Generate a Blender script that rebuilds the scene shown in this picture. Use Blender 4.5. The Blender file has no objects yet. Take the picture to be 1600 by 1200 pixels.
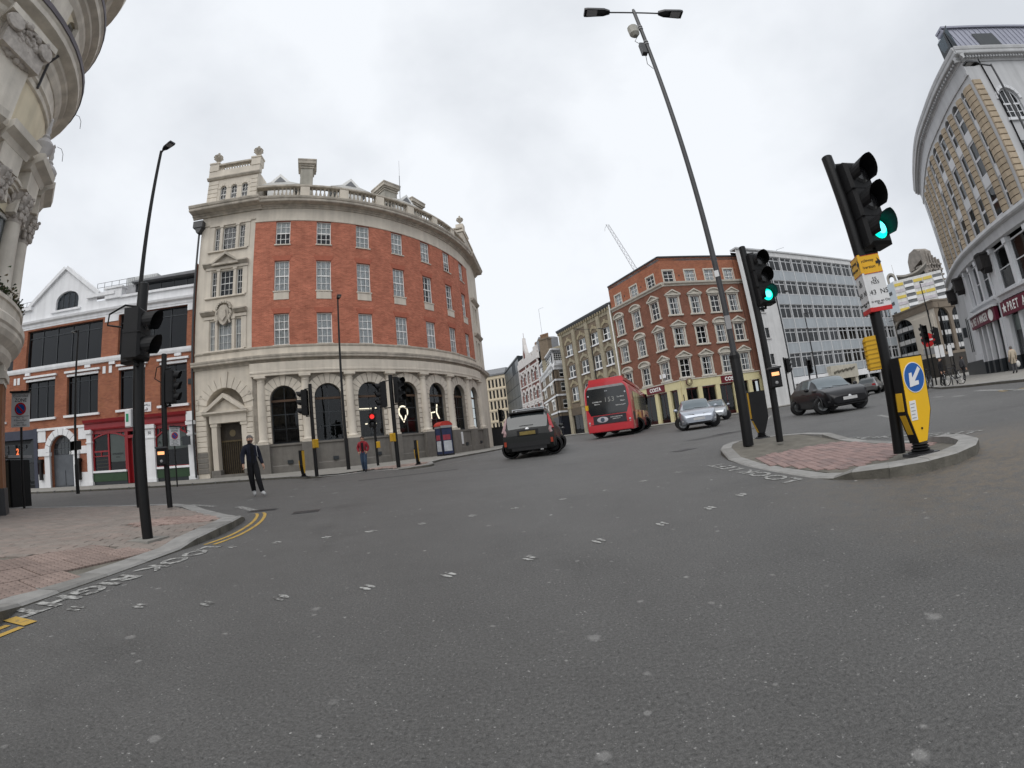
import bpy, bmesh, math, random, mathutils
from mathutils import Matrix, Vector
random.seed(7)
PI=math.pi; R=math.radians
SC=bpy.context.scene; COL=SC.collection
# ---------------------------------------------------------------- camera, sky, sun, exposure
cam=bpy.data.cameras.new('camera'); camo=bpy.data.objects.new('camera',cam); bpy.context.scene.collection.objects.link(camo)
_R,_U,_B=(0.99271955, 0.01479167, -0.11953702),(0.12044872, -0.12191067, 0.98520551),(0.00000000, -0.99243085, -0.12280474)
camo.matrix_world=mathutils.Matrix(((_R[0],_U[0],_B[0],0),(_R[1],_U[1],_B[1],0),(_R[2],_U[2],_B[2],0.82),(0,0,0,1)))
cam.type='PANO'; cam.sensor_fit='HORIZONTAL'; cam.sensor_width=32; cam.sensor_height=24
bpy.context.scene.render.engine='CYCLES'
(cam if hasattr(cam,'panorama_type') else cam.cycles).panorama_type='FISHEYE_LENS_POLYNOMIAL'
cam.fisheye_fov=3.14
cam.fisheye_polynomial_k0=0; cam.fisheye_polynomial_k1=-0.0746081227240296; cam.fisheye_polynomial_k2=-2.3381214741380824e-05; cam.fisheye_polynomial_k3=4.07776378235871e-05; cam.fisheye_polynomial_k4=-6.692541894833045e-07
cam.clip_start=0.05; cam.clip_end=3000
bpy.context.scene.camera=camo

SC.view_settings.view_transform='Standard'; SC.view_settings.look='None'
SC.view_settings.exposure=0.2; SC.view_settings.gamma=1.0; SC.view_settings.use_curve_mapping=False
SC.cycles.max_bounces=6; SC.cycles.diffuse_bounces=3; SC.cycles.glossy_bounces=3; SC.cycles.transparent_max_bounces=12
SC.cycles.use_denoising=True
SUN_EL,SUN_AZ=R(55),R(205)
wd=bpy.data.worlds.new("World"); SC.world=wd; wd.use_nodes=True
def world():
    nt=wd.node_tree; N=nt.nodes; L=nt.links; N.clear()
    out=N.new('ShaderNodeOutputWorld'); mix=N.new('ShaderNodeMixShader')
    b1=N.new('ShaderNodeBackground'); b2=N.new('ShaderNodeBackground')
    sky=N.new('ShaderNodeTexSky'); sky.sky_type='NISHITA'; sky.sun_disc=False
    sky.sun_elevation=SUN_EL; sky.sun_rotation=SUN_AZ
    b1.inputs['Strength'].default_value=0.1
    L.new(sky.outputs[0],b1.inputs['Color'])
    tc=N.new('ShaderNodeTexCoord'); mp=N.new('ShaderNodeMapping'); mp.inputs['Scale'].default_value=(1,1,1.5)
    L.new(tc.outputs['Generated'],mp.inputs['Vector'])
    n1=N.new('ShaderNodeTexNoise'); n1.inputs['Scale'].default_value=1.7; n1.inputs['Detail'].default_value=7; n1.inputs['Roughness'].default_value=.5
    n1.inputs['Distortion'].default_value=.15
    L.new(mp.outputs[0],n1.inputs['Vector'])
    rp=N.new('ShaderNodeValToRGB'); e=rp.color_ramp.elements
    e[0].position=.34; e[0].color=(.70,.73,.775,1); e[1].position=.6; e[1].color=(.93,.96,1.0,1)
    L.new(n1.outputs['Fac'],rp.inputs['Fac']); L.new(rp.outputs[0],b2.inputs['Color'])
    b2.inputs['Strength'].default_value=.91
    mix.inputs[0].default_value=.94
    L.new(b1.outputs[0],mix.inputs[1]); L.new(b2.outputs[0],mix.inputs[2]); L.new(mix.outputs[0],out.inputs[0])
world()
sl=bpy.data.lights.new('sun','SUN'); sl.energy=1.5; sl.angle=R(60); sl.color=(1,.97,.93)
so=bpy.data.objects.new('sun',sl); COL.objects.link(so)
so.rotation_euler=Vector((-math.sin(SUN_AZ)*math.cos(SUN_EL),-math.cos(SUN_AZ)*math.cos(SUN_EL),-math.sin(SUN_EL))).to_track_quat('-Z','Y').to_euler()
# ---------------------------------------------------------------- materials
MATS={}
def nodes(name):
    m=bpy.data.materials.new(name); m.use_nodes=True; nt=m.node_tree
    return m,nt,nt.nodes['Principled BSDF']
def c4(c): return (c[0],c[1],c[2],1)
def mk(name,rgb,rough=.7,var=.18,scale=1.5,bump=.15,bscale=30,metal=0,spec=.3,streak=0,coat=0,local=False):
    """painted / stone / plastic surface: colour drifts with noise, fine relief"""
    if name in MATS: return MATS[name]
    m,nt,b=nodes(name); N=nt.nodes; L=nt.links
    b.inputs['Roughness'].default_value=rough; b.inputs['Metallic'].default_value=metal
    b.inputs['Specular IOR Level'].default_value=spec; b.inputs['Coat Weight'].default_value=coat; b.inputs['Coat Roughness'].default_value=.05
    if local: tc=N.new('ShaderNodeTexCoord'); vec=tc.outputs['Object']
    else: g=N.new('ShaderNodeNewGeometry'); vec=g.outputs['Position']
    n=N.new('ShaderNodeTexNoise'); n.inputs['Scale'].default_value=scale; n.inputs['Detail'].default_value=6; n.inputs['Roughness'].default_value=.6
    L.new(vec,n.inputs['Vector'])
    r=N.new('ShaderNodeMapRange'); r.inputs['From Min'].default_value=.3; r.inputs['From Max'].default_value=.7
    r.inputs['To Min'].default_value=1-var; r.inputs['To Max'].default_value=1+var*.6
    L.new(n.outputs['Fac'],r.inputs['Value'])
    fac=r.outputs[0]
    if streak:
        mp=N.new('ShaderNodeMapping'); mp.inputs['Scale'].default_value=(2.2,2.2,.12); L.new(vec,mp.inputs['Vector'])
        s=N.new('ShaderNodeTexNoise'); s.inputs['Scale'].default_value=1.3; s.inputs['Detail'].default_value=5; L.new(mp.outputs[0],s.inputs['Vector'])
        q=N.new('ShaderNodeMapRange'); q.inputs['From Min'].default_value=.35; q.inputs['From Max'].default_value=.62
        q.inputs['To Min'].default_value=1-streak; q.inputs['To Max'].default_value=1.04
        L.new(s.outputs['Fac'],q.inputs['Value'])
        mm=N.new('ShaderNodeMath'); mm.operation='MULTIPLY'; L.new(fac,mm.inputs[0]); L.new(q.outputs[0],mm.inputs[1]); fac=mm.outputs[0]
    mx=N.new('ShaderNodeVectorMath'); mx.operation='SCALE'; mx.inputs[0].default_value=rgb; L.new(fac,mx.inputs['Scale'])
    L.new(mx.outputs[0],b.inputs['Base Color'])
    if bump:
        n2=N.new('ShaderNodeTexNoise'); n2.inputs['Scale'].default_value=bscale; n2.inputs['Detail'].default_value=4; L.new(vec,n2.inputs['Vector'])
        bp=N.new('ShaderNodeBump'); bp.inputs['Strength'].default_value=bump; bp.inputs['Distance'].default_value=.02
        L.new(n2.outputs['Fac'],bp.inputs['Height']); L.new(bp.outputs[0],b.inputs['Normal'])
    MATS[name]=m; return m
def brick(name,c1,c2,mortar,var=.25,bw=.225,bh=.075):
    if name in MATS: return MATS[name]
    m,nt,b=nodes(name); N=nt.nodes; L=nt.links
    b.inputs['Roughness'].default_value=.85; b.inputs['Specular IOR Level'].default_value=.2
    uv=N.new('ShaderNodeUVMap')
    t=N.new('ShaderNodeTexBrick'); t.inputs['Scale'].default_value=1; t.inputs['Brick Width'].default_value=bw; t.inputs['Row Height'].default_value=bh
    t.inputs['Mortar Size'].default_value=.007; t.inputs['Mortar Smooth'].default_value=.3; t.inputs['Bias'].default_value=-.1
    t.inputs['Color1'].default_value=c4(c1); t.inputs['Color2'].default_value=c4(c2); t.inputs['Mortar'].default_value=c4(mortar)
    L.new(uv.outputs[0],t.inputs['Vector'])
    g=N.new('ShaderNodeNewGeometry')
    n=N.new('ShaderNodeTexNoise'); n.inputs['Scale'].default_value=.9; n.inputs['Detail'].default_value=8; n.inputs['Roughness'].default_value=.7; L.new(g.outputs['Position'],n.inputs['Vector'])
    # courses drift in tone a few rows at a time
    mp=N.new('ShaderNodeMapping'); mp.inputs['Scale'].default_value=(1.3,1.3,6.5); L.new(g.outputs['Position'],mp.inputs['Vector'])
    n3=N.new('ShaderNodeTexNoise'); n3.inputs['Scale'].default_value=1.6; n3.inputs['Detail'].default_value=9; n3.inputs['Roughness'].default_value=.75; L.new(mp.outputs[0],n3.inputs['Vector'])
    ad=N.new('ShaderNodeMath'); ad.operation='ADD'; L.new(n.outputs['Fac'],ad.inputs[0]); L.new(n3.outputs['Fac'],ad.inputs[1])
    r=N.new('ShaderNodeMapRange'); r.inputs['From Min'].default_value=.7; r.inputs['From Max'].default_value=1.3; r.inputs['To Min'].default_value=1-var; r.inputs['To Max'].default_value=1+var
    L.new(ad.outputs[0],r.inputs['Value'])
    mx=N.new('ShaderNodeVectorMath'); mx.operation='SCALE'; L.new(t.outputs['Color'],mx.inputs[0]); L.new(r.outputs[0],mx.inputs['Scale'])
    L.new(mx.outputs[0],b.inputs['Base Color'])
    bp=N.new('ShaderNodeBump'); bp.inputs['Strength'].default_value=.35; bp.inputs['Distance'].default_value=.01; bp.invert=True
    L.new(t.outputs['Fac'],bp.inputs['Height']); L.new(bp.outputs[0],b.inputs['Normal'])
    MATS[name]=m; return m
def glass(name,tint,refl=1.0,clear=.7):
    """window pane: part see-through, part mirror by the angle of view"""
    if name in MATS: return MATS[name]
    m=bpy.data.materials.new(name); m.use_nodes=True; nt=m.node_tree; N=nt.nodes; L=nt.links; N.clear()
    out=N.new('ShaderNodeOutputMaterial'); mix=N.new('ShaderNodeMixShader'); tr=N.new('ShaderNodeBsdfTransparent'); gl=N.new('ShaderNodeBsdfGlossy')
    fr=N.new('ShaderNodeFresnel'); fr.inputs['IOR'].default_value=1.5
    ma=N.new('ShaderNodeMath'); ma.operation='MULTIPLY_ADD'; ma.use_clamp=True; ma.inputs[1].default_value=refl; ma.inputs[2].default_value=-.004
    L.new(fr.outputs[0],ma.inputs[0]); L.new(ma.outputs[0],mix.inputs[0])
    tr.inputs[0].default_value=(tint[0]*clear,tint[1]*clear,tint[2]*clear,1); gl.inputs['Color'].default_value=(.95,.97,1,1); gl.inputs['Roughness'].default_value=.015
    g=N.new('ShaderNodeNewGeometry'); n=N.new('ShaderNodeTexNoise'); n.inputs['Scale'].default_value=.6; n.inputs['Detail'].default_value=1
    L.new(g.outputs['Position'],n.inputs['Vector']); bp=N.new('ShaderNodeBump'); bp.inputs['Strength'].default_value=.06; bp.inputs['Distance'].default_value=.2
    L.new(n.outputs['Fac'],bp.inputs['Height']); L.new(bp.outputs[0],gl.inputs['Normal'])
    L.new(tr.outputs[0],mix.inputs[1]); L.new(gl.outputs[0],mix.inputs[2]); L.new(mix.outputs[0],out.inputs[0])
    MATS[name]=m; return m
def lit(name,rgb,s):
    if name in MATS: return MATS[name]
    m,nt,b=nodes(name); b.inputs['Base Color'].default_value=c4(rgb); b.inputs['Emission Color'].default_value=c4(rgb); b.inputs['Emission Strength'].default_value=s
    MATS[name]=m; return m
def asphalt():
    m,nt,b=nodes('asphalt'); N=nt.nodes; L=nt.links
    g=N.new('ShaderNodeNewGeometry'); P=g.outputs['Position']
    def noise(s,d=4,r=.6,vec=None):
        n=N.new('ShaderNodeTexNoise'); n.inputs['Scale'].default_value=s; n.inputs['Detail'].default_value=d; n.inputs['Roughness'].default_value=r
        L.new(vec or P,n.inputs['Vector']); return n.outputs['Fac']
    def rng(v,a,bb,c,d):
        r=N.new('ShaderNodeMapRange'); r.inputs['From Min'].default_value=a; r.inputs['From Max'].default_value=bb; r.inputs['To Min'].default_value=c; r.inputs['To Max'].default_value=d
        L.new(v,r.inputs['Value']); return r.outputs[0]
    def op(o,x,y):
        k=N.new('ShaderNodeMath'); k.operation=o
        for i,v in enumerate((x,y)):
            if isinstance(v,(int,float)): k.inputs[i].default_value=v
            else: L.new(v,k.inputs[i])
        return k.outputs[0]
    big=rng(noise(.22,5,.6),.3,.7,.86,1.12); mid=rng(noise(1.6,6,.7),.3,.7,.9,1.1)
    fine=rng(noise(75,3,.75),.3,.7,.55,1.45); grit=rng(noise(240,2,.8),.3,.7,.65,1.35)
    # chippings: pale and dark stones of the surface dressing
    fw=N.new('ShaderNodeTexNoise'); fw.inputs['Scale'].default_value=70; fw.inputs['Detail'].default_value=3; L.new(P,fw.inputs['Vector'])
    fs=N.new('ShaderNodeVectorMath'); fs.operation='SCALE'; fs.inputs['Scale'].default_value=.022; L.new(fw.outputs['Color'],fs.inputs[0])
    fa=N.new('ShaderNodeVectorMath'); fa.operation='ADD'; L.new(P,fa.inputs[0]); L.new(fs.outputs[0],fa.inputs[1])
    def flecks(scale,ch,lo,size):
        v=N.new('ShaderNodeTexVoronoi'); v.inputs['Scale'].default_value=scale; v.inputs['Randomness'].default_value=1; L.new(fa.outputs[0],v.inputs['Vector'])
        sp=N.new('ShaderNodeSeparateColor'); L.new(v.outputs['Color'],sp.inputs[0])
        d=op('DIVIDE',v.outputs['Distance'],rng(sp.outputs[(ch+2)%3],0,1,.35,1.0))
        k=op('MULTIPLY',rng(sp.outputs[ch],lo,lo+.03,0,1),rng(d,size*.5,size,1,0))
        return op('MULTIPLY',k,rng(sp.outputs[(ch+1)%3],0,1,.1,1))
    clump=rng(noise(3.1,5,.7),.42,.62,.25,1)
    pale=op('MULTIPLY',flecks(52,0,.93,.36),clump); tiny=flecks(105,1,.82,.45); dark=rng(noise(62,2,.6),.60,.72,0,1)
    # old chewing gum and scuffs of all sizes
    wob=N.new('ShaderNodeVectorMath'); wob.operation='ADD'; nz=N.new('ShaderNodeTexNoise'); nz.inputs['Scale'].default_value=22; L.new(P,nz.inputs['Vector'])
    ws=N.new('ShaderNodeVectorMath'); ws.operation='SCALE'; ws.inputs['Scale'].default_value=.02; L.new(nz.outputs['Color'],ws.inputs[0]); L.new(P,wob.inputs[0]); L.new(ws.outputs[0],wob.inputs[1])
    def gums(scale,lo,size):
        w=N.new('ShaderNodeTexVoronoi'); w.inputs['Scale'].default_value=scale; L.new(wob.outputs[0],w.inputs['Vector'])
        sw=N.new('ShaderNodeSeparateColor'); L.new(w.outputs['Color'],sw.inputs[0])
        d=op('DIVIDE',w.outputs['Distance'],rng(sw.outputs[1],0,1,.35,1.0))
        return op('MULTIPLY',op('MULTIPLY',rng(sw.outputs[0],lo,lo+.01,0,1),rng(d,size*.55,size,1,0)),rng(sw.outputs[2],0,1,.2,1))
    gum=op('MAXIMUM',gums(3.6,.62,.13),op('MAXIMUM',gums(6.1,.72,.16),gums(10.5,.84,.2)))
    # slicks and patches
    stain=op('MULTIPLY',rng(noise(.55,6,.65),.54,.70,1,.72),rng(noise(2.3,7,.7),.58,.75,1,.78))
    base=op('MULTIPLY',op('MULTIPLY',big,mid),op('MULTIPLY',fine,grit))
    base=op('MULTIPLY',op('MULTIPLY',base,stain),.088)
    base=op('ADD',base,op('MULTIPLY',tiny,.26))
    base=op('ADD',base,op('MULTIPLY',pale,.32)); base=op('SUBTRACT',base,op('MULTIPLY',dark,.032))
    base=op('ADD',base,op('MULTIPLY',gum,.38))
    base=op('MAXIMUM',base,.012)
    cc=N.new('ShaderNodeCombineColor'); L.new(op('MULTIPLY',base,1.0),cc.inputs[0]); L.new(op('MULTIPLY',base,.985),cc.inputs[1]); L.new(op('MULTIPLY',base,.955),cc.inputs[2])
    # grit and dry leaf dust lying near the traffic island
    d=N.new('ShaderNodeVectorMath'); d.operation='DISTANCE'; d.inputs[1].default_value=(4.5,2.2,0); L.new(P,d.inputs[0])
    du=op('MULTIPLY',rng(d.outputs['Value'],.9,2.9,1,0),rng(noise(9,7,.8),.40,.60,0,.85)); du.node.use_clamp=True
    mx=N.new('ShaderNodeMix'); mx.data_type='RGBA'; L.new(du,mx.inputs[0]); L.new(cc.outputs[0],mx.inputs[6]); mx.inputs[7].default_value=(.155,.122,.085,1)
    L.new(mx.outputs[2],b.inputs['Base Color'])
    b.inputs['Roughness'].default_value=.62; b.inputs['Specular IOR Level'].default_value=.55
    bp=N.new('ShaderNodeBump'); bp.inputs['Strength'].default_value=.55; bp.inputs['Distance'].default_value=.008
    L.new(op('ADD',fine,op('MULTIPLY',grit,.5)),bp.inputs['Height']); L.new(bp.outputs[0],b.inputs['Normal'])
    return m
def worn(name,rgb,amount=.5,scale=14):
    """road paint, worn through to the tarmac in patches"""
    m=bpy.data.materials.new(name); m.use_nodes=True; nt=m.node_tree; N=nt.nodes; L=nt.links; b=N['Principled BSDF']
    g=N.new('ShaderNodeNewGeometry'); n=N.new('ShaderNodeTexNoise'); n.inputs['Scale'].default_value=scale; n.inputs['Detail'].default_value=6; n.inputs['Roughness'].default_value=.75
    L.new(g.outputs['Position'],n.inputs['Vector'])
    r=N.new('ShaderNodeMapRange'); r.inputs['From Min'].default_value=amount-.06; r.inputs['From Max'].default_value=amount+.1; L.new(n.outputs['Fac'],r.inputs['Value'])
    mx=N.new('ShaderNodeMix'); mx.data_type='RGBA'; L.new(r.outputs[0],mx.inputs[0]); mx.inputs[6].default_value=(.085,.083,.08,1); mx.inputs[7].default_value=c4(rgb)
    L.new(mx.outputs[2],b.inputs['Base Color']); b.inputs['Roughness'].default_value=.75
    return m
M_ASPH=asphalt()
M_PAINT=worn('worn_white_paint',(.38,.38,.365),.48); M_PAINT2=worn('faded_white_paint',(.36,.36,.345),.5,18); M_YEL=worn('worn_yellow_paint',(.42,.27,.055),.38,9)
M_KERB=mk('granite_kerb',(.27,.265,.255),.8,.2,6,.2,60)
M_KERBD=mk('granite_kerb_dark',(.21,.205,.195),.8,.2,6,.2,60)
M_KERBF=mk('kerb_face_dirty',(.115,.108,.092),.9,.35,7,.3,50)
M_SLAB=mk('pavement_concrete',(.25,.24,.22),.85,.22,2.2,.2,50)
M_PAVER=mk('grey_paver',(.245,.213,.19),.85,.18,5,.25,60); M_PAVER2=mk('grey_paver_warm',(.26,.215,.19),.85,.18,5,.25,60)
def tactile(name,rgb):
    m,nt,b=nodes(name); N=nt.nodes; L=nt.links; tc=N.new('ShaderNodeTexCoord'); w=[]
    sp=N.new('ShaderNodeSeparateXYZ'); L.new(tc.outputs['Object'],sp.inputs[0])
    for k in (0,1):
        a=N.new('ShaderNodeMath'); a.operation='MULTIPLY'; a.inputs[1].default_value=2*math.pi/.067; L.new(sp.outputs[k],a.inputs[0])
        c=N.new('ShaderNodeMath'); c.operation='COSINE'; L.new(a.outputs[0],c.inputs[0]); w.append(c)
    ad=N.new('ShaderNodeMath'); ad.operation='ADD'; L.new(w[0].outputs[0],ad.inputs[0]); L.new(w[1].outputs[0],ad.inputs[1])
    r=N.new('ShaderNodeMapRange'); r.inputs['From Min'].default_value=.3; r.inputs['From Max'].default_value=1.3; L.new(ad.outputs[0],r.inputs['Value'])
    bp=N.new('ShaderNodeBump'); bp.inputs['Strength'].default_value=1; bp.inputs['Distance'].default_value=.012; L.new(r.outputs[0],bp.inputs['Height']); L.new(bp.outputs[0],b.inputs['Normal'])
    g=N.new('ShaderNodeNewGeometry'); n=N.new('ShaderNodeTexNoise'); n.inputs['Scale'].default_value=4; n.inputs['Detail'].default_value=7; n.inputs['Roughness'].default_value=.7; L.new(g.outputs['Position'],n.inputs['Vector'])
    q=N.new('ShaderNodeMapRange'); q.inputs['From Min'].default_value=.3; q.inputs['From Max'].default_value=.7; q.inputs['To Min'].default_value=.72; q.inputs['To Max'].default_value=1.2; L.new(n.outputs['Fac'],q.inputs['Value'])
    oi=N.new('ShaderNodeObjectInfo'); z=N.new('ShaderNodeMapRange'); z.inputs['To Min'].default_value=.86; z.inputs['To Max'].default_value=1.12; L.new(oi.outputs['Random'],z.inputs['Value'])
    mm=N.new('ShaderNodeMath'); mm.operation='MULTIPLY'; L.new(q.outputs[0],mm.inputs[0]); L.new(z.outputs[0],mm.inputs[1])
    sc=N.new('ShaderNodeVectorMath'); sc.operation='SCALE'; sc.inputs[0].default_value=rgb; L.new(mm.outputs[0],sc.inputs['Scale']); L.new(sc.outputs[0],b.inputs['Base Color'])
    b.inputs['Roughness'].default_value=.85; return m
M_TACT=tactile('red_tactile',(.25,.187,.162)); M_TACT2=tactile('red_tactile_pale',(.31,.225,.195))
M_RPAV=mk('red_block',(.27,.19,.175),.85,.22,6,.25,60); M_RPAV2=mk('red_block_dark',(.225,.165,.155),.85,.22,6,.25,60)
M_DIRT=mk('dirty_tarmac',(.145,.135,.115),.9,.3,4,.4,50)
M_STONE=mk('portland_stone',(.61,.555,.475),.8,.12,1.0,.12,25,streak=.09)
M_STONED=mk('portland_stone_weathered',(.49,.445,.38),.85,.24,1.6,.2,25,streak=.2)
M_GRAN=mk('grey_granite',(.175,.163,.147),.6,.14,3,.1,70,streak=.12)
M_BRED=brick('red_brick',(.48,.163,.102),(.34,.105,.066),(.46,.235,.165),.32)
M_BRED2=brick('orange_brick',(.34,.125,.065),(.26,.085,.05),(.30,.19,.14),.28)
M_BDARK=brick('dark_red_brick',(.215,.09,.06),(.165,.07,.047),(.20,.125,.095),.25)
M_BYEL=brick('stock_brick',(.36,.32,.235),(.28,.25,.18),(.31,.28,.225),.25)
M_BBRN=brick('brown_brick',(.20,.155,.11),(.155,.12,.085),(.19,.165,.135),.25)
M_WHITE=mk('white_paint',(.76,.765,.78),.55,.06,1,.03,20,streak=.07)
M_OFFW=mk('offwhite_render',(.60,.60,.60),.7,.08,1,.06,20,streak=.1)
M_FRAMEW=mk('white_frame',(.82,.82,.80),.45,.05,2,0)
M_FRAMED=mk('dark_frame',(.035,.04,.045),.4,.1,2,0)
M_IRON=mk('black_iron',(.006,.006,.0065),.42,.25,4,.05,40,spec=.3)
M_IRON2=mk('grey_iron',(.045,.046,.05),.45,.2,4,.05,40,spec=.45)
M_PLAST=mk('black_plastic',(.007,.007,.008),.6,.2,6,.05,40)
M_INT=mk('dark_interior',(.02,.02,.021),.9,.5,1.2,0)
M_LEAD=mk('lead_roof',(.20,.205,.215),.6,.15,2,.1,10)
M_SLATE=mk('slate_roof',(.10,.105,.115),.6,.2,3,.15,20)
M_BLIND=mk('white_blind',(.62,.62,.60),.8,.06,2,0); M_CURT=mk('net_curtain',(.72,.72,.71),.9,.2,5,.2,8)
G_WIN=glass('window_glass',(.94,.97,.98),1.0,.97); G_DARK=glass('dark_glass',(.5,.58,.62),.95,.45); G_SHOP=glass('shop_glass',(.8,.85,.85),.9,.75)
# ---------------------------------------------------------------- mesh building
class Path:
    """a wall line on the ground; u runs to the viewer's right, v into the wall, z up"""
    def __init__(s,pts):
        s.p=[Vector(q) for q in pts]; s.L=[0]
        for a,b in zip(s.p,s.p[1:]): s.L.append(s.L[-1]+(b-a).length)
        s.len=s.L[-1]
    def at(s,u):
        i=0
        while i<len(s.L)-2 and u>s.L[i+1]: i+=1
        a,b=s.p[i],s.p[i+1]; d=(b-a); t=(u-s.L[i])/d.length
        P=a+d*t; T=d.normalized()
        if len(s.p)>3:   # smooth the tangent of a curved wall
            def tan(j):
                a0=s.p[max(j-1,0)]; b0=s.p[min(j+1,len(s.p)-1)]; return (b0-a0).normalized()
            tt=min(max(t,0),1); T=(tan(i)*(1-tt)+tan(i+1)*tt).normalized()
        return P,T
    def __call__(s,u,v,z):
        P,T=s.at(u); return Vector((P.x-T.y*v,P.y+T.x*v,z))
    def M(s,u,v,z):
        P,T=s.at(u); q=s(u,v,z)
        return Matrix(((T.x,-T.y,0,q.x),(T.y,T.x,0,q.y),(0,0,1,z),(0,0,0,1)))
def arc_path(cx,cy,r,a0,a1,n=60): return Path([(cx+r*math.cos(R(a0+(a1-a0)*i/n)),cy+r*math.sin(R(a0+(a1-a0)*i/n))) for i in range(n+1)])
def ident(u,v,z): return Vector((u,v,z))
class MB:
    def __init__(s,f=None,seg=None): s.v=[];s.f=[];s.uv=[];s.mi=[];s.fn=f or ident;s.seg=seg;s.smooth=False
    def face(s,pts,uv=None,mi=0):
        """pts in local (u,v,z)"""
        i=len(s.v); s.v+= [s.fn(*p) for p in pts]; s.f.append(tuple(range(i,i+len(pts))))
        if uv is None:
            a,b,c=Vector(pts[0]),Vector(pts[1]),Vector(pts[2]); n=(b-a).cross(c-a)
            ax=max(range(3),key=lambda k:abs(n[k]))
            uv=[((p[1],p[2]) if ax==0 else (p[0],p[2]) if ax==1 else (p[0],p[1])) for p in pts]
        s.uv+=uv; s.mi.append(mi)
    def steps(s,u0,u1):
        n=max(1,math.ceil(abs(u1-u0)/s.seg-1e-6)) if s.seg else 1
        return [u0+(u1-u0)*i/n for i in range(n+1)]
    def box(s,u0,u1,v0,v1,z0,z1,mi=0):
        us=s.steps(u0,u1)
        for a,b in zip(us,us[1:]):
            s.face([(a,v0,z0),(b,v0,z0),(b,v0,z1),(a,v0,z1)],mi=mi); s.face([(b,v1,z0),(a,v1,z0),(a,v1,z1),(b,v1,z1)],mi=mi)
            s.face([(a,v0,z1),(b,v0,z1),(b,v1,z1),(a,v1,z1)],mi=mi); s.face([(a,v1,z0),(b,v1,z0),(b,v0,z0),(a,v0,z0)],mi=mi)
        s.face([(u0,v1,z0),(u0,v0,z0),(u0,v0,z1),(u0,v1,z1)],mi=mi); s.face([(u1,v0,z0),(u1,v1,z0),(u1,v1,z1),(u1,v0,z1)],mi=mi)
        return s
    def bev(s,u0,u1,v0,v1,z0,z1,b=.01,mi=0):
        """box whose front (v0) edges are chamfered"""
        o=[(u0,z0),(u1,z0),(u1,z1),(u0,z1)]; i_=[(u0+b,z0+b),(u1-b,z0+b),(u1-b,z1-b),(u0+b,z1-b)]
        s.face([(u,v0,z) for u,z in i_],mi=mi)
        for k in range(4):
            l=(k+1)%4
            s.face([(*o[k][:1],v0+b,o[k][1]),(o[l][0],v0+b,o[l][1]),(i_[l][0],v0,i_[l][1]),(i_[k][0],v0,i_[k][1])],mi=mi)
            s.face([(o[k][0],v1,o[k][1]),(o[l][0],v1,o[l][1]),(o[l][0],v0+b,o[l][1]),(o[k][0],v0+b,o[k][1])],mi=mi)
        return s
    def prism(s,poly,v0,v1,mi=0):
        """polygon in (u,z), counter-clockwise as seen by the viewer, from v0 (front) to v1"""
        s.face([(u,v0,z) for u,z in poly],mi=mi); s.face([(u,v1,z) for u,z in reversed(poly)],mi=mi)
        n=len(poly)
        for k in range(n):
            a,b=poly[k],poly[(k+1)%n]; s.face([(a[0],v1,a[1]),(b[0],v1,b[1]),(b[0],v0,b[1]),(a[0],v0,a[1])],mi=mi)
        return s
    def slab(s,poly,z0,z1,mi=0):
        """polygon in (x,y) counter-clockwise, from z0 up to z1"""
        s.face([(x,y,z1) for x,y in poly],mi=mi); n=len(poly)
        for k in range(n):
            a,b=poly[k],poly[(k+1)%n]; s.face([(a[0],a[1],z0),(b[0],b[1],z0),(b[0],b[1],z1),(a[0],a[1],z1)],mi=mi)
        return s
    def sweep(s,prof,u0,u1,mi=0,caps=True):
        """profile [(v,z)...] swept along u"""
        us=s.steps(u0,u1)
        for a,b in zip(us,us[1:]):
            for p,q in zip(prof,prof[1:]): s.face([(a,p[0],p[1]),(b,p[0],p[1]),(b,q[0],q[1]),(a,q[0],q[1])],mi=mi)
        if caps:
            s.face([(u0,p[0],p[1]) for p in reversed(prof)],mi=mi); s.face([(u1,p[0],p[1]) for p in prof],mi=mi)
        return s
    def wall(s,u0,u1,z0,z1,holes=(),rev=.2,mi=0,v=0):
        """sheet with rectangular holes (ua,ub,za,zb) and their reveals"""
        us=sorted({u0,u1,*[h[0] for h in holes],*[h[1] for h in holes]}); us=[u for u in us if u0<=u<=u1]
        zs=sorted({z0,z1,*[h[2] for h in holes],*[h[3] for h in holes]}); zs=[z for z in zs if z0<=z<=z1]
        for a,b in zip(us,us[1:]):
            for c,d in zip(zs,zs[1:]):
                m=((a+b)/2,(c+d)/2)
                if any(h[0]<m[0]<h[1] and h[2]<m[1]<h[3] for h in holes): continue
                st=s.steps(a,b)
                for p,q in zip(st,st[1:]): s.face([(p,v,c),(q,v,c),(q,v,d),(p,v,d)],mi=mi)
        for h in holes:
            a,b,c,d=h[:4]; w=v+rev
            s.face([(a,v,c),(a,v,d),(a,w,d),(a,w,c)],mi=mi); s.face([(b,v,d),(b,v,c),(b,w,c),(b,w,d)],mi=mi)
            s.face([(a,v,d),(b,v,d),(b,w,d),(a,w,d)],mi=mi); s.face([(b,v,c),(a,v,c),(a,w,c),(b,w,c)],mi=mi)
        return s
    def arch(s,ua,ub,zs,zt,rev=.2,n=10,mi=0,v=0,el=None):
        """fills the corners above an arch that springs at zs; zt is the top of the hole"""
        c=(ua+ub)/2; r=(ub-ua)/2; h=el or r
        pts=[(c-r*math.cos(PI*i/n),zs+h*math.sin(PI*i/n)) for i in range(n+1)]
        for p,q in zip(pts,pts[1:]):
            s.face([(p[0],v,p[1]),(q[0],v,q[1]),(q[0],v,zt),(p[0],v,zt)],mi=mi)
            s.face([(q[0],v,q[1]),(p[0],v,p[1]),(p[0],v+rev,p[1]),(q[0],v+rev,q[1])],mi=mi)
        return s
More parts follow.
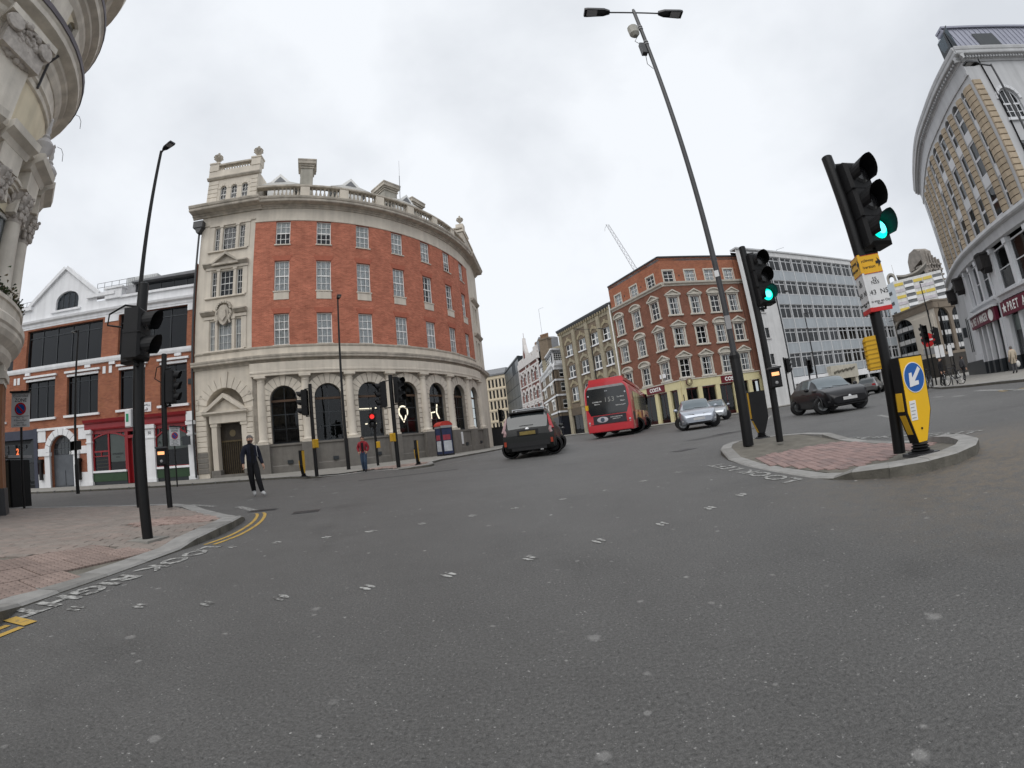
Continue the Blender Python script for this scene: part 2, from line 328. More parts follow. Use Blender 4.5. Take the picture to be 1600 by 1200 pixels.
    def tube(s,pts,r,n=8,mi=0,r1=None,cap=True):
        """round bar along points"""
        pts=[Vector(p) for p in pts]; m=len(pts); rings=[]
        for k,p in enumerate(pts):
            d=(pts[min(k+1,m-1)]-pts[max(k-1,0)]).normalized()
            a=d.orthogonal().normalized() if k==0 else (a-d*a.dot(d)).normalized()
            b=d.cross(a); rr=r if r1 is None else r+(r1-r)*k/(m-1)
            rings.append([p+a*rr*math.cos(2*PI*j/n)+b*rr*math.sin(2*PI*j/n) for j in range(n)])
        for A,B in zip(rings,rings[1:]):
            for j in range(n): s.face([A[j],A[(j+1)%n],B[(j+1)%n],B[j]],mi=mi)
        if cap: s.face(list(reversed(rings[0])),mi=mi); s.face(rings[-1],mi=mi)
        return s
    def lathe(s,prof,c=(0,0,0),n=14,mi=0,a0=0,a1=2*PI,axis='z'):
        """profile [(r,z)...] turned about an axis through c"""
        full=abs(a1-a0-2*PI)<1e-6
        def P(r,z,j):
            t=a0+(a1-a0)*j/n; x,y=r*math.cos(t),r*math.sin(t)
            return (c[0]+x,c[1]+y,c[2]+z) if axis=='z' else (c[0]+z,c[1]+x,c[2]+y) if axis=='x' else (c[0]+y,c[1]+z,c[2]+x)
        for p,q in zip(prof,prof[1:]):
            for j in range(n): s.face([P(*p,j),P(*p,j+1),P(*q,j+1),P(*q,j)],mi=mi)
        if full:
            if prof[0][0]>1e-4: s.face([P(*prof[0],j) for j in reversed(range(n))],mi=mi)
            if prof[-1][0]>1e-4: s.face([P(*prof[-1],j) for j in range(n)],mi=mi)
        return s
    def ball(s,c,rx,ry=None,rz=None,n=12,m=8,mi=0):
        ry=ry or rx; rz=rz or rx
        P=lambda i,j:(c[0]+rx*math.sin(PI*i/m)*math.cos(2*PI*j/n),c[1]+ry*math.sin(PI*i/m)*math.sin(2*PI*j/n),c[2]-rz*math.cos(PI*i/m))
        for i in range(m):
            for j in range(n):
                if i==0: s.face([P(1,j),P(0,0),P(1,j+1)][::-1],mi=mi)
                elif i==m-1: s.face([P(i,j),P(i,j+1),P(m,0)],mi=mi)
                else: s.face([P(i,j),P(i,j+1),P(i+1,j+1),P(i+1,j)],mi=mi)
        return s
    def mesh(s,name,mats,inv=None,merge=True):
        me=bpy.data.meshes.new(name)
        V=[];ix={};rm=[]
        for v in s.v:
            k=(round(v[0],4),round(v[1],4),round(v[2],4))
            if k not in ix: ix[k]=len(V); V.append(tuple(inv@v if inv else v))
            rm.append(ix[k])
        F=[];U=[];K=[];at=0
        for f,mi in zip(s.f,s.mi):
            g=[rm[i] for i in f]; u=s.uv[at:at+len(f)]; at+=len(f)
            q=[i for i in range(len(g)) if g[i]!=g[i-1]]
            if len({g[i] for i in q})<3 or len({g[i] for i in q})<len(q): continue
            F.append([g[i] for i in q]); U+=[u[i] for i in q]; K.append(mi)
        me.from_pydata(V,[],F)
        l=me.uv_layers.new(name='UVMap'); l.data.foreach_set('uv',[x for u in U for x in u])
        for m in (mats if isinstance(mats,(list,tuple)) else [mats]): me.materials.append(m)
        if any(K): me.polygons.foreach_set('material_index',K)
        if s.smooth:
            bm=bmesh.new(); bm.from_mesh(me); bmesh.ops.remove_doubles(bm,verts=bm.verts,dist=.0004)
            for f in bm.faces: f.smooth=True
            for e in bm.edges:
                if len(e.link_faces)==2 and e.calc_face_angle(0)>s.smooth: e.smooth=False
            bm.to_mesh(me); bm.free()
        me.update(); return me
    def build(s,name,mats,parent=None,smooth=None,world=True):
        """one object; points are world points (or the parent's own with world=False)"""
        if smooth: s.smooth=R(smooth)
        inv=WM[parent.name].inverted() if (parent is not None and world) else None
        return put(name,s.mesh(name,mats,inv),parent)
WM={}
def put(name,me,parent=None,M=None,world=False):
    """links a mesh as an object; M is its matrix in the parent (or in the world)"""
    o=bpy.data.objects.new(name,me); COL.objects.link(o)
    M=M or Matrix()
    if parent is not None:
        if world: M=WM[parent.name].inverted()@M
        o.parent=parent; WM[o.name]=WM[parent.name]@M
    else: WM[o.name]=M.copy()
    o.matrix_local=M
    return o
def tag(o,label=None,cat=None,group=None,kind=None):
    if label: o['label']=label
    if cat: o['category']=cat
    if group: o['group']=group
    if kind: o['kind']=kind
    return o
GROUPS=dict(traffic_signal='traffic signals around the junction',pedestrian_signal='pedestrian signals at the crossings',street_lamp='street lamps around the junction',person='people on foot',zone_sign='controlled zone signs',temporary_sign='temporary signs on the signal pole',hatchback='oncoming hatchbacks')
def thing(name,label,cat,loc=(0,0,0),rz=0,group=None):
    group=group or GROUPS.get(name)
    o=put(name,None,None,Matrix.Translation(loc)@Matrix.Rotation(rz,4,'Z')); return tag(o,label,cat,group)
def dup(o,loc,rz=0,label=None,parent=None):
    c=o.copy(); COL.objects.link(c)
    if parent is None:
        c.matrix_local=Matrix.Translation(loc)@Matrix.Rotation(rz,4,'Z'); WM[c.name]=c.matrix_local.copy()
        if label: c['label']=label
    else: c.parent=parent; WM[c.name]=WM[parent.name]@c.matrix_local
    for k in list(KIDS(o)): dup(k,None,parent=c)
    return c
def KIDS(o): return [x for x in bpy.data.objects if x.parent==o]
def text(body,size,mat,name='lettering',parent=None,M=None,bold=0,ext=.004,align='CENTER',spacing=1.0,world=False,sx=1.0):
    """lettering as mesh; M places its x (reading) and z (up) axes"""
    cu=bpy.data.curves.new('lettering','FONT'); cu.body=body; cu.size=size; cu.extrude=ext; cu.offset=bold*size; cu.align_x=align; cu.align_y='CENTER'; cu.space_character=spacing; cu.resolution_u=3
    t=bpy.data.objects.new('lettering_source',cu); COL.objects.link(t)
    me=bpy.data.meshes.new_from_object(t)
    bpy.data.objects.remove(t); bpy.data.curves.remove(cu)
    me.transform(Matrix.Rotation(PI/2,4,'X')@Matrix.Scale(sx,4,(1,0,0))); me.materials.clear(); me.materials.append(mat)
    o=put(name,me,parent,M,world)
    if ' ' in body: o['kind']='stuff'
    return o
# ---------------------------------------------------------------- ground, road, pavements
from mathutils.geometry import delaunay_2d_cdt
def inside(p,poly):
    x,y=p; c=False; n=len(poly)
    for i in range(n):
        x1,y1=poly[i]; x2,y2=poly[(i+1)%n]
        if (y1>y)!=(y2>y) and x<(x2-x1)*(y-y1)/(y2-y1)+x1: c=not c
    return c
def segdist(p,a,b):
    p,a,b=Vector(p),Vector(a),Vector(b); d=b-a; t=max(0,min(1,(p-a).dot(d)/max(d.length_squared,1e-9))); return (p-(a+d*t)).length
def polydist(p,poly): return min(segdist(p,poly[i],poly[(i+1)%len(poly)]) for i in range(len(poly)))
def sheet(name,poly,zf,mat,step=.4,parent=None,dz=0,grid=True):
    """ground sheet filling a polygon, following the height zf(x,y)"""
    V=[Vector(p) for p in poly]; n=len(V); E=[(i,(i+1)%n) for i in range(n)]
    if grid:
        xs=[p[0] for p in poly]; ys=[p[1] for p in poly]
        for i in range(int((max(xs)-min(xs))/step)+1):
            for j in range(int((max(ys)-min(ys))/step)+1):
                q=(min(xs)+i*step,min(ys)+j*step)
                if inside(q,poly) and polydist(q,poly)>step*.4: V.append(Vector(q))
    v,e,f,*_=delaunay_2d_cdt(V,E,[tuple(range(n))],1,1e-5)
    b=MB()
    for t in f:
        P=[v[i] for i in t]
        if (P[1]-P[0]).cross(P[2]-P[0])<0: P.reverse()
        b.face([(q.x,q.y,zf(q.x,q.y)+dz) for q in P])
    return b.build(name,mat,parent)
def offset(poly,d):
    """inner offset line of an open outline whose inside lies to the left"""
    out=[]
    for i,p in enumerate(poly):
        a=Vector(poly[max(i-1,0)]); b=Vector(poly[min(i+1,len(poly)-1)]); t=(b-a).normalized(); out.append((p[0]-t.y*d,p[1]+t.x*d))
    return out
def kerbs(parent,line,zs,w=.26,mat=None,lens=.85,down=.06):
    """kerb stones one by one along an outline (inside to the left); zs = top height at each point"""
    inn=offset(line,w); k=0
    for i in range(len(line)-1):
        a,b=Vector(line[i]),Vector(line[i+1]); c,d=Vector(inn[i]),Vector(inn[i+1]); n=max(1,round((b-a).length/lens))
        for j in range(n):
            t0,t1=j/n+.0035,(j+1)/n-.0035; A,B,C,D=a.lerp(b,t0),a.lerp(b,t1),c.lerp(d,t0),c.lerp(d,t1)
            z0=zs[i]+(zs[i+1]-zs[i])*t0; z1=zs[i]+(zs[i+1]-zs[i])*t1; dz=random.uniform(-.003,.003); z0+=dz; z1+=dz; ch=.022; m=MB()
            A2,B2=A.lerp(C,ch/w),B.lerp(D,ch/w)
            m.face([(A2.x,A2.y,z0),(B2.x,B2.y,z1),(D.x,D.y,z1),(C.x,C.y,z0)])
            m.face([(A.x,A.y,z0-ch*.8),(B.x,B.y,z1-ch*.8),(B2.x,B2.y,z1),(A2.x,A2.y,z0)])
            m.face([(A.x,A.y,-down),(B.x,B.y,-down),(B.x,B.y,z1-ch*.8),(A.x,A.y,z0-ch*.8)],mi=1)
            m.face([(C.x,C.y,z0),(D.x,D.y,z1),(D.x,D.y,-down),(C.x,C.y,-down)])
            m.face([(A.x,A.y,-down),(A.x,A.y,z0-ch*.8),(A2.x,A2.y,z0),(C.x,C.y,z0),(C.x,C.y,-down)]); m.face([(B.x,B.y,z1-ch*.8),(B.x,B.y,-down),(D.x,D.y,-down),(D.x,D.y,z1),(B2.x,B2.y,z1)])
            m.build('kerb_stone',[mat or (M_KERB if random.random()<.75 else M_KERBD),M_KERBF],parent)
    return inn
def pave(parent,poly,zf,size,ang,mats,name,most=300,gap=.012,margin=.0,herring=False,th=.03):
    """blocks laid one by one; the nearest `most` are objects, the rest one joined part"""
    ca,sa=math.cos(R(ang)),math.sin(R(ang)); L,W=size; cells=[]
    xs=[p[0]*ca+p[1]*sa for p in poly]; ys=[-p[0]*sa+p[1]*ca for p in poly]
    r=0; y=min(ys)
    while y<max(ys):
        x=min(xs)-(L/2 if r%2 else 0)
        while x<max(xs):
            q=((x+L/2)*ca-(y+W/2)*sa,(x+L/2)*sa+(y+W/2)*ca)
            if inside(q,poly) and polydist(q,poly)>margin: cells.append(q)
            x+=L
        y+=W; r+=1
    cells.sort(key=lambda q:q[0]**2+q[1]**2)
    m=MB(); a,b=L/2-gap/2,W/2-gap/2; c=.006
    T=[(-a+c,-b+c),(a-c,-b+c),(a-c,b-c),(-a+c,b-c)]; B=[(-a,-b),(a,-b),(a,b),(-a,b)]
    m.face([(x,y,0) for x,y in T])
    for k in range(4):
        l=(k+1)%4; m.face([(*B[k],-.005),(*B[l],-.005),(*T[l],0),(*T[k],0)]); m.face([(*B[k],-th),(*B[l],-th),(*B[l],-.005),(*B[k],-.005)])
    ms=[m.mesh(name,[x]) for x in mats]; Rz=Matrix.Rotation(R(ang),4,'Z'); rest=[MB() for _ in mats]
    for i,q in enumerate(cells):
        z=zf(*q)+random.uniform(-.0018,.0018); k=random.randrange(len(mats))
        e=.12; gx=(zf(q[0]+e,q[1])-zf(q[0]-e,q[1]))/(2*e); gy=(zf(q[0],q[1]+e)-zf(q[0],q[1]-e))/(2*e)
        T=Matrix.Translation((q[0],q[1],z))@Vector((0,0,1)).rotation_difference(Vector((-gx,-gy,1))).to_matrix().to_4x4()@Rz
        if i<most: put(name,ms[k],parent,T@Matrix.Rotation(random.uniform(-.012,.012),4,'Y'),True)
        else:
            for f in m.f[:5]: rest[k].face([tuple(T@m.v[v]) for v in f])
    for k,b in enumerate(rest):
        if b.f: tag(b.build(name,[mats[k]],parent),kind='stuff')
# the road: one sheet to the horizon
b=MB(); b.face([(-600,-300,0),(600,-300,0),(600,900,0),(-600,900,0)]); tag(b.build('road',M_ASPH),kind='structure')
# --- pavement corner beside the camera, dropped at the crossing
CORN=[(-2.5,-3),(-2.8,.2),(-2.9,1.15),(-2.98,1.42),(-3.24,1.75),(-3.31,2.1),(-3.37,2.6),(-3.44,3.1),(-3.5,3.62),(-3.54,3.95),(-3.62,4.4),(-3.78,4.9),(-4.0,5.42),(-4.14,5.68),(-4.76,6.14),(-5.9,6.95),(-6.5,7.28),(-7.1,7.48),(-7.8,7.55),(-9.9,7.5),(-12.8,6.95),(-20,5.4),(-30,3)]
CZ=[.11,.11,.11,.1,.03,.024,.024,.024,.03,.085,.11,.11,.105,.05,.03,.03,.09,.11,.11,.11,.11,.11,.11]
cor=MB(); cor.face([(-30,-3,-.05),(-2.9,-3,-.05),(-4.2,5,-.05),(-8,7,-.05),(-30,2.5,-.05)])
corner=tag(put('pavement_corner',cor.mesh('pavement_corner',[M_DIRT])),kind='structure')
inn=kerbs(corner,CORN,CZ,.27)
def zcorner(x,y):
    d1=segdist((x,y),(-3.3,1.75),(-3.5,3.6)); d2=segdist((x,y),(-4.3,5.8),(-5.9,6.95))
    return min(.11,.026+.075*max(0,d1-.2),.028+.08*max(0,d2-.2))
poly=inn+[(-30,-3)]
sheet('bedding',poly,zcorner,M_DIRT,.3,corner,-.02)
near=[(-3.1,.9),(-3.3,1.5),(-3.55,1.85),(-3.62,2.3),(-3.7,2.9),(-3.78,3.45),(-4.44,3.45),(-4.54,2.96),(-4.85,2.45),(-5.2,2.0),(-5.6,1.2),(-5.6,-.5),(-3.0,-.5)]
far=[(-5.47,4.6),(-4.9,4.38),(-4.36,5.28),(-4.75,5.75),(-5.3,6.1),(-5.62,5.45)]
pave(corner,near,zcorner,(.4,.4),83,[M_TACT],'tactile_slab',300)
pave(corner,far,zcorner,(.3,.3),30,[M_TACT2],'tactile_slab',300)
pin=[p for p in inn if p[1]>-1 and p[0]>-14]
grey=[q for q in pin]+[(-14,4),(-14,0),(-9,-1),(-5.6,-.5)]
def minus(p): return inside(p,near) or inside(p,far) or segdist(p,(-4.2,3.85),(-4.2,3.85))<.12
_in=inside
def inside_grey(p,poly): return _in(p,poly) and (poly is not grey or not minus(p))
inside=inside_grey
pave(corner,grey,zcorner,(.24,.12),25,[M_PAVER,M_PAVER2,M_PAVER],'paver',300,.006)
inside=_in
# --- traffic island
ISL=[(3.95,8.0),(3.55,7.3),(3.21,6.35),(3.0,5.4),(2.89,4.6),(2.83,3.8),(2.86,3.5),(2.93,3.32),(3.1,3.02),(3.45,2.86),(3.8,2.82),(4.2,2.9),(4.55,3.1),(4.82,3.45),(5.0,3.85),(5.02,4.2),(4.98,4.7),(5.1,5.3),(5.3,5.95),(5.55,6.7),(5.55,7.4),(5.3,8.1),(4.85,8.5),(4.4,8.45),(3.95,8.0)]
IZ=[.11,.11,.03,.015,.015,.015,.03,.085,.11,.11,.11,.11,.11,.11,.09,.03,.02,.02,.03,.09,.11,.11,.11,.11,.11]
def zisl(x,y):
    d=abs(y-5.0-.1*(x-4)); return min(.11,.03+.1*max(0,d-1.35)) if d<3 else .11
isb=MB(); isb.slab([(3.1,3.1),(4.8,3.4),(4.9,4.5),(5.4,7),(4.8,8.3),(4.1,8)],-.06,-.03)
island=tag(put('traffic_island',isb.mesh('traffic_island',[M_DIRT])),kind='structure')
iin=kerbs(island,ISL,IZ,.2,lens=.6)
sheet('bedding',iin[:-1],zisl,M_DIRT,.2,island,-.012)
red=[(3.12,3.78),(3.5,3.7),(4.1,3.84),(4.8,3.85),(4.76,4.7),(4.9,5.4),(5.02,5.85),(4.6,6.0),(3.9,6.0),(3.4,5.9),(3.22,5.4),(3.1,4.7)]
pave(island,red,zisl,(.2,.1),70,[M_RPAV,M_RPAV2,M_RPAV],'block_paver',300,.008)
# --- pavement opposite, in front of the two left hand buildings and round the curved corner
FAR=[(-1.0,95),(-1.0,40),(-1.15,33),(-2.0,29.5),(-3.2,26),(-4.2,23.2),(-4.3,20.6),(-3.75,18.4),(-3.7,17.5),(-4.3,17.0),(-5.1,17.45),(-5.9,18.4),(-6.9,18.95),(-7.7,17.7),(-8.1,16.75),(-8.5,16.5),(-9.3,17.1),(-10.4,17.9),(-12,18.25),(-23,16.05),(-46,11.4)]
FZ=[.11]*8+[.11,.1,.03,.015,.015,.02,.06,.11,.11,.11,.11,.11,.11]
far_b=MB(); far_b.face([(-50,12,-.05),(-12,19,-.05),(-4.6,22,-.05),(-1.5,36,-.05),(-1.5,95,-.05),(-50,95,-.05)])
farp=tag(put('pavement',far_b.mesh('pavement',[M_SLAB])),kind='structure')
fin=kerbs(farp,FAR[::-1],FZ[::-1],.25,lens=1.3)
def zfar(x,y):
    d=segdist((x,y),(-5.3,17.8),(-7.4,18.4)); return min(.105,.02+.08*max(0,d-.3))
sheet('paving',fin+[(-20,95),(-20,60),(-46,30)],zfar,M_SLAB,1.6,farp)
pave(farp,[(-5.4,18.1),(-4.3,17.5),(-4.1,18.6),(-4.6,20.6),(-5.6,20.4),(-7.2,19.4),(-7.9,18.3),(-7.2,19.0),(-6.2,19.0)],lambda x,y:zfar(x,y)+.012,(.4,.4),20,[M_TACT,M_TACT2],'tactile_slab',300)
# --- pavements on the other sides
RGT=[(12,-6),(14.4,3),(16.4,8.9),(17.6,10.9),(18.4,12.6),(20.4,15.6),(25.8,21),(37,33),(70,66)]
rp=MB(); rp.face([(x+.3,y,-.05) for x,y in RGT]+[(90,66,-.05),(60,-6,-.05)][::1])
rpv=tag(put('pavement',rp.mesh('pavement',[M_SLAB])),kind='structure')
rin=kerbs(rpv,RGT[::-1],[.11]*len(RGT),.27,lens=1.5)[::-1]
sheet('paving',[(x+.001,y) for x,y in rin]+[(90,66),(60,-6)],lambda x,y:.105,M_SLAB,4,rpv)
MIDK=[(140,69),(60,50.2),(33,43),(30.3,42.5),(19,41.6),(16.8,41.9),(15.0,43.4),(13.2,47),(4.4,68),(1.9,90),(1.6,130)]
md=MB(); md.face([(140,75,-.05),(60,56,-.05),(30,46,-.05),(19,44,-.05),(7,70,-.05),(5,130,-.05),(140,130,-.05)][::-1])
mid=tag(put('pavement',md.mesh('pavement',[M_SLAB])),kind='structure')
min_=kerbs(mid,MIDK[::-1],[.11]*len(MIDK),.27,lens=2.5)
sheet('paving',min_+[(140,130)],lambda x,y:.105,M_SLAB,8,mid)
# ---------------------------------------------------------------- road markings
def ground_text(body,size,x,y,read,up,mat,name,sx=1.0,bold=.02):
    X=Vector((*read,0)).normalized(); Z=Vector((*up,0)).normalized(); Y=Z.cross(X)
    M=Matrix(((X.x,Y.x,Z.x,x),(X.y,Y.y,Z.y,y),(X.z,Y.z,Z.z,.005),(0,0,0,1)))
    return tag(text(body,size,mat,name,None,M,bold=bold,ext=.0008,sx=sx,spacing=1.05),kind='structure')
ground_text('LOOK RIGHT',.30,-3.17,2.72,(.06,-1),(1,.06),M_PAINT,'road_marking',1.2,.035)
ground_text('LOOK LEFT',.30,2.76,5.0,(.1,1),(-1,.1),M_PAINT,'road_marking',1.5)
ground_text('LOOK RIGHT',.32,5.5,5.1,(.12,-1),(1,.12),M_PAINT,'road_marking',1.3)
ground_text('LOOK LEFT',.4,-6.9,17.9,(1,-.1),(.1,1),M_PAINT2,'road_marking',1.6)
def strip(name,pts,w,mat,z=.004):
    b=MB(); o=offset(pts,w/2); i=offset(pts,-w/2)
    for k in range(len(pts)-1): b.face([(*i[k],z),(*i[k+1],z),(*o[k+1],z),(*o[k],z)])
    return tag(b.build(name,mat),kind='structure')
def bez(p,n=8):
    out=[]
    for i in range(len(p)-1):
        a,b,c,d=[Vector(p[max(0,min(len(p)-1,j))]) for j in (i-1,i,i+1,i+2)]
        for k in range(n):
            t=k/n; out.append(tuple(.5*((2*b)+(c-a)*t+(2*a-5*b+4*c-d)*t*t+(3*b-a-3*c+d)*t**3)))
    return out+[tuple(p[-1])]
yl=bez([(-3.3,3.92),(-3.34,4.4),(-3.52,5.0),(-3.78,5.6),(-4.12,6.2),(-4.3,6.42)])
strip('yellow_line',yl,.05,M_YEL); strip('yellow_line',offset(yl,.12),.05,M_YEL)
y2=[(-2.4,-1.5),(-2.62,.2),(-2.82,1.5)]
strip('yellow_line',y2,.05,M_YEL); strip('yellow_line',offset(y2,.12),.05,M_YEL); strip('yellow_line',[(-2.82,1.56),(-3.06,1.56)],.09,M_YEL,.006)
yr=bez([(14.6,7.0),(13.4,7.2),(13.0,7.7),(13.5,8.3)]); strip('yellow_line',yr,.07,M_YEL); strip('yellow_line',offset(yr,-.14),.07,M_YEL)
# crossing studs: two rows of worn square patches
def stud_row(pts,w=.1):
    r=put('crossing_studs',None); tag(r,kind='structure')
    for i,(x,y) in enumerate(pts):
        b=MB(); a=R(35)+random.uniform(-.15,.15)+math.atan2(y,x)-PI/2; s0=w*random.uniform(.6,.85)
        for k in (-.3,.3):
            P=[]
            for t in range(9):
                g=2*PI*t/9; u,v=k*s0+.25*s0*math.cos(g)*random.uniform(.8,1.1),.75*s0*math.sin(g)+.25*k*s0*random.uniform(.85,1.1); P.append((x+u*math.cos(a)-v*math.sin(a),y+u*math.sin(a)+v*math.cos(a),.004))
            b.face(P)
        tag(b.build('stud',M_PAINT,r),kind='stuff')
stud_row([(-2.82,1.88),(-2.4,2.05),(-1.96,2.18),(-1.52,2.33),(-1.02,2.5),(-.54,2.66),(-.02,2.84),(.48,3.05),(1.02,3.24),(1.53,3.47),(1.98,3.74)],.11)
stud_row([(-2.97,3.8),(-2.55,3.98),(-2.06,4.15),(-1.64,4.34),(-1.14,4.56),(-.62,4.79),(-.14,4.96),(.44,5.18),(1.0,5.42),(1.6,5.72),(2.23,6.04)],.12)
stud_row([(x,9.9+.18*x) for x in (-6.2,-5.2,-4.2)]+[(-5.6,11.5),(-6.4,11.3)],.16)
for a,c in (((-6.3,7.7),(-7.6,8.3)),((-4.5,6.6),(-5.6,7.5))): strip('stop_line',[a,c],.16,M_PAINT2)
strip('lane_line',[(7.2,6.1),(9.3,9.2)],.12,M_PAINT2); strip('lane_line',[(9.5,15.5),(14.5,22.5)],.14,M_PAINT2); strip('lane_line',[(12,6.2),(15.2,10.2)],.3,M_PAINT2)
for t in range(6): strip('lane_line',[(13.2+.9*t,9.3+1.5*t),(13.6+.9*t,10.0+1.5*t)],.25,M_PAINT2)
strip('lane_line',[(-20,13.2),(-11.5,15.0)],.1,M_PAINT2); strip('lane_line',[(-4.0,15.9),(-2.6,19.5),(-1.6,24)],.1,M_PAINT2)
# iron covers let into the road
def cover(x,y,a,w,l,z=.004,name='manhole_cover'):
    r=put(name,None,None,Matrix.Translation((x,y,z))@Matrix.Rotation(R(a),4,'Z')); tag(r,kind='structure')
    b=MB(); b.slab([(-l/2,-w/2),(l/2,-w/2),(l/2,w/2),(-l/2,w/2)],-.003,0); b.build('frame',M_IRON2,r,world=False)
    b=MB()
    for i in range(-3,4):
        for j in range(-2,3): b.slab([(i*l*.13-.03,j*w*.17-.03),(i*l*.13+.03,j*w*.17-.03),(i*l*.13+.03,j*w*.17+.03),(i*l*.13-.03,j*w*.17+.03)],0,.003)
    b.build('tread',M_IRON2,r,world=False)
cover(3.75,9.6,20,.35,.55); cover(6.7,13.3,15,.45,.8); cover(-3.4,6.25,20,.3,.42); cover(-4.5,6.72,20,.25,.5)

M_PATCH=mk('tar_patch',(.068,.067,.065),.7,.3,5,.4,80)
def patch(pts,z=.0025): b=MB(); b.face([(x,y,z) for x,y in pts]); tag(b.build('road_patch',M_PATCH),kind='structure')
patch([(5.2,12.2),(8.6,13.4),(8.4,14.0),(5.0,12.8)]); patch([(-5.0,12.6),(-2.0,13.6),(-2.1,14.0),(-5.1,13.0)])
# ---------------------------------------------------------------- windows and repeated stonework
PROTO={}
def window_set(w,h,cols,rows,frame=.065,bar=.036,rail=True,mat=None,depth=.06,arch=False,gl=None,back=None):
    """meshes of one window: frame with glazing bars, pane, and what hangs behind it (x 0..w, y into the wall, z 0..h)"""
    key=('win',round(w,2),round(h,2),cols,rows,frame,bar,rail,(mat or M_FRAMEW).name,arch,(gl or G_WIN).name)
    if key not in PROTO:
        m=MB(); hs=h-(w/2 if arch else 0)
        m.box(0,frame,0,depth,0,hs); m.box(w-frame,w,0,depth,0,hs); m.box(frame,w-frame,0,depth,0,frame)
        if arch:
            n=12; c=w/2
            for i in range(n):
                a,b=PI*i/n,PI*(i+1)/n; P=lambda t,r:(c-r*math.cos(t),hs+r*math.sin(t))
                m.prism([P(a,c),P(a,c-frame),P(b,c-frame),P(b,c)],0,depth)
        else: m.box(frame,w-frame,0,depth,h-frame,h)
        for i in range(1,cols):
            x=w*i/cols; top=h-frame if not arch else hs+math.sqrt(max(0,(w/2-frame)**2-(x-w/2)**2)); m.box(x-bar/2,x+bar/2,.008,depth-.01,frame,top)
        for i in range(1,rows):
            z=h*i/rows; mid=rail and abs(i-rows/2)<.3
            if arch and z>hs: continue
            t=bar*1.1 if mid else bar/2
            m.box(frame,w-frame,.004 if mid else .01,depth-.012,z-t,z+t)
        p=MB()
        if arch: p.face([(0,depth*.7,0),(w,depth*.7,0)]+[(w/2+w/2*math.cos(PI*i/12),depth*.7,hs+w/2*math.sin(PI*i/12)) for i in range(13)])
        else: p.face([(0,depth*.7,0),(w,depth*.7,0),(w,depth*.7,h),(0,depth*.7,h)])
        PROTO[key]=(m.mesh('window',[mat or M_FRAMEW]),p.mesh('pane',[gl or G_WIN]))
    return PROTO[key]
def behind(kind,w,h,frac=1.0):
    key=('behind',kind,round(w,2),round(h,2),round(frac,2))
    if key not in PROTO:
        m=MB(); 
        if kind=='blind':
            m.face([(.03,.075,h*(1-frac)),(w-.03,.075,h*(1-frac)),(w-.03,.075,h-.02),(.03,.075,h-.02)]); PROTO[key]=m.mesh('blind',[M_BLIND])
        else:
            for s in ((.02,w*frac*.5),(w-w*frac*.5,w-.02)) if frac<1 else ((.02,w-.02),):
                n=max(4,int((s[1]-s[0])/.09))
                for i in range(n):
                    a=s[0]+(s[1]-s[0])*i/n; b=s[0]+(s[1]-s[0])*(i+1)/n; va,vb=(.075,.105) if i%2 else (.105,.075)
                    m.face([(a,va,.03),(b,vb,.03),(b,vb,h-.03),(a,va,h-.03)])
            PROTO[key]=m.mesh('curtain',[M_CURT])
    return PROTO[key]
def window(parent,M,w,h,cols,rows,drape=None,frac=1.0,world=True,**k):
    f,p=window_set(w,h,cols,rows,**k)
    o=put('window',f,parent,M,world); put('pane',p,o)
    if drape: put(drape,behind(drape,w,h,frac),o)
    return o
def cached(key,fn):
    if key not in PROTO: PROTO[key]=fn()
    return PROTO[key]
BAL=[(.09,0),(.09,.06),(.055,.09),(.05,.14),(.085,.26),(.095,.36),(.07,.48),(.045,.6),(.045,.68),(.075,.72),(.05,.76),(.085,.8),(.085,.86)]
def balusters(parent,path,u0,u1,z,h,n,v=.12,sc=1.0,mat=None):
    me=cached(('bal',round(h,2),sc,(mat or M_STONED).name),lambda:_lathe('baluster',[(r*sc,q*h/.86) for r,q in BAL],8,mat or M_STONED))
    for i in range(n): put('baluster',me,parent,path.M(u0+(u1-u0)*(i+.5)/n,v,z),True)
def _lathe(name,prof,n,mat,smooth=40):
    m=MB(); m.lathe(prof,n=n); m.smooth=R(smooth); return m.mesh(name,[mat])
URN=[(.2,0),(.2,.1),(.09,.16),(.07,.3),(.16,.42),(.36,.62),(.42,.8),(.40,.92),(.46,.97),(.42,1.03),(.28,1.1),(.14,1.22),(.1,1.3),(.13,1.38),(.08,1.46),(.02,1.5)]
def urn(parent,M,s=1.0,mat=None):
    me=cached(('urn',s),lambda:_lathe('urn',[(r*s,z*s) for r,z in URN],12,mat or M_STONED)); o=put('urn',me,parent,M,True)
    b=MB()
    for k in range(8):
        a=2*PI*k/8; b.ball((.43*s*math.cos(a),.43*s*math.sin(a),.82*s),.09*s,n=6,m=4)
    tag(b.build('swag',mat or M_STONED,o,world=False),kind='stuff'); return o
def cornice_profile(z0,h,p,base=0.0):
    """classical cornice from z0 up, projecting p (v negative is proud)"""
    return [(base,z0),(-.12*p,z0),(-.16*p,z0+.14*h),(-.3*p,z0+.22*h),(-.3*p,z0+.34*h),(-.84*p,z0+.42*h),(-.88*p,z0+.5*h),(-.88*p,z0+.68*h),(-.95*p,z0+.74*h),(-1.0*p,z0+.92*h),(-1.0*p,z0+h),(base+.3,z0+h+.05)]
def stone(w,h,d,mat,key,b=.02,name='stone_block'):
    return cached((key,round(w,3),round(h,3),round(d,3)),lambda:MB().bev(-w/2,w/2,-d,0,-h/2,h/2,b).mesh(name,[mat]))
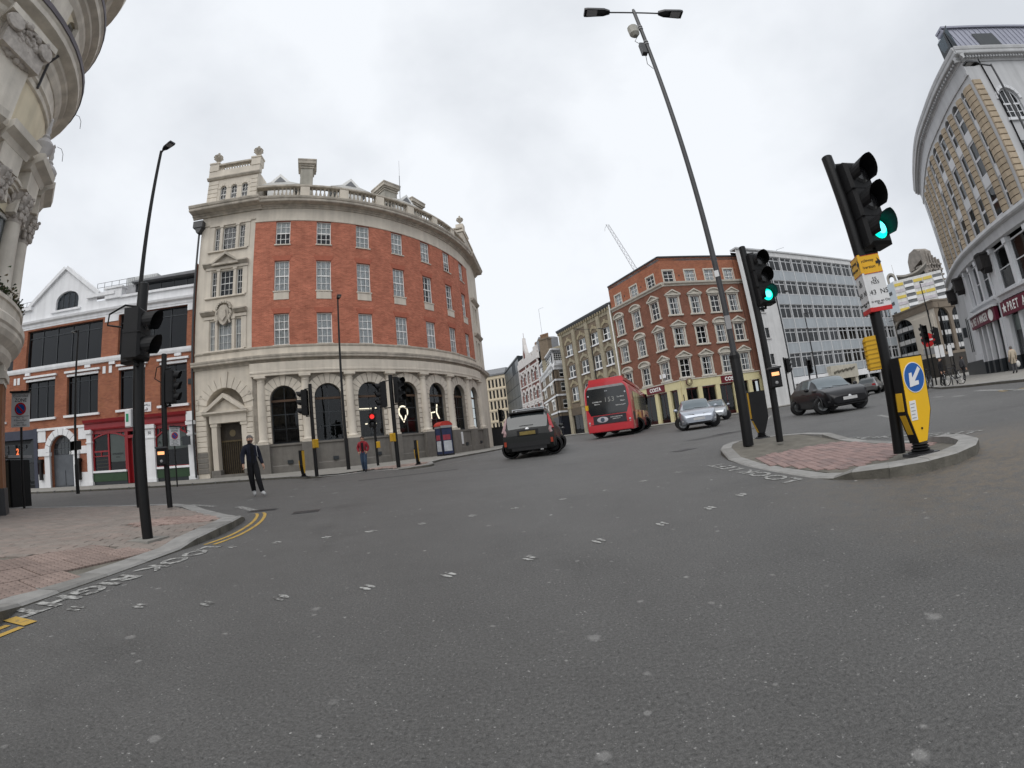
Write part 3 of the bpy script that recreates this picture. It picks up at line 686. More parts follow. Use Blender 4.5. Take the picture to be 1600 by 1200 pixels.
def voussoirs(parent,path,uc,zs,ri,ro,n,d=.04,mat=None,a0=0,a1=PI,name='voussoir',key=False,v=0):
    """wedge stones round an arch, each its own object"""
    for i in range(n):
        a,b=a0+(a1-a0)*(i+.045)/n,a0+(a1-a0)*(i+.955)/n
        m=MB(); ro2=ro*(1.16 if key and i==n//2 else 1)
        P=lambda t,r:(-r*math.cos(t),r*math.sin(t))
        poly=[P(a,ri),P(a,ro2),P(b,ro2),P(b,ri)][::-1]
        m.prism(poly,v-d*(1.6 if key and i==n//2 else 1),v)
        put(name,m.mesh(name,[mat or M_STONE]),parent,path.M(uc,0,zs),True)
def pediment(parent,path,uc,z,w,h,p=.22,mat=None,kind='tri',lean=0):
    """small triangular or round-headed hood over a window"""
    def mk_():
        m=MB(); t=.16*h+.05
        m.box(-w/2,w/2,-p,.05,0,t*.8)
        if kind=='tri':
            m.prism([(-w/2+.05,t*.8),(w/2-.05,t*.8),(0,h-t*.7)],-p*.35,.05)
            m.prism([(-w/2-.04,t*.8),(-w/2+.14,t*.8),(0,h-t),(0,h)],-p*1.1,.05); m.prism([(w/2-.14,t*.8),(w/2+.04,t*.8),(0,h),(0,h-t)],-p*1.1,.05)
        else:
            n=10
            P=lambda i,r,k:(-r*math.cos(PI*i/n),t*.8+k*math.sin(PI*i/n))
            m.prism([P(i,w/2-.1,h-t*1.5) for i in range(n+1)][::-1],-p*.35,.05)
            for i in range(n): m.prism([P(i,w/2+.02,h-t*.8),P(i,w/2-.12,h-t*1.7),P(i+1,w/2-.12,h-t*1.7),P(i+1,w/2+.02,h-t*.8)],-p*1.1,.05)
        return m.mesh('pediment',[mat or M_STONE])
    return put('pediment',cached(('ped',round(w,2),round(h,2),p,kind,(mat or M_STONE).name),mk_),parent,path.M(uc,0,z),True)
# ---------------------------------------------------------------- curved red brick corner building with the stone tower bay
CB=thing('corner_building','curved red brick corner building with stone tower bay and arched ground floor','building',(-12,27,0))
AC=(-20.476,41.173); AR=17.64
def deg2u(a): return R(a-AA0)*AR
AA0,AA1=-76.2,-8.8
ARC=arc_path(*AC,AR,AA0,AA1,72); AL=deg2u(AA1)
def arcM(a,v,z): return ARC.M(deg2u(a),v,z)
BAYS=[-69.55+9.18*i for i in range(7)]; COLS=[-74.12+9.18*i for i in range(8)]
DU=R(1)*AR
hw=.505
w1,w2,w3=(8.17,10.27),(11.84,14.02),(15.25,17.04)
holes=[(deg2u(a)-hw,deg2u(a)+hw,*w) for a in BAYS for w in (w1,w2,w3)]
MB(ARC,.6).wall(0,AL,8.1,17.05,holes,.2).build('brick_wall',M_BRED,CB)
MB(ARC,.8).wall(0,AL,8.1,17.05,(),v=.55).build('interior',M_INT,CB)
drp=[('curtain',1.0),('curtain',1.0),('blind',.5),('curtain',.6),('blind',.95),('curtain',1.0),None]
for i,a in enumerate(BAYS):
    u=deg2u(a)
    for k,(z0,z1) in enumerate((w1,w2,w3)):
        d=('blind',[.48,.55,1.0,1.0,.96,.6,.5][i]) if k==2 else (('curtain',1.0) if k==0 else ('curtain',[1.0,1.0,1.0,1.0,.5,.4,.5][i]))
        window(CB,ARC.M(u-hw,.15,z0),2*hw,z1-z0,3,4,d[0],d[1])
        s=MB(); s.bev(-hw-.06,hw+.06,-.06,.12,-.09,0,.01)
        if k==1: s.bev(-hw,hw,-.03,.03,-.62,-.1,.01)
        put('window_sill',s.mesh('window_sill',[M_STONE]),CB,ARC.M(u,0,z0),True)
        if k<2:   # flat arch of rubbed bricks
            l=cached('flatarch',lambda:MB().prism([(-hw-.02,0),(hw+.02,0),(hw+.17,.36),(-hw-.17,.36)],-.012,.05).mesh('flat_arch',[mk('rubbed_brick',(.40,.125,.078),.8,.15,6,.1)]))
            put('flat_arch',l,CB,ARC.M(u,0,z1+.01),True)
# stone bands of the curved front
MB(ARC,.6).sweep([(0,7.98),(-.05,8.0),(-.07,8.08),(-.07,8.13),(.1,8.15)],0,AL).build('string_course',M_STONED,CB)
MB(ARC,.6).sweep([(.0,7.5),(-.02,7.5),(-.02,7.98),(.1,7.98)],0,AL).build('blocking_course',M_STONE,CB)
MB(ARC,.6).sweep(cornice_profile(7.0,.5,.42),0,AL).build('lower_cornice',M_STONED,CB)
MB(ARC,.6).sweep([(0,6.17),(-.3,6.17),(-.3,6.32),(-.33,6.34),(-.33,6.45),(-.3,6.47),(-.3,7.0),(0,7.0)],0,AL).build('entablature',M_STONE,CB)
MB(ARC,.6).sweep([(0,17.05),(-.05,17.07),(-.05,17.2),(-.02,17.22),(-.02,18.05),(.1,18.06)],0,AL).build('frieze',M_STONE,CB)
MB(ARC,.6).sweep(cornice_profile(18.05,.65,.75),0,AL).build('main_cornice',M_STONED,CB)
# balustrade
bu=[deg2u(a) for a in [-76.2]+[-64.96+9.18*i for i in range(6)]+[-9.2]]
MB(ARC,.6).box(0,AL,-.12,.3,18.72,18.98).build('balustrade_base',M_STONED,CB)
MB(ARC,.6).sweep([(-.12,19.82),(-.16,19.86),(-.16,19.97),(-.1,20.02),(.3,20.02),(.3,19.82),(-.12,19.82)],0,AL).build('balustrade_rail',M_STONED,CB)
for i,u in enumerate(bu):
    if 0<i<7: MB(ARC).box(u-.33,u+.33,-.13,.32,18.98,19.82).build('balustrade_pier',M_STONE,CB)
for i in range(7):
    a,b=bu[i]+(.36 if i else 1.1),bu[i+1]-(.36 if i<6 else .1); balusters(CB,ARC,a,b,18.98,.84,max(4,round((b-a)/.29)))
# ground floor: plinth, arches, rusticated stones and columns
aw=.865; zs,zt=4.66,5.53
ah=[(deg2u(a)-aw,deg2u(a)+aw,1.87,zt) for a in BAYS]
g=MB(ARC,.6).wall(0,AL,1.87,6.2,ah,.34)
for h in ah: g.arch(h[0],h[1],zs,zt,.34,14)
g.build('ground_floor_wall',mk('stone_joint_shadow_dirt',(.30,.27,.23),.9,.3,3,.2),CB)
MB(ARC,.8).wall(0,AL,0,7,(),v=1.3).build('interior',M_INT,CB)
MB(ARC,.6).sweep([(.0,.1),(-.16,.1),(-.16,.5),(-.12,.56),(-.12,1.7),(-.2,1.76),(-.2,1.87),(.4,1.9)],0,AL).build('granite_plinth',M_GRAN,CB)
for a in COLS: MB(ARC).box(deg2u(a)-.42,deg2u(a)+.42,-.42,-.05,.1,1.88).build('plinth_pier',M_GRAN,CB)
for a in BAYS:
    put('plinth_vent',cached('vent',lambda:MB().box(-.17,.17,-.215,-.1,0,.22).mesh('plinth_vent',[M_FRAMED])),CB,arcM(a+.6,0,.62),True)
course=(zs-1.9)/8
for a in BAYS:
    u=deg2u(a); col=4.59*DU
    for k in range(8):
        z=1.9+course*(k+.5)
        for s in (-1,1):
            wd_=col-aw-.28+(.1 if k%2 else -.02); uc=u+s*(aw+wd_/2)
            put('stone_block',stone(wd_,course-.035,.05,M_STONE,'sb'),CB,ARC.M(uc,0,z),True)
    voussoirs(CB,ARC,u,zs,aw,aw+.62,11,.05,key=True)
COLP=[(.34,0),(.34,.1),(.37,.11),(.38,.17),(.33,.22),(.3,.26),(.28,.3),(.285,1.4),(.27,2.6),(.245,3.85),(.27,3.87),(.27,3.91),(.245,3.93),(.245,4.02),(.3,4.08),(.34,4.12)]
ce=cached('col',lambda:_lathe('column',COLP,18,M_STONE,35))
cap=MB().box(-.37,.37,-.37,.37,4.12,4.27).mesh('abacus',[M_STONE]); cbs=MB().box(-.4,.4,-.4,.4,-.02,.1).mesh('column_base',[M_STONE])
for a in COLS: c=put('column',ce,CB,arcM(a,-.02,1.9),True); put('abacus',cap,c); put('column_base',cbs,c)
for i,a in enumerate(BAYS):
    o=window(CB,arcM(a,0,1.9)@Matrix.Translation((-aw,.3,0)),2*aw,zt-1.9,2,4,frame=.07,bar=.05,rail=False,mat=M_FRAMED,arch=True,gl=G_SHOP)
    tr=MB().box(.02,2*aw-.02,-.03,.05,2.62,2.76); tr.build('transom',mk('brown_timber',(.09,.055,.035),.6),o,world=False)
    if i==0:
        r=MB()
        for k in range(13): r.tube([(.12+k*.124,-.06,.02),(.12+k*.124,-.06,1.15)],.012,6)
        r.tube([(.05,-.06,.12),(2*aw-.05,-.06,.12)],.014,6).tube([(.05,-.06,1.0),(2*aw-.05,-.06,1.0)],.014,6); r.build('railing',M_IRON,o,world=False)
# tower bay
TA=R(9); TO=(-16.2,24.05); TW=4.18
TP=Path([(TO[0]-TW*math.cos(TA),TO[1]-TW*math.sin(TA)),TO]); U=lambda u:u+TW
wins=[(U(-3.05),U(-2.66),U(-2.42),U(-1.44),U(-1.16),U(-.76))]
th=[]
for z0,z1 in ((8.2,10.22),(11.9,13.74),(15.3,17.08)):
    W=wins[0]; th+=[(W[0],W[1],z0,z1),(W[2],W[3],z0,z1),(W[4],W[5],z0,z1)]
dr=(U(-2.42),U(-.92),.1,3.4)
oc=U(-1.97); oa=1.38
tw=MB(TP).wall(0,TW,7.0,18.06,th,.2); tw.wall(0,TW,.1,7.0,[(oc-oa,oc+oa,.1,5.74)],.75); tw.arch(oc-oa,oc+oa,4.36,5.74,.75,16)
tw.face([(0,0,.1),(0,6,.1),(0,6,18.06),(0,0,18.06)][::-1]); tw.face([(TW,0,7),(TW,1.2,7),(TW,1.2,18.06),(TW,0,18.06)])
tw.build('tower_wall',M_STONE,CB)
MB(TP).wall(0,TW,.1,18,(),v=.75).build('interior',M_INT,CB)
for j,(z0,z1) in enumerate(((8.2,10.22),(11.9,13.74),(15.3,17.08))):
    W=wins[0]
    for k in range(3):
        a,b=W[2*k],W[2*k+1]; window(CB,TP.M(a,.1,z0),b-a,z1-z0,3 if k==1 else 2,4,'curtain' if j==0 else None,frame=.035,bar=.018)
    MB(TP).bev(U(-3.5),U(-.5),-.12,.1,z0-.12,z0,.02).build('window_sill',M_STONE,CB)
    for u in (U(-2.54),U(-1.3)): MB(TP).box(u-.1,u+.1,-.08,.05,z0,z1+.05).box(u-.14,u+.14,-.12,.05,z1-.02,z1+.12).build('pilaster',M_STONE,CB)
    for u in (U(-3.28),U(-.56)): MB(TP).box(u-.18,u+.18,-.05,.05,z0,z1+.1).build('pilaster',M_STONE,CB)
    MB(TP).box(U(-3.5),U(-.36),-.1,.05,z1+.12,z1+.3).build('lintel',M_STONE,CB)
for z,kind in ((14.05,'tri'),(10.62,'cart')):
    for a,b in ((U(-3.7),U(-2.72) if kind=='cart' else U(-2.9)),(U(-1.25) if kind=='cart' else U(-1.1),U(-.34))): MB(TP).sweep([(0,z),(-.12,z),(-.3,z+.18),(-.34,z+.18),(-.34,z+.27),(0,z+.3)],a,b).build('hood_cornice',M_STONED,CB)
pediment(CB,TP,U(-2.0),14.1,2.0,.95,.3,M_STONED)
ct=MB(TP); c0=U(-1.98)
ct.prism([(c0-.42,10.35),(c0-.2,9.95),(c0,9.82),(c0+.2,9.95),(c0+.42,10.35),(c0+.38,10.9),(c0+.24,11.15),(c0,11.22),(c0-.24,11.15),(c0-.38,10.9)],-.22,.05)
ct.prism([(c0-.24,10.4),(c0,10.1),(c0+.24,10.4),(c0+.2,10.85),(c0-.2,10.85)],-.32,-.2)
for k in range(9):
    a=PI*k/8; ct.box(c0-.5*math.cos(a)-.07,c0-.5*math.cos(a)+.07,-.26,.05,11.0+.42*math.sin(a)-.07,11.0+.42*math.sin(a)+.07)
for s in (-1,1): ct.tube([(c0+s*.42,-.15,10.9),(c0+s*.55,-.18,10.6),(c0+s*.4,-.2,10.2),(c0+s*.5,-.16,9.95)],.08,6)
ct.build('cartouche',M_STONED,CB)
for z0,prof in ((8.0,[(0,7.98),(-.05,8.0),(-.08,8.06),(-.08,8.13),(.1,8.15)]),(7.0,cornice_profile(7.0,.5,.4)),(17.5,[(0,17.3),(-.06,17.32),(-.06,17.4),(0,17.42)])):
    MB(TP).sweep(prof,-.1 if z0==7.0 else 0,TW+(.28 if z0==7.0 else 0)).build('string_course' if z0!=7 else 'lower_cornice',M_STONED,CB)
MB(TP).sweep(cornice_profile(18.05,.7,.95),-.75,TW+.45).build('main_cornice',M_STONED,CB)
# rusticated courses beside the doorway arch, and its voussoirs
for k in range(15):
    z=.38+k*.335+.17
    if z>5.7: break
    h=.30; mt=M_GRAN if z<1.8 else M_STONE
    half=oa if z<4.36 else oa*math.sqrt(max(.0,1-((z-4.36)/1.38)**2))
    for a,b in ((.05,oc-half-.02-(.0 if z<4.3 else .55)),(oc+half+.02+(0 if z<4.3 else .55),TW-.03)):
        if b-a>.15: put('stone_block',stone(b-a,h,.05,mt,'sbt'+mt.name),CB,TP.M((a+b)/2,0,z),True)
voussoirs(CB,TP,oc,4.36,oa,oa+.7,11,.05,key=True,a0=R(12),a1=R(168))
MB(TP).wall(oc-oa,oc+oa,4.0,5.8,(),v=.74).build('arch_back',M_STONED,CB)
for a,b in ((U(-3.15),U(-2.5)),(U(-.84),U(-.45))): MB(TP).box(a,b,-.12,.45,.1,.55).build('doorway_base',M_GRAN,CB)
for a,b in ((U(-3.0),U(-2.62)),(U(-.86),U(-.5))):
    MB(TP).box(a,b,-.06,.45,.55,3.45).box(a-.06,b+.06,-.1,.45,3.3,3.5).build('pilaster',M_STONE,CB)
MB(TP).box(U(-3.1),U(-.46),-.14,.5,3.5,4.0).sweep([(.4,4.0),(-.14,4.0),(-.3,4.12),(-.34,4.12),(-.34,4.22),(.4,4.24)],U(-3.55),U(-.34)).build('doorway_lintel',M_STONE,CB)
pd=MB(TP); a,b,c=U(-3.55),U(-.34),U(-1.95)
pd.prism([(a+.2,4.24),(b-.2,4.24),(c,4.98)],-.1,.4); pd.prism([(a,4.24),(a+.36,4.24),(c,5.08),(c,5.36)],-.36,.4); pd.prism([(b-.36,4.24),(b,4.24),(c,5.36),(c,5.08)],-.36,.4); pd.build('pediment',M_STONE,CB)
d=MB(TP); d.box(U(-2.62),U(-.86),.42,.5,.1,3.5); dd=d.build('door',mk('bronze_door',(.035,.028,.022),.45,.3,6,.1),CB)
q=MB(TP)
for k in range(11): q.box(U(-2.5)+k*.15,U(-2.5)+k*.15+.03,.36,.40,.2,2.3)
q.box(U(-2.58),U(-.9),.35,.41,2.3,2.4).box(U(-2.58),U(-.9),.35,.41,.2,.28).build('gate',mk('bronze_gate',(.11,.085,.05),.4,.3,6,.1,metal=.5),dd)
q=MB(TP); q.lathe([(.22,0),(.22,.03)],c=(U(-1.74),.40,2.85),n=16,axis='y'); q.build('emblem',mk('dull_brass',(.16,.13,.08),.4,metal=.6),dd)
st=MB(TP).box(U(-2.9),U(-.6),-.3,.45,.1,.26); st.build('doorstep',M_GRAN,CB)
# tower top storey
TZ=18.8
hl=[]
for c in (-2.8,-1.95,-1.1): hl.append((U(c)-.24,U(c)+.24,19.2,20.62))
t=MB(TP).wall(.1,TW-.1,TZ,21.4,hl,.2)
for h in hl: t.arch(h[0],h[1],20.38,20.62,.2,8)
t.face([(.1,0,TZ),(.1,4.2,TZ),(.1,4.2,21.4),(.1,0,21.4)][::-1]); t.face([(TW-.1,0,TZ),(TW-.1,4.2,TZ),(TW-.1,4.2,21.4),(TW-.1,0,21.4)]); t.face([(.1,4.2,21.4),(.1,0,21.4),(TW-.1,0,21.4),(TW-.1,4.2,21.4)][::-1])
t.build('tower_storey',M_STONE,CB)
MB(TP).wall(.2,TW-.2,TZ,21.3,(),v=.5).build('interior',M_INT,CB)
for h in hl: window(CB,TP.M(h[0],.1,19.2),.48,1.42,2,4,frame=.035,bar=.018,arch=True); voussoirs(CB,TP,(h[0]+h[1])/2,20.38,.24,.42,5,.03)
for k in range(6):
    z=19.0+k*.36
    for a,b in ((.12,U(-3.25)),(U(-.66),TW-.12)): put('stone_block',stone(b-a,.33,.04,M_STONE,'sbq'),CB,TP.M((a+b)/2,0,z+.17),True)
MB(TP).sweep([(0,21.2),(-.1,21.22),(-.2,21.34),(-.2,21.42),(0,21.46)],0,TW).build('string_course',M_STONED,CB)
MB(TP).box(.05,TW-.05,-.06,.4,21.46,22.02).build('parapet',M_STONE,CB)
MB(TP).box(.05,TW-.05,-.08,.35,22.48,22.62).build('balustrade_rail',M_STONED,CB)
for a,b in ((.05,.8),(TW-.75,TW-.02)): MB(TP).box(a,b,-.1,.6,22.02,22.66).box(a-.04,b+.04,-.14,.64,22.66,22.78).build('balustrade_pier',M_STONE,CB)
balusters(CB,TP,.85,TW-.8,22.02,.46,12,.12,.75)
urn(CB,TP.M(.5,.2,22.78),.76); urn(CB,TP.M(TW-.4,.2,22.78),.76)
# rain-water head and pipe at the tower's left edge
rw=MB(TP).box(-.5,.25,-.45,.0,17.2,17.7).prism([(-.4,17.2),(-.2,16.8),(0,16.8),(.2,17.2)],-.4,0); rw.build('rainwater_head',M_IRON2,CB)
MB().tube([TP(-.1,-.15,16.9),TP(-.1,-.15,.2)],.07,8).build('downpipe',M_IRON2,CB)
# far end bay and its little belvedere
E0=ARC(AL,0,0); E1=ARC.at(AL)[1]; EP=Path([(E0.x-E1.x*.1,E0.y-E1.y*.1),(E0.x+.12,E0.y+3.0),(E0.x+.15,E0.y+4.6)])
EP=Path([(E0.x,E0.y),(E0.x+.35,E0.y+2.2),(E0.x+.45,E0.y+5.0)])
e=MB(EP).wall(0,EP.len,.1,18.06,[(1.0,1.5,8.2,10.2),(1.8,2.8,8.2,10.2),(1.0,1.5,11.9,13.7),(1.8,2.8,11.9,13.7)],.25); e.build('end_bay_wall',M_STONE,CB)
for z,h,p in ((7.0,.5,.45),(18.05,.7,.9)): MB(EP).sweep(cornice_profile(z,h,p),-.1,EP.len).build('main_cornice' if z>9 else 'lower_cornice',M_STONED,CB)
for z in (10.6,14.1): MB(EP).sweep([(0,z),(-.12,z),(-.3,z+.18),(-.34,z+.27),(0,z+.3)],.6,3.4).build('hood_cornice',M_STONED,CB)
MB(EP).box(.1,EP.len,0,3.4,18.8,21.3).box(-.05,EP.len,-.12,3.5,21.2,21.4).build('end_belvedere',M_STONE,CB)
for q in (.2,): MB(EP).box(q,q+.75,-.05,.7,21.4,22.2).build('balustrade_pier',M_STONE,CB); urn(CB,EP.M(q+.35,.3,22.2),.75)
balusters(CB,EP,1.0,3.2,21.4,.5,8,.2,.75); MB(EP).box(1,3.4,.05,.4,21.9,22.05).build('balustrade_rail',M_STONED,CB)
WP=Path([(EP(0,0,0).x-3.2,EP(0,0,0).y+.4),(EP(0,0,0).x,EP(0,0,0).y+.02)]); balusters(CB,WP,.6,3.1,21.1,.5,9,.1,.75); MB(WP).box(.3,3.2,0,.3,21.6,21.75).box(.3,3.2,0,3,18.8,21.1).build('balustrade_rail',M_STONED,CB)
# roof behind the balustrade with dormers and chimneys
MB(ARC,.8).sweep([(.3,18.75),(1.0,18.8),(2.6,20.6),(6,21.2),(6,18.7)],0,AL).build('roof',M_SLATE,CB)
for a in (-71.4,-53.5,-36.6):
    u=deg2u(a); m=MB(ARC); m.box(u-1.0,u+1.0,.9,3.2,19.6,20.6); mm_=m.build('dormer',M_FRAMEW,CB)
    p=MB(ARC); p.prism([(u-1.6,20.55),(u+1.6,20.55),(u+.75,20.75),(u,21.45),(u-.75,20.75)],.6,3.3); p.build('dormer_pediment',M_FRAMEW,mm_)
    p=MB(ARC); p.prism([(u-.45,20.74),(u+.45,20.74),(u,21.2)],.585,.61); p.build('tympanum',M_LEAD,mm_)
CHM=mk('chimney_render',(.40,.38,.33),.85,.2,1.5,.2,20,streak=.2)
def chimney(a,v,w,d,z0,z1,mat=CHM):
    u=deg2u(a); P=ARC.M(u,v,0); m=MB().box(-w/2,w/2,0,d,z0,z1-.55); c=put('chimney_stack',m.mesh('chimney_stack',[mat]),CB,P,True)
    k=MB().box(-w/2-.08,w/2+.08,-.08,d+.08,z1-.75,z1-.68).box(-w/2-.1,w/2+.1,-.1,d+.1,z1-.55,z1-.4).box(-w/2-.22,w/2+.22,-.22,d+.22,z1-.4,z1-.12).box(-w/2-.25,w/2+.25,-.25,d+.25,z1-.12,z1); put('chimney_cap',k.mesh('chimney_cap',[M_STONED]),c)
chimney(-65.0,1.4,.95,1.1,19.5,23.3); chimney(-39.6,1.6,1.25,1.5,19.5,22.7); chimney(-27.5,1.9,1.35,1.5,19.5,22.5)
MB().tube([(-7.4,31.2,21),(-7.4,31.2,23.6)],.03,5).tube([(-7.4,31.2,23.6),(-7.4,31.2,25.2)],.012,4).build('roof_aerial',M_LEAD,CB)
# lit letters hanging inside the arched windows
NEON=lit('warm_neon',(1.0,.86,.66),1.9)
def sign(a,make,label,v=.62,z=3.35):
    m=MB(); make(m); M=arcM(a,v,z); o=put('lit_sign',m.mesh('lit_sign',[NEON]),None,M); tag(o,label,'lit sign','lit signs in the arched windows')
def sT(m): m.tube([(-.62,0,.42),(.38,0,.42)],.06,6).tube([(.3,0,0),(.52,0,-.62)],.05,6).tube([(-.18,0,-.5),(-.16,0,-.62)],.08,6).tube([(.55,0,.44),(.62,0,.44)],.07,6)
def sO(m):
    m.tube([(.36*math.cos(t),0,.12+.40*math.sin(t)) for t in [R(-60+i*20) for i in range(16)]],.06,6); m.tube([(-.2,0,-.24),(0,0,-.62),(.2,0,-.24)],.05,6)
def sK(m): m.tube([(.42,0,.62),(.3,0,0),(.56,0,-.5)],.055,6).tube([(.3,0,.05),(-.3,0,-.02),(-.32,0,-.5)],.055,6)
sign(BAYS[2]-.2,sT,'lit tube sign shaped like a T in an arched window'); sign(BAYS[3]-.3,sO,'lit ring shaped like a map pin in an arched window'); sign(BAYS[4]+.3,sK,'lit tube sign shaped like a K in an arched window')
# ---------------------------------------------------------------- white gabled brick building at the left
LB=thing('gabled_building','red brick building with white gable and red shopfront beside the stone tower','building',(-28,22,0))
LA=R(11.3); LO=(-20.45,23.45); LW=24.0
LP=Path([(LO[0]-LW*math.cos(LA),LO[1]-LW*math.sin(LA)),LO]); V=lambda u:u+LW
big=[(V(-15.15),V(-7.65),8.75,11.6),(V(-6.2),V(-.58),8.8,11.72)]; big0=(V(-23.5),V(-16.55),8.75,11.55)
small=[(V(-14.95),V(-11.93),5.0,7.85),(V(-10.75),V(-7.83),5.0,7.87),(V(-6.0),V(-3.8),5.05,7.75),(V(-2.6),V(-.52),5.02,7.75),(V(-19.6),V(-17.2),5.0,7.8)]
MB(LP).wall(0,LW,4.2,12.1,big+[big0]+small,.3).build('brick_wall',M_BRED2,LB)
MB(LP).wall(0,LW,.1,12.2,(),v=1.6).build('interior',M_INT,LB)
# upper white storey and gable
gz=13.05
gab=[(V(-16.3),12.1),(V(-.05),12.1),(V(-.05),13.05),(V(-6.2),13.05),(V(-6.2),13.3),(V(-8.4),13.55),(V(-11.75),16.05),(V(-15.0),13.5),(V(-16.3),13.4)]
def gable_wall():
    m=MB(LP); a0,a1=V(-12.45),V(-10.2); m.wall(V(-16.3),V(-8.4),12.1,12.83,(),0); n=12; c=(a0+a1)/2; r=(a1-a0)/2
    top=lambda u: 16.05-(16.05-13.55)/(V(-8.4)-V(-11.75))*(u-V(-11.75)) if u>V(-11.75) else 16.05-(16.05-13.5)/(V(-11.75)-V(-15.0))*(V(-11.75)-u) if u>V(-15) else 13.45
    us=[V(-16.3),V(-15)]+[V(-15)+(a0-V(-15))*i/4 for i in range(1,5)]
    for p,q in zip(us,us[1:]): m.face([(p,0,12.83),(q,0,12.83),(q,0,top(q)),(p,0,top(p))])
    P=[(c-r*math.cos(PI*i/n),13.5+.75*math.sin(PI*i/n)) for i in range(n+1)]
    for p,q in zip(P,P[1:]): m.face([(p[0],0,p[1]),(q[0],0,q[1]),(q[0],0,top(q[0])),(p[0],0,top(p[0]))]); m.face([(q[0],0,q[1]),(p[0],0,p[1]),(p[0],.3,p[1]),(q[0],.3,q[1])])
    us=[a1+(V(-8.4)-a1)*i/4 for i in range(5)]
    for p,q in zip(us,us[1:]): m.face([(p,0,12.83),(q,0,12.83),(q,0,top(q)),(p,0,top(p))])
    m.face([(a0,0,12.83),(a0,0,13.5),(a0,.3,13.5),(a0,.3,12.83)]); m.face([(a1,0,13.5),(a1,0,12.83),(a1,.3,12.83),(a1,.3,13.5)])
    m.box(V(-8.4),V(0),0,.4,12.1,13.0); m.box(0,V(-16.3),0,.4,12.1,13.3)
    return m
gable_wall().build('gable_wall',M_WHITE,LB)
# raking coping, parapet copings, cornice and string courses
def rake(u0,z0,u1,z1,name='gable_coping'):
    m=MB(LP); d=Vector((u1-u0,z1-z0)).normalized(); n=(-d.y*.28,d.x*.28); m.prism([(u0,z0),(u1,z1),(u1+n[0],z1+n[1]),(u0+n[0],z0+n[1])] ,-.18,.4); m.build(name,M_WHITE,LB)
rake(V(-15.1),13.42,V(-11.75),16.02); rake(V(-11.75),16.02,V(-8.3),13.46)
MB(LP).box(V(-16.5),V(-14.9),-.2,.4,13.25,13.5).build('parapet_coping',M_WHITE,LB); MB(LP).box(V(-9.3),V(-6.7),-.2,.4,13.3,13.55).build('parapet_coping',M_WHITE,LB)
MB(LP).box(V(-7.6),V(-6.1),-.14,.4,13.0,13.85).box(V(-7.7),V(-6.0),-.22,.45,13.72,13.85).build('parapet_pier',M_WHITE,LB)
MB(LP).box(V(-6.2),V(0),-.12,.45,12.95,13.12).build('parapet_coping',M_WHITE,LB)
cor_=[(0,11.85),(-.06,11.87),(-.06,12.05),(-.22,12.15),(-.26,12.3),(0,12.34)]
MB(LP).sweep(cor_,0,V(-.02)).build('cornice',M_WHITE,LB)
MB(LP).box(0,V(-.05),-.03,.05,11.72,11.86).build('string_course',M_WHITE,LB)
MB(LP).sweep([(0,8.42),(-.1,8.44),(-.14,8.6),(-.14,8.78),(.05,8.8)],0,V(-.02)).build('string_course',M_WHITE,LB)
for u in (-16.9,-7.45,-.58): MB(LP).box(V(u),V(u)+(.55 if u>-1 else 1.2),-.04,.05,11.3,11.72).build('pier_band',M_WHITE,LB)
for u in (-17.2,-14.8,-8.8,-6.6,-1.2): MB(LP).box(V(u)-.25,V(u)+.25,-.1,.05,8.22,8.42).build('corbel',M_WHITE,LB)
for u in (-16.2,-15.8,-7.3,-6.75): MB(LP).box(V(u)-.13,V(u)+.13,-.03,.05,7.65,8.15).build('white_block',M_WHITE,LB)
def glazed(h,cols,tr,name='window',depth=.22,mt=M_FRAMED,gl=G_DARK,extra=None):
    a,b,c,d=h; m=MB(); w,hh=b-a,d-c; t=.06
    m.box(0,w,0,.08,0,t).box(0,w,0,.08,hh-t,hh).box(0,t,0,.08,t,hh-t).box(w-t,w,0,.08,t,hh-t)
    for i in range(1,cols): m.box(w*i/cols-t*.6,w*i/cols+t*.6,.0,.08,t,hh-t)
    for z in tr: m.box(t,w-t,.01,.07,hh*z-t*.6,hh*z+t*.6)
    o=put(name,m.mesh(name,[mt]),LB,LP.M(a,depth,c),True)
    for i in range(cols):
        zz=[0]+[z*hh for z in tr]+[hh]
        for p,q in zip(zz,zz[1:]): put('pane',_pane(w/cols,q-p,gl),o,Matrix.Translation((w*i/cols,.05,p)))
    return o
def _pane(w,h,gl): return cached(('pane',round(w,2),round(h,2),gl.name),lambda:_pm(w,h,gl))
def _pm(w,h,gl):
    m=MB(); m.face([(.02,0,.02),(w-.02,0,.02),(w-.02,0,h-.02),(.02,0,h-.02)]); return m.mesh('pane',[gl])
for h in big+[big0]: glazed(h,5 if h is not big[1] else 4,[.80])
for h in small:
    glazed(h,2 if h[1]-h[0]<2.5 else 3,[.82])
    a,b=h[0],h[1]; MB(LP).box(a-.18,b+.18,-.16,.1,7.98,8.12).build('lintel',M_WHITE,LB); MB(LP).box(a-.02,b+.02,-.04,.1,7.74,7.9).build('window_head',M_WHITE,LB); MB(LP).box(a-.18,b+.18,-.14,.15,4.86,5.02).build('window_sill',M_WHITE,LB)
lw=MB(); lw.prism([(0,0),(2.25,0)]+[(1.125+1.125*math.cos(PI*i/12),.67+.75*math.sin(PI*i/12)) for i in range(13)],0,.05); o=put('lunette_window',lw.mesh('lunette_window',[G_DARK]),LB,LP.M(V(-12.45),.18,12.83),True)
for x in (.55,1.12,1.7): put('glazing_bar',MB().box(x-.03,x+.03,-.03,0,0,1.3).mesh('glazing_bar',[M_FRAMED]),o)
put('glazing_bar',MB().box(0,2.25,-.03,0,.0,.08).mesh('glazing_bar',[M_FRAMED]),o); MB(LP).box(V(-12.8),V(-9.9),-.12,.1,12.68,12.83).build('window_sill',M_WHITE,LB)
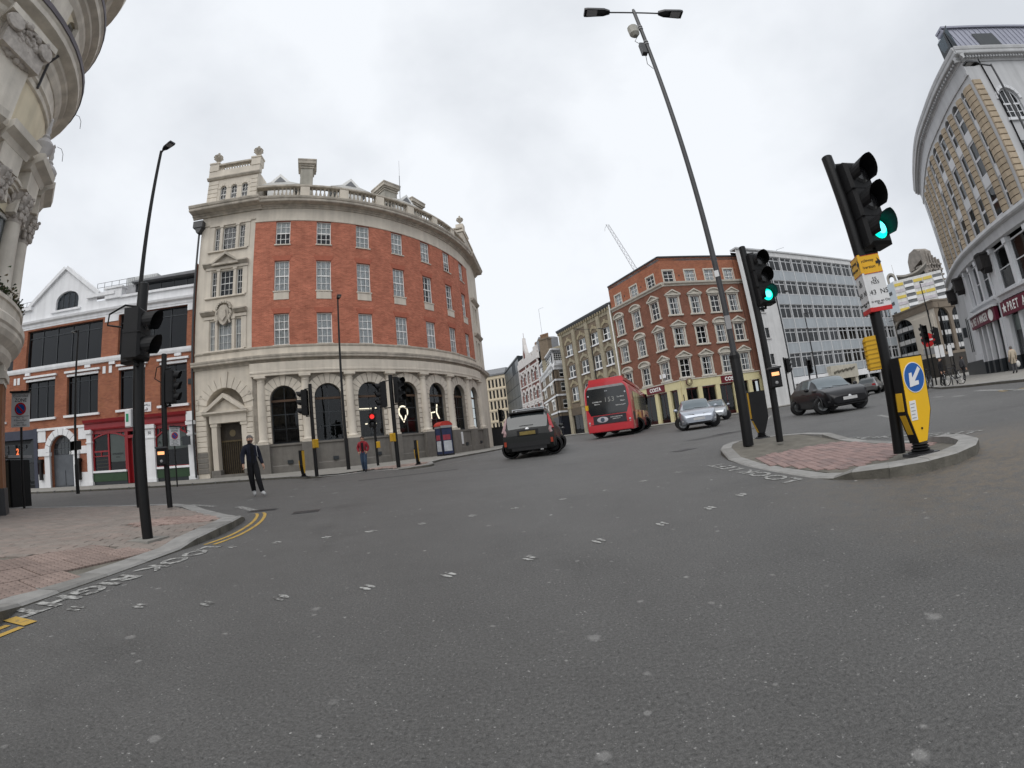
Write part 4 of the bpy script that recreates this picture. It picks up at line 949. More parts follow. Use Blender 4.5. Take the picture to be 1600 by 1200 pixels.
# set-back glazed attic, roof plant and rails
at=MB(LP).box(V(-8.3),V(-.1),1.2,6,12.3,13.0).box(V(-8.3),V(-5.75),1.0,6,13.0,14.3); at.build('attic_wall',mk('grey_render',(.42,.42,.43),.7),LB)
o=put('attic_glazing',MB().box(0,5.4,0,.06,0,.06).box(0,5.4,0,.06,1.1,1.2).mesh('attic_glazing',[M_FRAMED]),LB,LP.M(V(-5.7),1.0,13.05),True)
for i in range(5): put('pane',_pane(1.08,1.05,G_DARK),o,Matrix.Translation((1.08*i,.03,.06))); put('glazing_bar',MB().box(-.03,.03,-.01,.06,.06,1.1).mesh('glazing_bar',[M_FRAMED]),o,Matrix.Translation((1.08*(i+1)-.03,0,0)))
MB(LP).wall(V(-5.7),V(-.3),13.05,14.3,(),v=2.2).build('interior',M_INT,LB)
MB(LP).prism([(V(-5.9),14.28),(V(0),14.28),(V(0),14.52),(V(-5.9),14.4)],.6,6).build('attic_roof',M_LEAD,LB)
MB(LP).box(V(-7.7),V(-4.9),2.4,5,13.8,15.6).build('plant_room',mk('pale_cladding',(.55,.56,.56),.6,.06),LB)
for i in range(16): MB(LP).box(V(-7.6)+.17*i,V(-7.6)+.17*i+.07,2.36,2.4,13.9,15.5).build('cladding_rib',mk('pale_cladding',(.5,.5,.5)),LB)
MB(LP).box(V(-4.5),V(-2.2),3,5,14.4,15.3).build('plant_box',M_SLATE,LB)
MB(LP).prism([(V(-10.3),13.4),(V(-8.0),13.4),(V(-8.0),14.9),(V(-8.9),14.9)],2.5,5).build('roof_slope',M_LEAD,LB)
MB(LP).prism([(V(-18.5),13.3),(V(-14.0),13.3),(V(-14.5),14.3),(V(-17.0),14.3)],1.5,4).build('roof_slope',M_SLATE,LB)
def rails(u0,u1,z,v,n=6):
    m=MB(LP)
    for k in range(n+1): m.tube([(u0+(u1-u0)*k/n,v,z),(u0+(u1-u0)*k/n,v,z+.75)],.02,4)
    for q in (.4,.75): m.tube([(u0,v,z+q),(u1,v,z+q)],.018,4)
    m.build('roof_rail',M_LEAD,LB)
rails(V(-17),V(-13.6),13.5,.6,5); rails(V(-9.2),V(-5.8),14.0,.8,5)
# ground floor: dark shop, arched entrance, red shopfront
MB(LP).box(0,V(-13.65),-.06,.1,3.6,4.25).build('dark_fascia',mk('slate_paint',(.045,.05,.075),.5),LB)
MB(LP).box(V(-13.98),V(-13.62),-.1,.4,.1,4.3).build('dark_pilaster',mk('slate_paint',(.045,.05,.075)),LB)
MB(LP).wall(0,V(-13.9),.1,3.6,(),v=.35).build('shop_recess',mk('shop_dark',(.02,.022,.025),.4),LB)
for a,b in ((V(-21),V(-18.2)),(V(-17.9),V(-16.2)),(V(-15.9),V(-14.2))): glazed((a,b,.35,3.3),2,[.55],'shop_window',.12,M_FRAMED,G_SHOP)
m=MB(LP); m.prism([(V(-16.4),1.95),(V(-13.98),1.95),(V(-13.98),3.6),(V(-14.2),3.6),(V(-14.8),3.0),(V(-16.4),2.05)],.05,.1); m.build('canopy_panel',M_FRAMED,LB)
text('2',.62,lit('orange_sign',(.75,.16,.05),.8),'shop_numeral',LB,LP.M(V(-15.8),-.02,2.75),bold=.03,world=True)
for i,(u,c) in enumerate(((-16.35,(.25,.75,.7)),(-15.9,(.8,.85,.85)),(-15.4,(.25,.75,.7)))): MB(LP).prism([(V(u)-.12,1.35),(V(u)+.12,1.35),(V(u)+.09,1.6),(V(u)-.09,1.6)],.3,.33).build('shop_lamp',lit('shop_lamp%d'%(i%2),c,.7),LB)
# arched entrance, white surround
ea,eb=V(-12.35),V(-10.05); ec=(ea+eb)/2
w=MB(LP).wall(V(-13.62),V(-8.6),.1,4.25,[(ea,eb,.1,3.7)],.35); w.arch(ea,eb,2.55,3.7,.35,14); w.build('entrance_wall',M_BRED2,LB)
for z in (.45,2.62,3.6): MB(LP).box(V(-13.6),ea-.02 if z<1 else ea-.45,-.05,.05,z-.3,z+.22 if z<3 else z+.6).build('stone_band',M_WHITE,LB); MB(LP).box(eb+.02 if z<1 else eb+.45,V(-8.85),-.05,.05,z-.3,z+.22 if z<3 else z+.6).build('stone_band',M_WHITE,LB)
MB(LP).box(V(-13.6),ea,-.07,.05,.1,1.05).build('entrance_base',M_WHITE,LB); MB(LP).box(eb,V(-8.6),-.07,.05,.1,1.05).build('entrance_base',M_WHITE,LB)
for a,b in ((ea-.5,ea),(eb,eb+.5)): MB(LP).box(a,b,-.14,.05,.1,2.35).box(a-.06,b+.06,-.2,.05,2.3,2.55).build('entrance_pilaster',M_WHITE,LB)
voussoirs(LB,LP,ec,2.55,1.16,1.62,9,.16,M_WHITE)
MB(LP).box(V(-13.62),V(-8.6),-.1,.05,4.1,4.26).build('string_course',M_WHITE,LB)
d=MB(LP).box(ea,eb,.3,.38,.1,3.7).build('entrance_door',mk('grey_door',(.11,.12,.135),.45),LB)
for i in range(6):
    for j in range(3):
        x=ea+.1+(eb-ea-.2)*i/6; z=2.35+j*.42; 
        if (x+.16-ec)**2+(max(0,z+.36-2.55))**2<1.12**2: MB(LP).box(x+.02,x+.33,.27,.3,z+.02,z+.38).build('pane',mk('pane_dark',(.03,.035,.04),.12,0,1,0,spec=.6),d)
for x in (ea+.15,ec+.05): MB(LP).box(x,x+.95,.26,.3,.2,1.25).build('door_panel',mk('grey_door',(.11,.12,.135)),d)
text('10',.3,M_FRAMEW,'house_number',LB,LP.M(eb-.55,.2,2.42),bold=.02,world=True)
def wall_lamp(u,z):
    m=MB(LP); m.box(u-.11,u+.11,-.28,-.06,z-.6,z+.6).box(u-.17,u+.17,-.34,-.04,z+.6,z+.85); m.build('wall_lantern',M_IRON,LB)
wall_lamp(V(-13.2),1.25); wall_lamp(V(-9.5),1.15)
# red shopfront
SR=mk('red_gloss_paint',(.27,.012,.018),.35,.1,3,.03,20,spec=.5); SG=mk('green_tiles',(.02,.055,.02),.3,.2,4,.05,20,spec=.5)
fz=lambda u:0
MB(LP).sweep([(0,3.78),(-.16,3.8),(-.2,3.9),(-.2,4.2),(-.36,4.32),(-.42,4.5),(0,4.56)],V(-8.9),V(-.45)).build('shop_fascia',SR,LB)
MB(LP).box(V(-8.9),V(-.1),-.02,.3,3.55,3.8).build('shop_soffit',SR,LB)
for u,wd_ in ((-8.75,.4),(-3.75,.7),(-.48,.5)):
    MB(LP).box(V(u),V(u)+wd_,-.16,.3,.15,3.75).box(V(u)-.05,V(u)+wd_+.05,-.2,.3,2.95,3.05).box(V(u)-.06,V(u)+wd_+.06,-.22,.3,.12,.35).box(V(u)-.08,V(u)+wd_+.08,-.26,.3,3.6,3.85).build('shop_pilaster',M_WHITE,LB)
t=text('50',.26,M_FRAMED,'house_number',LB,LP.M(V(-3.4),-.17,3.3),bold=.01,world=True)
MB(LP).box(V(-.48),V(-.02),-.3,.2,3.85,4.45).build('fascia_bracket',M_WHITE,LB)
for a,b in ((V(-8.35),V(-5.45)),(V(-3.02),V(-.5))):
    MB(LP).box(a,b,-.02,.2,.12,.34).build('tile_skirting',M_FRAMED,LB); MB(LP).box(a,b,-.05,.2,.34,.92).build('stall_riser',SG,LB); MB(LP).box(a,b,-.12,.2,.92,1.06).build('shop_sill',M_WHITE,LB)
m=MB(LP)
for u in (-8.3,-6.95,-5.5): m.box(V(u)-.05,V(u)+.07,.0,.1,1.06,3.55)
m.box(V(-8.3),V(-7.0),.0,.1,2.3,2.4).box(V(-8.3),V(-7.0),0,.1,2.0,2.06).box(V(-7.65),V(-7.58),.01,.1,2.0,2.4)
for i in range(7):
    P=lambda i:(V(-8.25)+2.75*i/7,2.95+.55*math.sin(PI*(i/7*.72+.14)))
    p,q=P(i),P(i+1); m.prism([p,q,(q[0],q[1]+.1),(p[0],p[1]+.1)],0,.1)
    m.box(p[0],p[0]+.04,.02,.1,p[1],3.55)
sw=m.build('shop_window',SR,LB)
p=MB(LP); p.face([(V(-8.3),.07,1.06),(V(-5.45),.07,1.06),(V(-5.45),.07,3.55),(V(-8.3),.07,3.55)]); p.build('pane',G_SHOP,sw)
FROST=mk('frosted_panel',(.42,.45,.42),.5,.06,3,0)
p=MB(LP); p.box(V(-6.85),V(-5.6),.10,.12,1.6,3.45); p.build('frosted_panel',FROST,sw)
text('ATKINSON',.17,M_FRAMED,'window_lettering',sw,LP.M(V(-6.2),.04,2.12),bold=.01,spacing=1.1,world=True); text('LIMITED',.09,M_FRAMED,'window_lettering',sw,LP.M(V(-6.2),.04,1.9),world=True)
for z in (1.75,1.5,1.28): MB(LP).box(V(-8.1),V(-7.15),.085,.09,z,z+.05).build('window_print',mk('dull_gold',(.16,.12,.05),.5),sw)
m=MB(LP); m.box(V(-3.05),V(-2.98),.0,.1,1.06,3.55).box(V(-.55),V(-.45),0,.1,1.06,3.55).box(V(-3.0),V(-.5),0,.1,1.06,1.1)
for i in range(9):
    P=lambda i:(V(-3.0)+2.5*i/9,2.72+.75*math.sin(PI*(i/9*.8+.1)))
    p_,q_=P(i),P(i+1); m.prism([p_,q_,(q_[0],q_[1]+.09),(p_[0],p_[1]+.09)],0,.1); m.box(p_[0],p_[0]+.04,.02,.1,p_[1],3.55)
sw=m.build('shop_window',SR,LB)
p=MB(LP); p.face([(V(-3.0),.07,1.06),(V(-.5),.07,1.06),(V(-.5),.07,3.55),(V(-3.0),.07,3.55)]); p.build('pane',G_SHOP,sw)
p=MB(LP); p.prism([(V(-2.95),2.1),(V(-.55),2.2)]+[(V(-3.0)+2.5*i/9,2.7+.75*math.sin(PI*(i/9*.8+.1))) for i in range(9,-1,-1)],.10,.12); p.build('frosted_panel',FROST,sw)
for i,ch in enumerate('ATKINSON'):
    tt=(i-3.5)/3.5; text(ch,.3,M_FRAMED,'window_lettering',sw,LP.M(V(-1.75)+tt*1.02,.04,2.62-.13*tt*tt+.16)@Matrix.Rotation(R(9*tt),4,'Y'),bold=.015,world=True)
d=MB(LP).box(V(-5.3),V(-3.85),.25,.32,.14,3.1).build('shop_door',SR,LB); MB(LP).box(V(-4.95),V(-4.2),.2,.25,1.2,2.7).build('pane',mk('pane_dark',(.03,.035,.04)),d); MB(LP).box(V(-5.3),V(-3.8),.0,.3,3.1,3.3).build('door_head',SR,d)
for u in (-5.4,-3.9): MB(LP).box(V(u),V(u)+.12,-.02,.3,.14,3.55).build('door_post',SR,LB)
MB(LP).tube([(V(-4.95),.2,1.3),(V(-4.95),.15,1.5)],.025,6).build('door_handle',mk('brass',(.5,.35,.12),.3,metal=1),d)
pl=MB(LP).box(V(-4.35),V(-3.3),-.05,.02,4.72,5.35); pn=pl.build('street_nameplate',M_WHITE,LB); text('GOSWELL',.2,M_FRAMED,'lettering',pn,LP.M(V(-3.82),-.055,5.15),world=True); text('ROAD',.2,M_FRAMED,'lettering',pn,LP.M(V(-3.82),-.055,4.9),world=True)
MB(LP).box(V(-.42),V(-.14),-.05,.02,6.25,6.6).build('alarm_box',M_FRAMED,LB)
hs=MB(LP).box(V(-.62),V(-.08),-.62,-.5,2.3,2.85).tube([(V(-.35),-.06,3.2),(V(-.35),-.55,3.2),(V(-.35),-.56,2.85)],.025,6); hs.build('hanging_sign',M_FRAMED,LB)
MB(LP).box(V(-.1),V(.02),-.1,.5,.1,14.6).build('party_wall_end',M_BRED2,LB)
MB(LP).wall(0,LW,4.2,12,(),v=6).build('rear_wall',M_BRED2,LB)
# ---------------------------------------------------------------- red brick corner block with the coffee shop
CO=thing('corner_block','dark red brick corner block with pedimented windows above a cream coffee shop','building',(19,47,0))
CC=(18.9,46.4); CLL=10.4; CRL=11.5
CPL=Path([(CC[0]+CLL*math.cos(R(113.5)),CC[1]+CLL*math.sin(R(113.5))),CC]); CPR=Path([CC,(CC[0]+CRL*math.cos(R(6)),CC[1]+CRL*math.sin(R(6)))])
SURR=mk('cream_stone',(.52,.49,.43),.75,.15,2,.1); SURD=mk('cream_stone_weathered',(.36,.34,.30),.8,.25,2,.1,streak=.2); CREAM=mk('cream_paint',(.62,.56,.33),.5,.08,2,.03)
DKRED=mk('dark_red_sign',(.13,.012,.018),.45,.08,3,0)
lc=[CLL-2.1,CLL-5.6,CLL-9.05]; rc=[.92,3.85,6.62,9.3]; la=[CLL-1.95,CLL-5.25,CLL-8.6]; ra=[.98,3.9,6.65,9.5]
ww=.62
def costa_face(P,cs,at,kinds):
    hs=[(c-ww,c+ww,z,z+2.1) for c in cs for z in (4.98,8.65,12.35)]; ha=[(c-.66,c+.66,16.35,17.75) for c in at]
    MB(P).wall(0,P.len,3.9,15.85,hs,.22).build('brick_wall',M_BDARK,CO); MB(P).wall(0,P.len,15.85,19.45,ha,.2).build('attic_wall',M_BRED2,CO)
    MB(P).wall(.1,P.len-.1,4,19,(),v=.5).build('interior',M_INT,CO)
    MB(P).box(0,P.len,-.1,.35,19.42,19.6).build('coping',M_FRAMED,CO)
    MB(P).sweep([(0,15.8),(-.08,15.82),(-.08,15.95),(-.32,16.08),(-.36,16.28),(0,16.34)],0,P.len).build('cornice',SURR,CO)
    for c in cs:
        for k,z in enumerate((4.98,8.65,12.35)):
            w=window(CO,P.M(c-ww,.1,z),2*ww,2.1,2,3,'curtain' if (int(c*7)+k)%3 else None,.55,frame=.07,bar=.06,rail=False)
            for s in (-1,1): MB(P).box(c+s*(ww+.11)-.11,c+s*(ww+.11)+.11,-.06,.05,z,z+2.12).build('architrave',SURR,CO)
            put('window_sill',cached('csill',lambda:MB().bev(-.98,.98,-.16,.05,-.2,0,.02).mesh('window_sill',[SURR])),CO,P.M(c,0,z),True)
            put('window_head',cached('chead',lambda:MB().box(-.9,.9,-.12,.05,2.12,2.32).mesh('window_head',[SURR])),CO,P.M(c,0,z),True)
            pediment(CO,P,c,z+2.3,2.05,.72,.26,SURR,kinds[(cs.index(c))%len(kinds)])
    for c in at:
        window(CO,P.M(c-.66,.1,16.35),1.32,1.4,2,3,'curtain' if int(c*5)%2 else None,.9,frame=.06,bar=.05,rail=False)
        f=MB(P).box(c-.82,c-.66,-.04,.05,16.35,17.9).box(c+.66,c+.82,-.04,.05,16.35,17.9).box(c-.82,c+.82,-.05,.05,17.75,17.92); f.build('architrave',SURR,CO)
costa_face(CPL,lc,la,['tri','round','round']); costa_face(CPR,rc,ra,['tri','tri','round','tri'])
MB().slab([(CPL.p[0].x,CPL.p[0].y),(CC[0],CC[1]),(CPR.p[1].x,CPR.p[1].y),(CPR.p[1].x-2,CPR.p[1].y+14),(CPL.p[0].x+8,CPL.p[0].y+8)],19.0,19.3).build('roof',M_LEAD,CO)
# shopfront
for P,f0,f1 in ((CPL,0,CLL),(CPR,0,CRL)):
    MB(P).box(f0,f1,-.12,.3,3.72,4.62).build('shop_fascia',CREAM,CO); MB(P).box(f0,f1,-.2,.3,4.62,4.74).build('fascia_coping',SURR,CO)
    MB(P).wall(f0,f1,.1,3.75,(),v=1.8).build('interior',M_INT,CO)
for P,ps in ((CPL,(.3,3.0,6.1,8.3,CLL-.35)),(CPR,(.25,2.35,4.75,7.2,9.4,CRL-.35))):
    for u in ps: MB(P).box(u-.28,u+.28,-.1,.35,.1,3.72).build('shop_pier',CREAM,CO)
    for a,b in zip(ps,ps[1:]):
        o=put('shop_window',MB().box(0,b-a-.56,0,.08,0,.4).box(0,b-a-.56,0,.08,3.4,3.6).box((b-a-.56)/2-.04,(b-a-.56)/2+.04,0,.08,.4,3.4).mesh('shop_window',[mk('shop_frame_red',(.10,.02,.02),.4)]),CO,P.M(a+.28,.15,.1),True)
        put('pane',_pane(b-a-.56,3.4,G_SHOP),o)
def shop_sign(P,a,b,txt,label):
    s=put('shop_sign',MB().box(0,b-a,-.2,-.05,0,.82).mesh('shop_sign',[DKRED]),CO,P.M(a,0,3.76),True); text(txt,.62,M_FRAMEW,'lettering',s,Matrix.Translation(((b-a)/2,-.21,.41)),bold=.03)
shop_sign(CPR,5.3,8.3,'COSTA',''); shop_sign(CPL,CLL-5.8,CLL-2.6,'COSTA','')
RB=mk('brown_roundel',(.12,.06,.05),.5)
for P,u in ((CPR,.85),(CPR,CRL-.3)):
    o=put('roundel_sign',MB().lathe([(.38,-.1),(.42,-.06),(.42,.06),(.38,.1)],n=18,axis='y').mesh('roundel_sign',[RB]),CO,P.M(u,-.45,4.35),True)
    put('ring',MB().lathe([(.3,.1),(.34,.12),(.36,.1)],n=18,axis='y',c=(0,-.2,0)).mesh('ring',[CREAM]),o); put('bean',MB().ball((0,-.11,0),.16,.03,.2,8,6).mesh('bean',[CREAM]),o)
pl=MB(CPL).box(CLL-3.2,CLL-2.2,-.05,.02,5.35,5.85).build('street_nameplate',M_WHITE,CO)
for k in range(4): MB(CPR if k<2 else CPL).box((2.4,4.6,CLL-3.8,CLL-7.2)[k]-.07,(2.4,4.6,CLL-3.8,CLL-7.2)[k]+.07,-.03,.02,17.0,17.2).build('air_brick',M_FRAMED,CO)
# ---------------------------------------------------------------- stock brick warehouse beside it
YB=thing('stock_brick_warehouse','yellow stock brick warehouse with tall piers and paired sash windows','building',(12,63,0))
YL=15.0
def along(u): return (CC[0]+u*math.cos(R(113.5)),CC[1]+u*math.sin(R(113.5)))
YP=Path([along(25.6),along(10.6)]); Y=lambda u:25.6-u
STB=mk('buff_stone',(.36,.31,.21),.85,.2,2,.1,streak=.15)
piers=[Y(24.9),Y(20.85),Y(17.05),Y(13.85),Y(10.9)]; yh=[]; bays=[(a+b)/2 for a,b in zip(piers,piers[1:])]
rows=((5.25,2.2),(9.05,1.95),(12.6,1.75))
for c in bays:
    for z,h in rows: yh.append((c-.98,c+.98,z,z+h))
MB(YP).wall(0,YL,3.7,17.0,yh,.3).build('brick_wall',M_BBRN,YB); MB(YP).wall(0,YL,.1,17,(),v=.7).build('interior',M_INT,YB)
for u in piers: MB(YP).box(u-.42,u+.42,-.22,.1,.1,16.4).build('pier',M_BYEL,YB); MB(YP).box(u-.5,u+.5,-.3,.1,4.2,4.5).build('pier_band',STB,YB)
for c in bays:
    for k,(z,h) in enumerate(rows):
        for s in (0,1): window(YB,YP.M(c-.98+s*1.0,.15,z),.96,h,1,2,'curtain' if (k+s)%2 else None,1.0 if s else .5,frame=.09,bar=.06)
        MB(YP).box(c-1.1,c+1.1,-.16,.05,z-.2,z).build('window_sill',M_WHITE if k else STB,YB)
        voussoirs(YB,YP,c,z+h-.45,1.02,1.42,7,.07,STB if k!=1 else M_BYEL,a0=R(28),a1=R(152),key=True)
MB(YP).box(0,YL,-.06,.05,16.0,16.9).build('frieze',M_BYEL,YB)
MB(YP).sweep([(0,16.7),(-.2,16.75),(-.45,17.1),(-.5,17.3),(0,17.35)],0,YL).build('eaves_cornice',M_SLATE,YB)
m=MB(YP)
for k in range(24): m.box(YL*(k+.3)/24,YL*(k+.65)/24,-.34,0,16.45,16.85)
tag(m.build('bracket',STB,YB),kind='stuff')
MB(YP).sweep([(0,17.3),(1.5,18.2),(5,19),(8,19),(8,17)],0,YL).build('roof',M_SLATE,YB)
MB(YP).box(0,YL,-.15,.3,3.0,4.2).build('shop_fascia',mk('brown_fascia',(.10,.075,.05),.5),YB)
for a,b in zip(piers,piers[1:]):
    o=put('shop_window',MB().box(0,b-a-.84,0,.1,0,.5).box((b-a-.84)/2-.05,(b-a-.84)/2+.05,0,.1,.5,2.9).mesh('shop_window',[mk('shop_frame_dark',(.03,.03,.035),.4)]),YB,YP.M(a+.42,.1,.1),True); put('pane',_pane(b-a-.84,2.9,G_SHOP),o)
MB().tube([YP(YL+.05,-.25,17),YP(YL+.05,-.25,.2)],.09,8).build('downpipe',M_FRAMEW,YB)
# ---------------------------------------------------------------- buildings further along the street
def polar(az,d): return (d*math.sin(R(az)),d*math.cos(R(az)))
NB=thing('narrow_corner_house','brown brick house with white bands and a white boxed-out top storey','building',(6.5,74,0))
nA,nB,nC=polar(4.0,88),polar(5.85,71.5),polar(7.4,73)
NF=Path([nA,nB]); NS=Path([nB,nC]); sc_=72/69.0
def zz(el,d): return .82+d*math.tan(R(el))
lv=[4.0,6.9,9.6,11.4]
for P,n in ((NF,2),(NS,1)):
    hs=[]
    w=P.len
    for k in range(n):
        c=w*(k+.5)/n if n==2 else w*.62
        ww_=1.0 if n==2 else .42
        for z in (4.6,7.5,9.9): hs.append((c-ww_*1.1 if n==2 else c-.5,c+ww_*1.1 if n==2 else c+.5,z,z+1.5))
    MB(P).wall(0,w,3.2,11.4,hs,.15).build('brick_wall',M_BBRN,NB); MB(P).wall(0,w,.1,14,(),v=.45).build('interior',M_INT,NB)
    for h in hs:
        window(NB,P.M(h[0],.06,h[2]),h[1]-h[0],1.5,2 if n==2 else 1,2,'blind',.5,frame=.1,bar=.08)
        if n==2:
            f=MB(P).box(h[0]-.28,h[0],-.1,.05,h[2],h[3]).build('architrave',M_FRAMEW,NB); MB(P).box(h[1],h[1]+.28,-.1,.05,h[2],h[3]).build('architrave',M_FRAMEW,NB); MB(P).box(h[0]-.4,h[1]+.4,-.2,.05,h[3],h[3]+.35).build('window_hood',M_FRAMEW,NB)
    for z in (3.9,6.7,9.3): MB(P).box(-.05,w,-.12,.05,z,z+.3).build('string_course',M_WHITE,NB)
    MB(P).sweep([(0,11.2),(-.1,11.2),(-.15,11.6),(-.4,11.9),(-.45,12.2),(0,12.25)],-.1,w).build('cornice',M_WHITE,NB)
    hb=[(w*.12,w*.88,12.75,14.2)]
    MB(P).wall(0,w,12.2,14.6,hb,.1).build('top_storey_wall',M_WHITE,NB); MB(P).box(-.1,w,-.15,.4,14.6,14.85).build('top_coping',M_WHITE,NB)
    h=hb[0]; window(NB,P.M(h[0],.04,h[2]),h[1]-h[0],1.45,6 if n==2 else 4,4 if n==1 else 3,None,frame=.08,bar=.07,rail=False)
    MB(P).box(0,w,-.05,.3,.1,3.3).build('shop_front',mk('navy_black_paint',(.012,.014,.022),.4),NB)
MB().slab([nB,nC,(nC[0]+1,nC[1]+14),(nA[0]+2,nA[1]+3),nA],14.0,14.5).build('roof',M_LEAD,NB)
gw=MB(Path([polar(4.4,80),polar(7.6,76)])); gw.box(0,gw.fn.len,0,1,12,16.2); gw.build('gable_wall',M_BYEL,NB)
cs=put('chimney_stack',MB().box(-1.0,1.0,0,1.2,14.5,18.2).box(-1.1,1.1,-.1,1.3,18.2,18.5).mesh('chimney_stack',[M_BBRN]),NB,Path([polar(4.3,80),polar(7.4,77)]).M(1.2,-.2,0),True)
for k in range(6): put('chimney_pot',cached('pot',lambda:_lathe('chimney_pot',[(.15,0),(.13,.6),(.17,.62),(.16,.9)],8,mk('clay_pot',(.25,.16,.10),.8))),cs,Matrix.Translation((-.8+.32*k,.6,18.5)))
MB().tube([polar(4.9,80)+(18,),polar(4.9,80)+(24.5,)],.035,4).tube([polar(4.9,80)+(24.5,),polar(5.6,80)+(24.7,)],.02,4).build('roof_aerial',M_LEAD,NB)
GT=thing('gothic_building','red brick gothic building with striped white stone arches and a gable spire','building',(3,97,0))
GP=Path([polar(1.15,104),polar(3.95,88.5)]); gw_=GP.len
PINK=mk('pink_stone',(.64,.61,.59),.8,.12,2,.05)
hs=[]
gb=[gw_*t for t in (.14,.32,.5,.68,.86)]
for z,h in ((5.3,2.0),(8.3,2.8),(12.6,2.6)):
    for c in gb: hs.append((c-.9,c+.9,z,z+h))
m=MB(GP).wall(0,gw_,.1,18.2,hs,.3)
for h in hs:
    if h[3]-h[2]>2.1: m.arch(h[0],h[1],h[3]-.9,h[3],.3,8)
m.build('brick_wall',mk('maroon_brick',(.20,.085,.07),.85,.15,2,.1),GT); MB(GP).wall(0,gw_,.1,18,(),v=.6).build('interior',M_INT,GT)
for h in hs:
    c=(h[0]+h[1])/2; window(GT,GP.M(h[0],.12,h[2]),1.8,h[3]-h[2],2,3,None,frame=.14,bar=.14,rail=False)
    if h[3]-h[2]>2.1: voussoirs(GT,GP,c,h[3]-.9,.92,1.4,7,.15,PINK)
    else: MB(GP).prism([(c-1.1,h[3]),(c+1.1,h[3]),(c,h[3]+.9)],-.15,.05).build('window_gablet',PINK,GT)
for z in (4.6,7.7,8.1,12.0,15.6): MB(GP).box(0,gw_,-.15,.05,z,z+.35).build('string_course',PINK,GT)
for t in (0.02,.41,.59,.97): MB(GP).box(gw_*t-.22,gw_*t+.22,-.22,.05,4.6,18.0).build('pilaster',PINK,GT)
MB(GP).box(0,gw_,-.3,.3,16.6,17.9).build('cornice',PINK,GT)
for k in range(4): MB(GP).box(gw_*(k+.08)/4,gw_*(k+.92)/4,-.1,.3,17.9,18.8).build('parapet',PINK,GT)
m=MB(GP); c=gw_*.42; m.prism([(c-1.5,17.9),(c+1.5,17.9),(c+1.2,19.6),(c+.35,21.6),(c,23.2),(c-.35,21.6),(c-1.2,19.6)],-.2,.6); m.build('spire_gable',PINK,GT); MB(GP).prism([(c-.6,18.4),(c+.6,18.4),(c+.6,19.4),(c,20.3),(c-.6,19.4)],-.24,-.2).build('gable_panel',mk('maroon_brick',(.2,.085,.07)),GT)
MB(GP).tube([(c,.2,23),(c,.2,24.4)],.09,6).build('finial',PINK,GT)
MB(GP).box(gw_*.62,gw_*.78,1,2.2,18,20.2).build('chimney_stack',PINK,GT)
for k in range(3): MB(GP).lathe([(.16,0),(.13,.9)],c=(gw_*.65+k*.4,1.6,20.2),n=6).build('chimney_pot',mk('clay_pot',(.25,.16,.10)),GT)
MB(GP).prism([(gw_*.3,18.2),(gw_,18.2),(gw_,20.8),(gw_*.85,21.6)],1.5,5).build('roof',M_LEAD,GT)
DG=thing('dark_glass_building','dark glass office building beyond the gothic front','building',(0,120,0))
DP=Path([polar(-.85,130),polar(1.2,105)]); dw=DP.len
MB(DP).box(0,dw,0,6,.1,20.6).build('glass_wall',mk('dark_cladding',(.022,.028,.033),.6,.3,1.5,0,spec=.2),DG)
for i in range(5):
    for j in range(6):
        if random.random()<.85: put('pane',cached('dgp%d'%((i*3+j)%3),lambda:MB().box(.06,dw/5-.06,-.04,.02,.05,2.9).mesh('pane',[mk('tinted_pane%d'%((i*3+j)%3),[(.02,.03,.034),(.012,.018,.022),(.035,.045,.05)][(i*3+j)%3],.35,.3,1,0,spec=.35)])),DG,DP.M(dw*i/5,0,1.8+3.05*j),True)
MB(DP).box(-.1,dw,-.15,.5,20.3,20.7).build('roof_edge',M_FRAMED,DG)
CG=thing('cream_office','cream stone office with rows of deep narrow windows far down the street','building',(-5,150,0))
GP2=Path([polar(-5.2,142),polar(-.85,138)]); cw=GP2.len
CRS=mk('cream_stone_far',(.60,.52,.39),.8,.08,2,.05)
hs=[(cw*(i+.22)/9,cw*(i+.8)/9,3.4+3.55*j,3.4+3.55*j+2.6) for i in range(9) for j in range(5)]
MB(GP2).wall(0,cw,.1,21.6,hs,.5).build('stone_wall',CRS,CG); MB(GP2).wall(0,cw,.1,21,(),v=.9).build('interior',M_INT,CG)
for h in hs: put('pane',cached('cgp',lambda:_pm(cw*.58/9,2.6,G_DARK)),CG,GP2.M(h[0],.45,h[2]),True); 
for j in range(6): MB(GP2).box(0,cw,-.15,.05,2.7+3.55*j,3.1+3.55*j).build('string_course',CRS,CG)
MB(GP2).sweep([(0,21.4),(-.4,21.5),(-.45,22),(.3,22.1),(2,24),(6,24.3),(6,21)],0,cw).build('roof',M_LEAD,CG)
MB(GP2).box(0,cw,-.05,.2,.1,2.6).build('shop_front',mk('navy_black_paint',(.012,.014,.022)),CG)
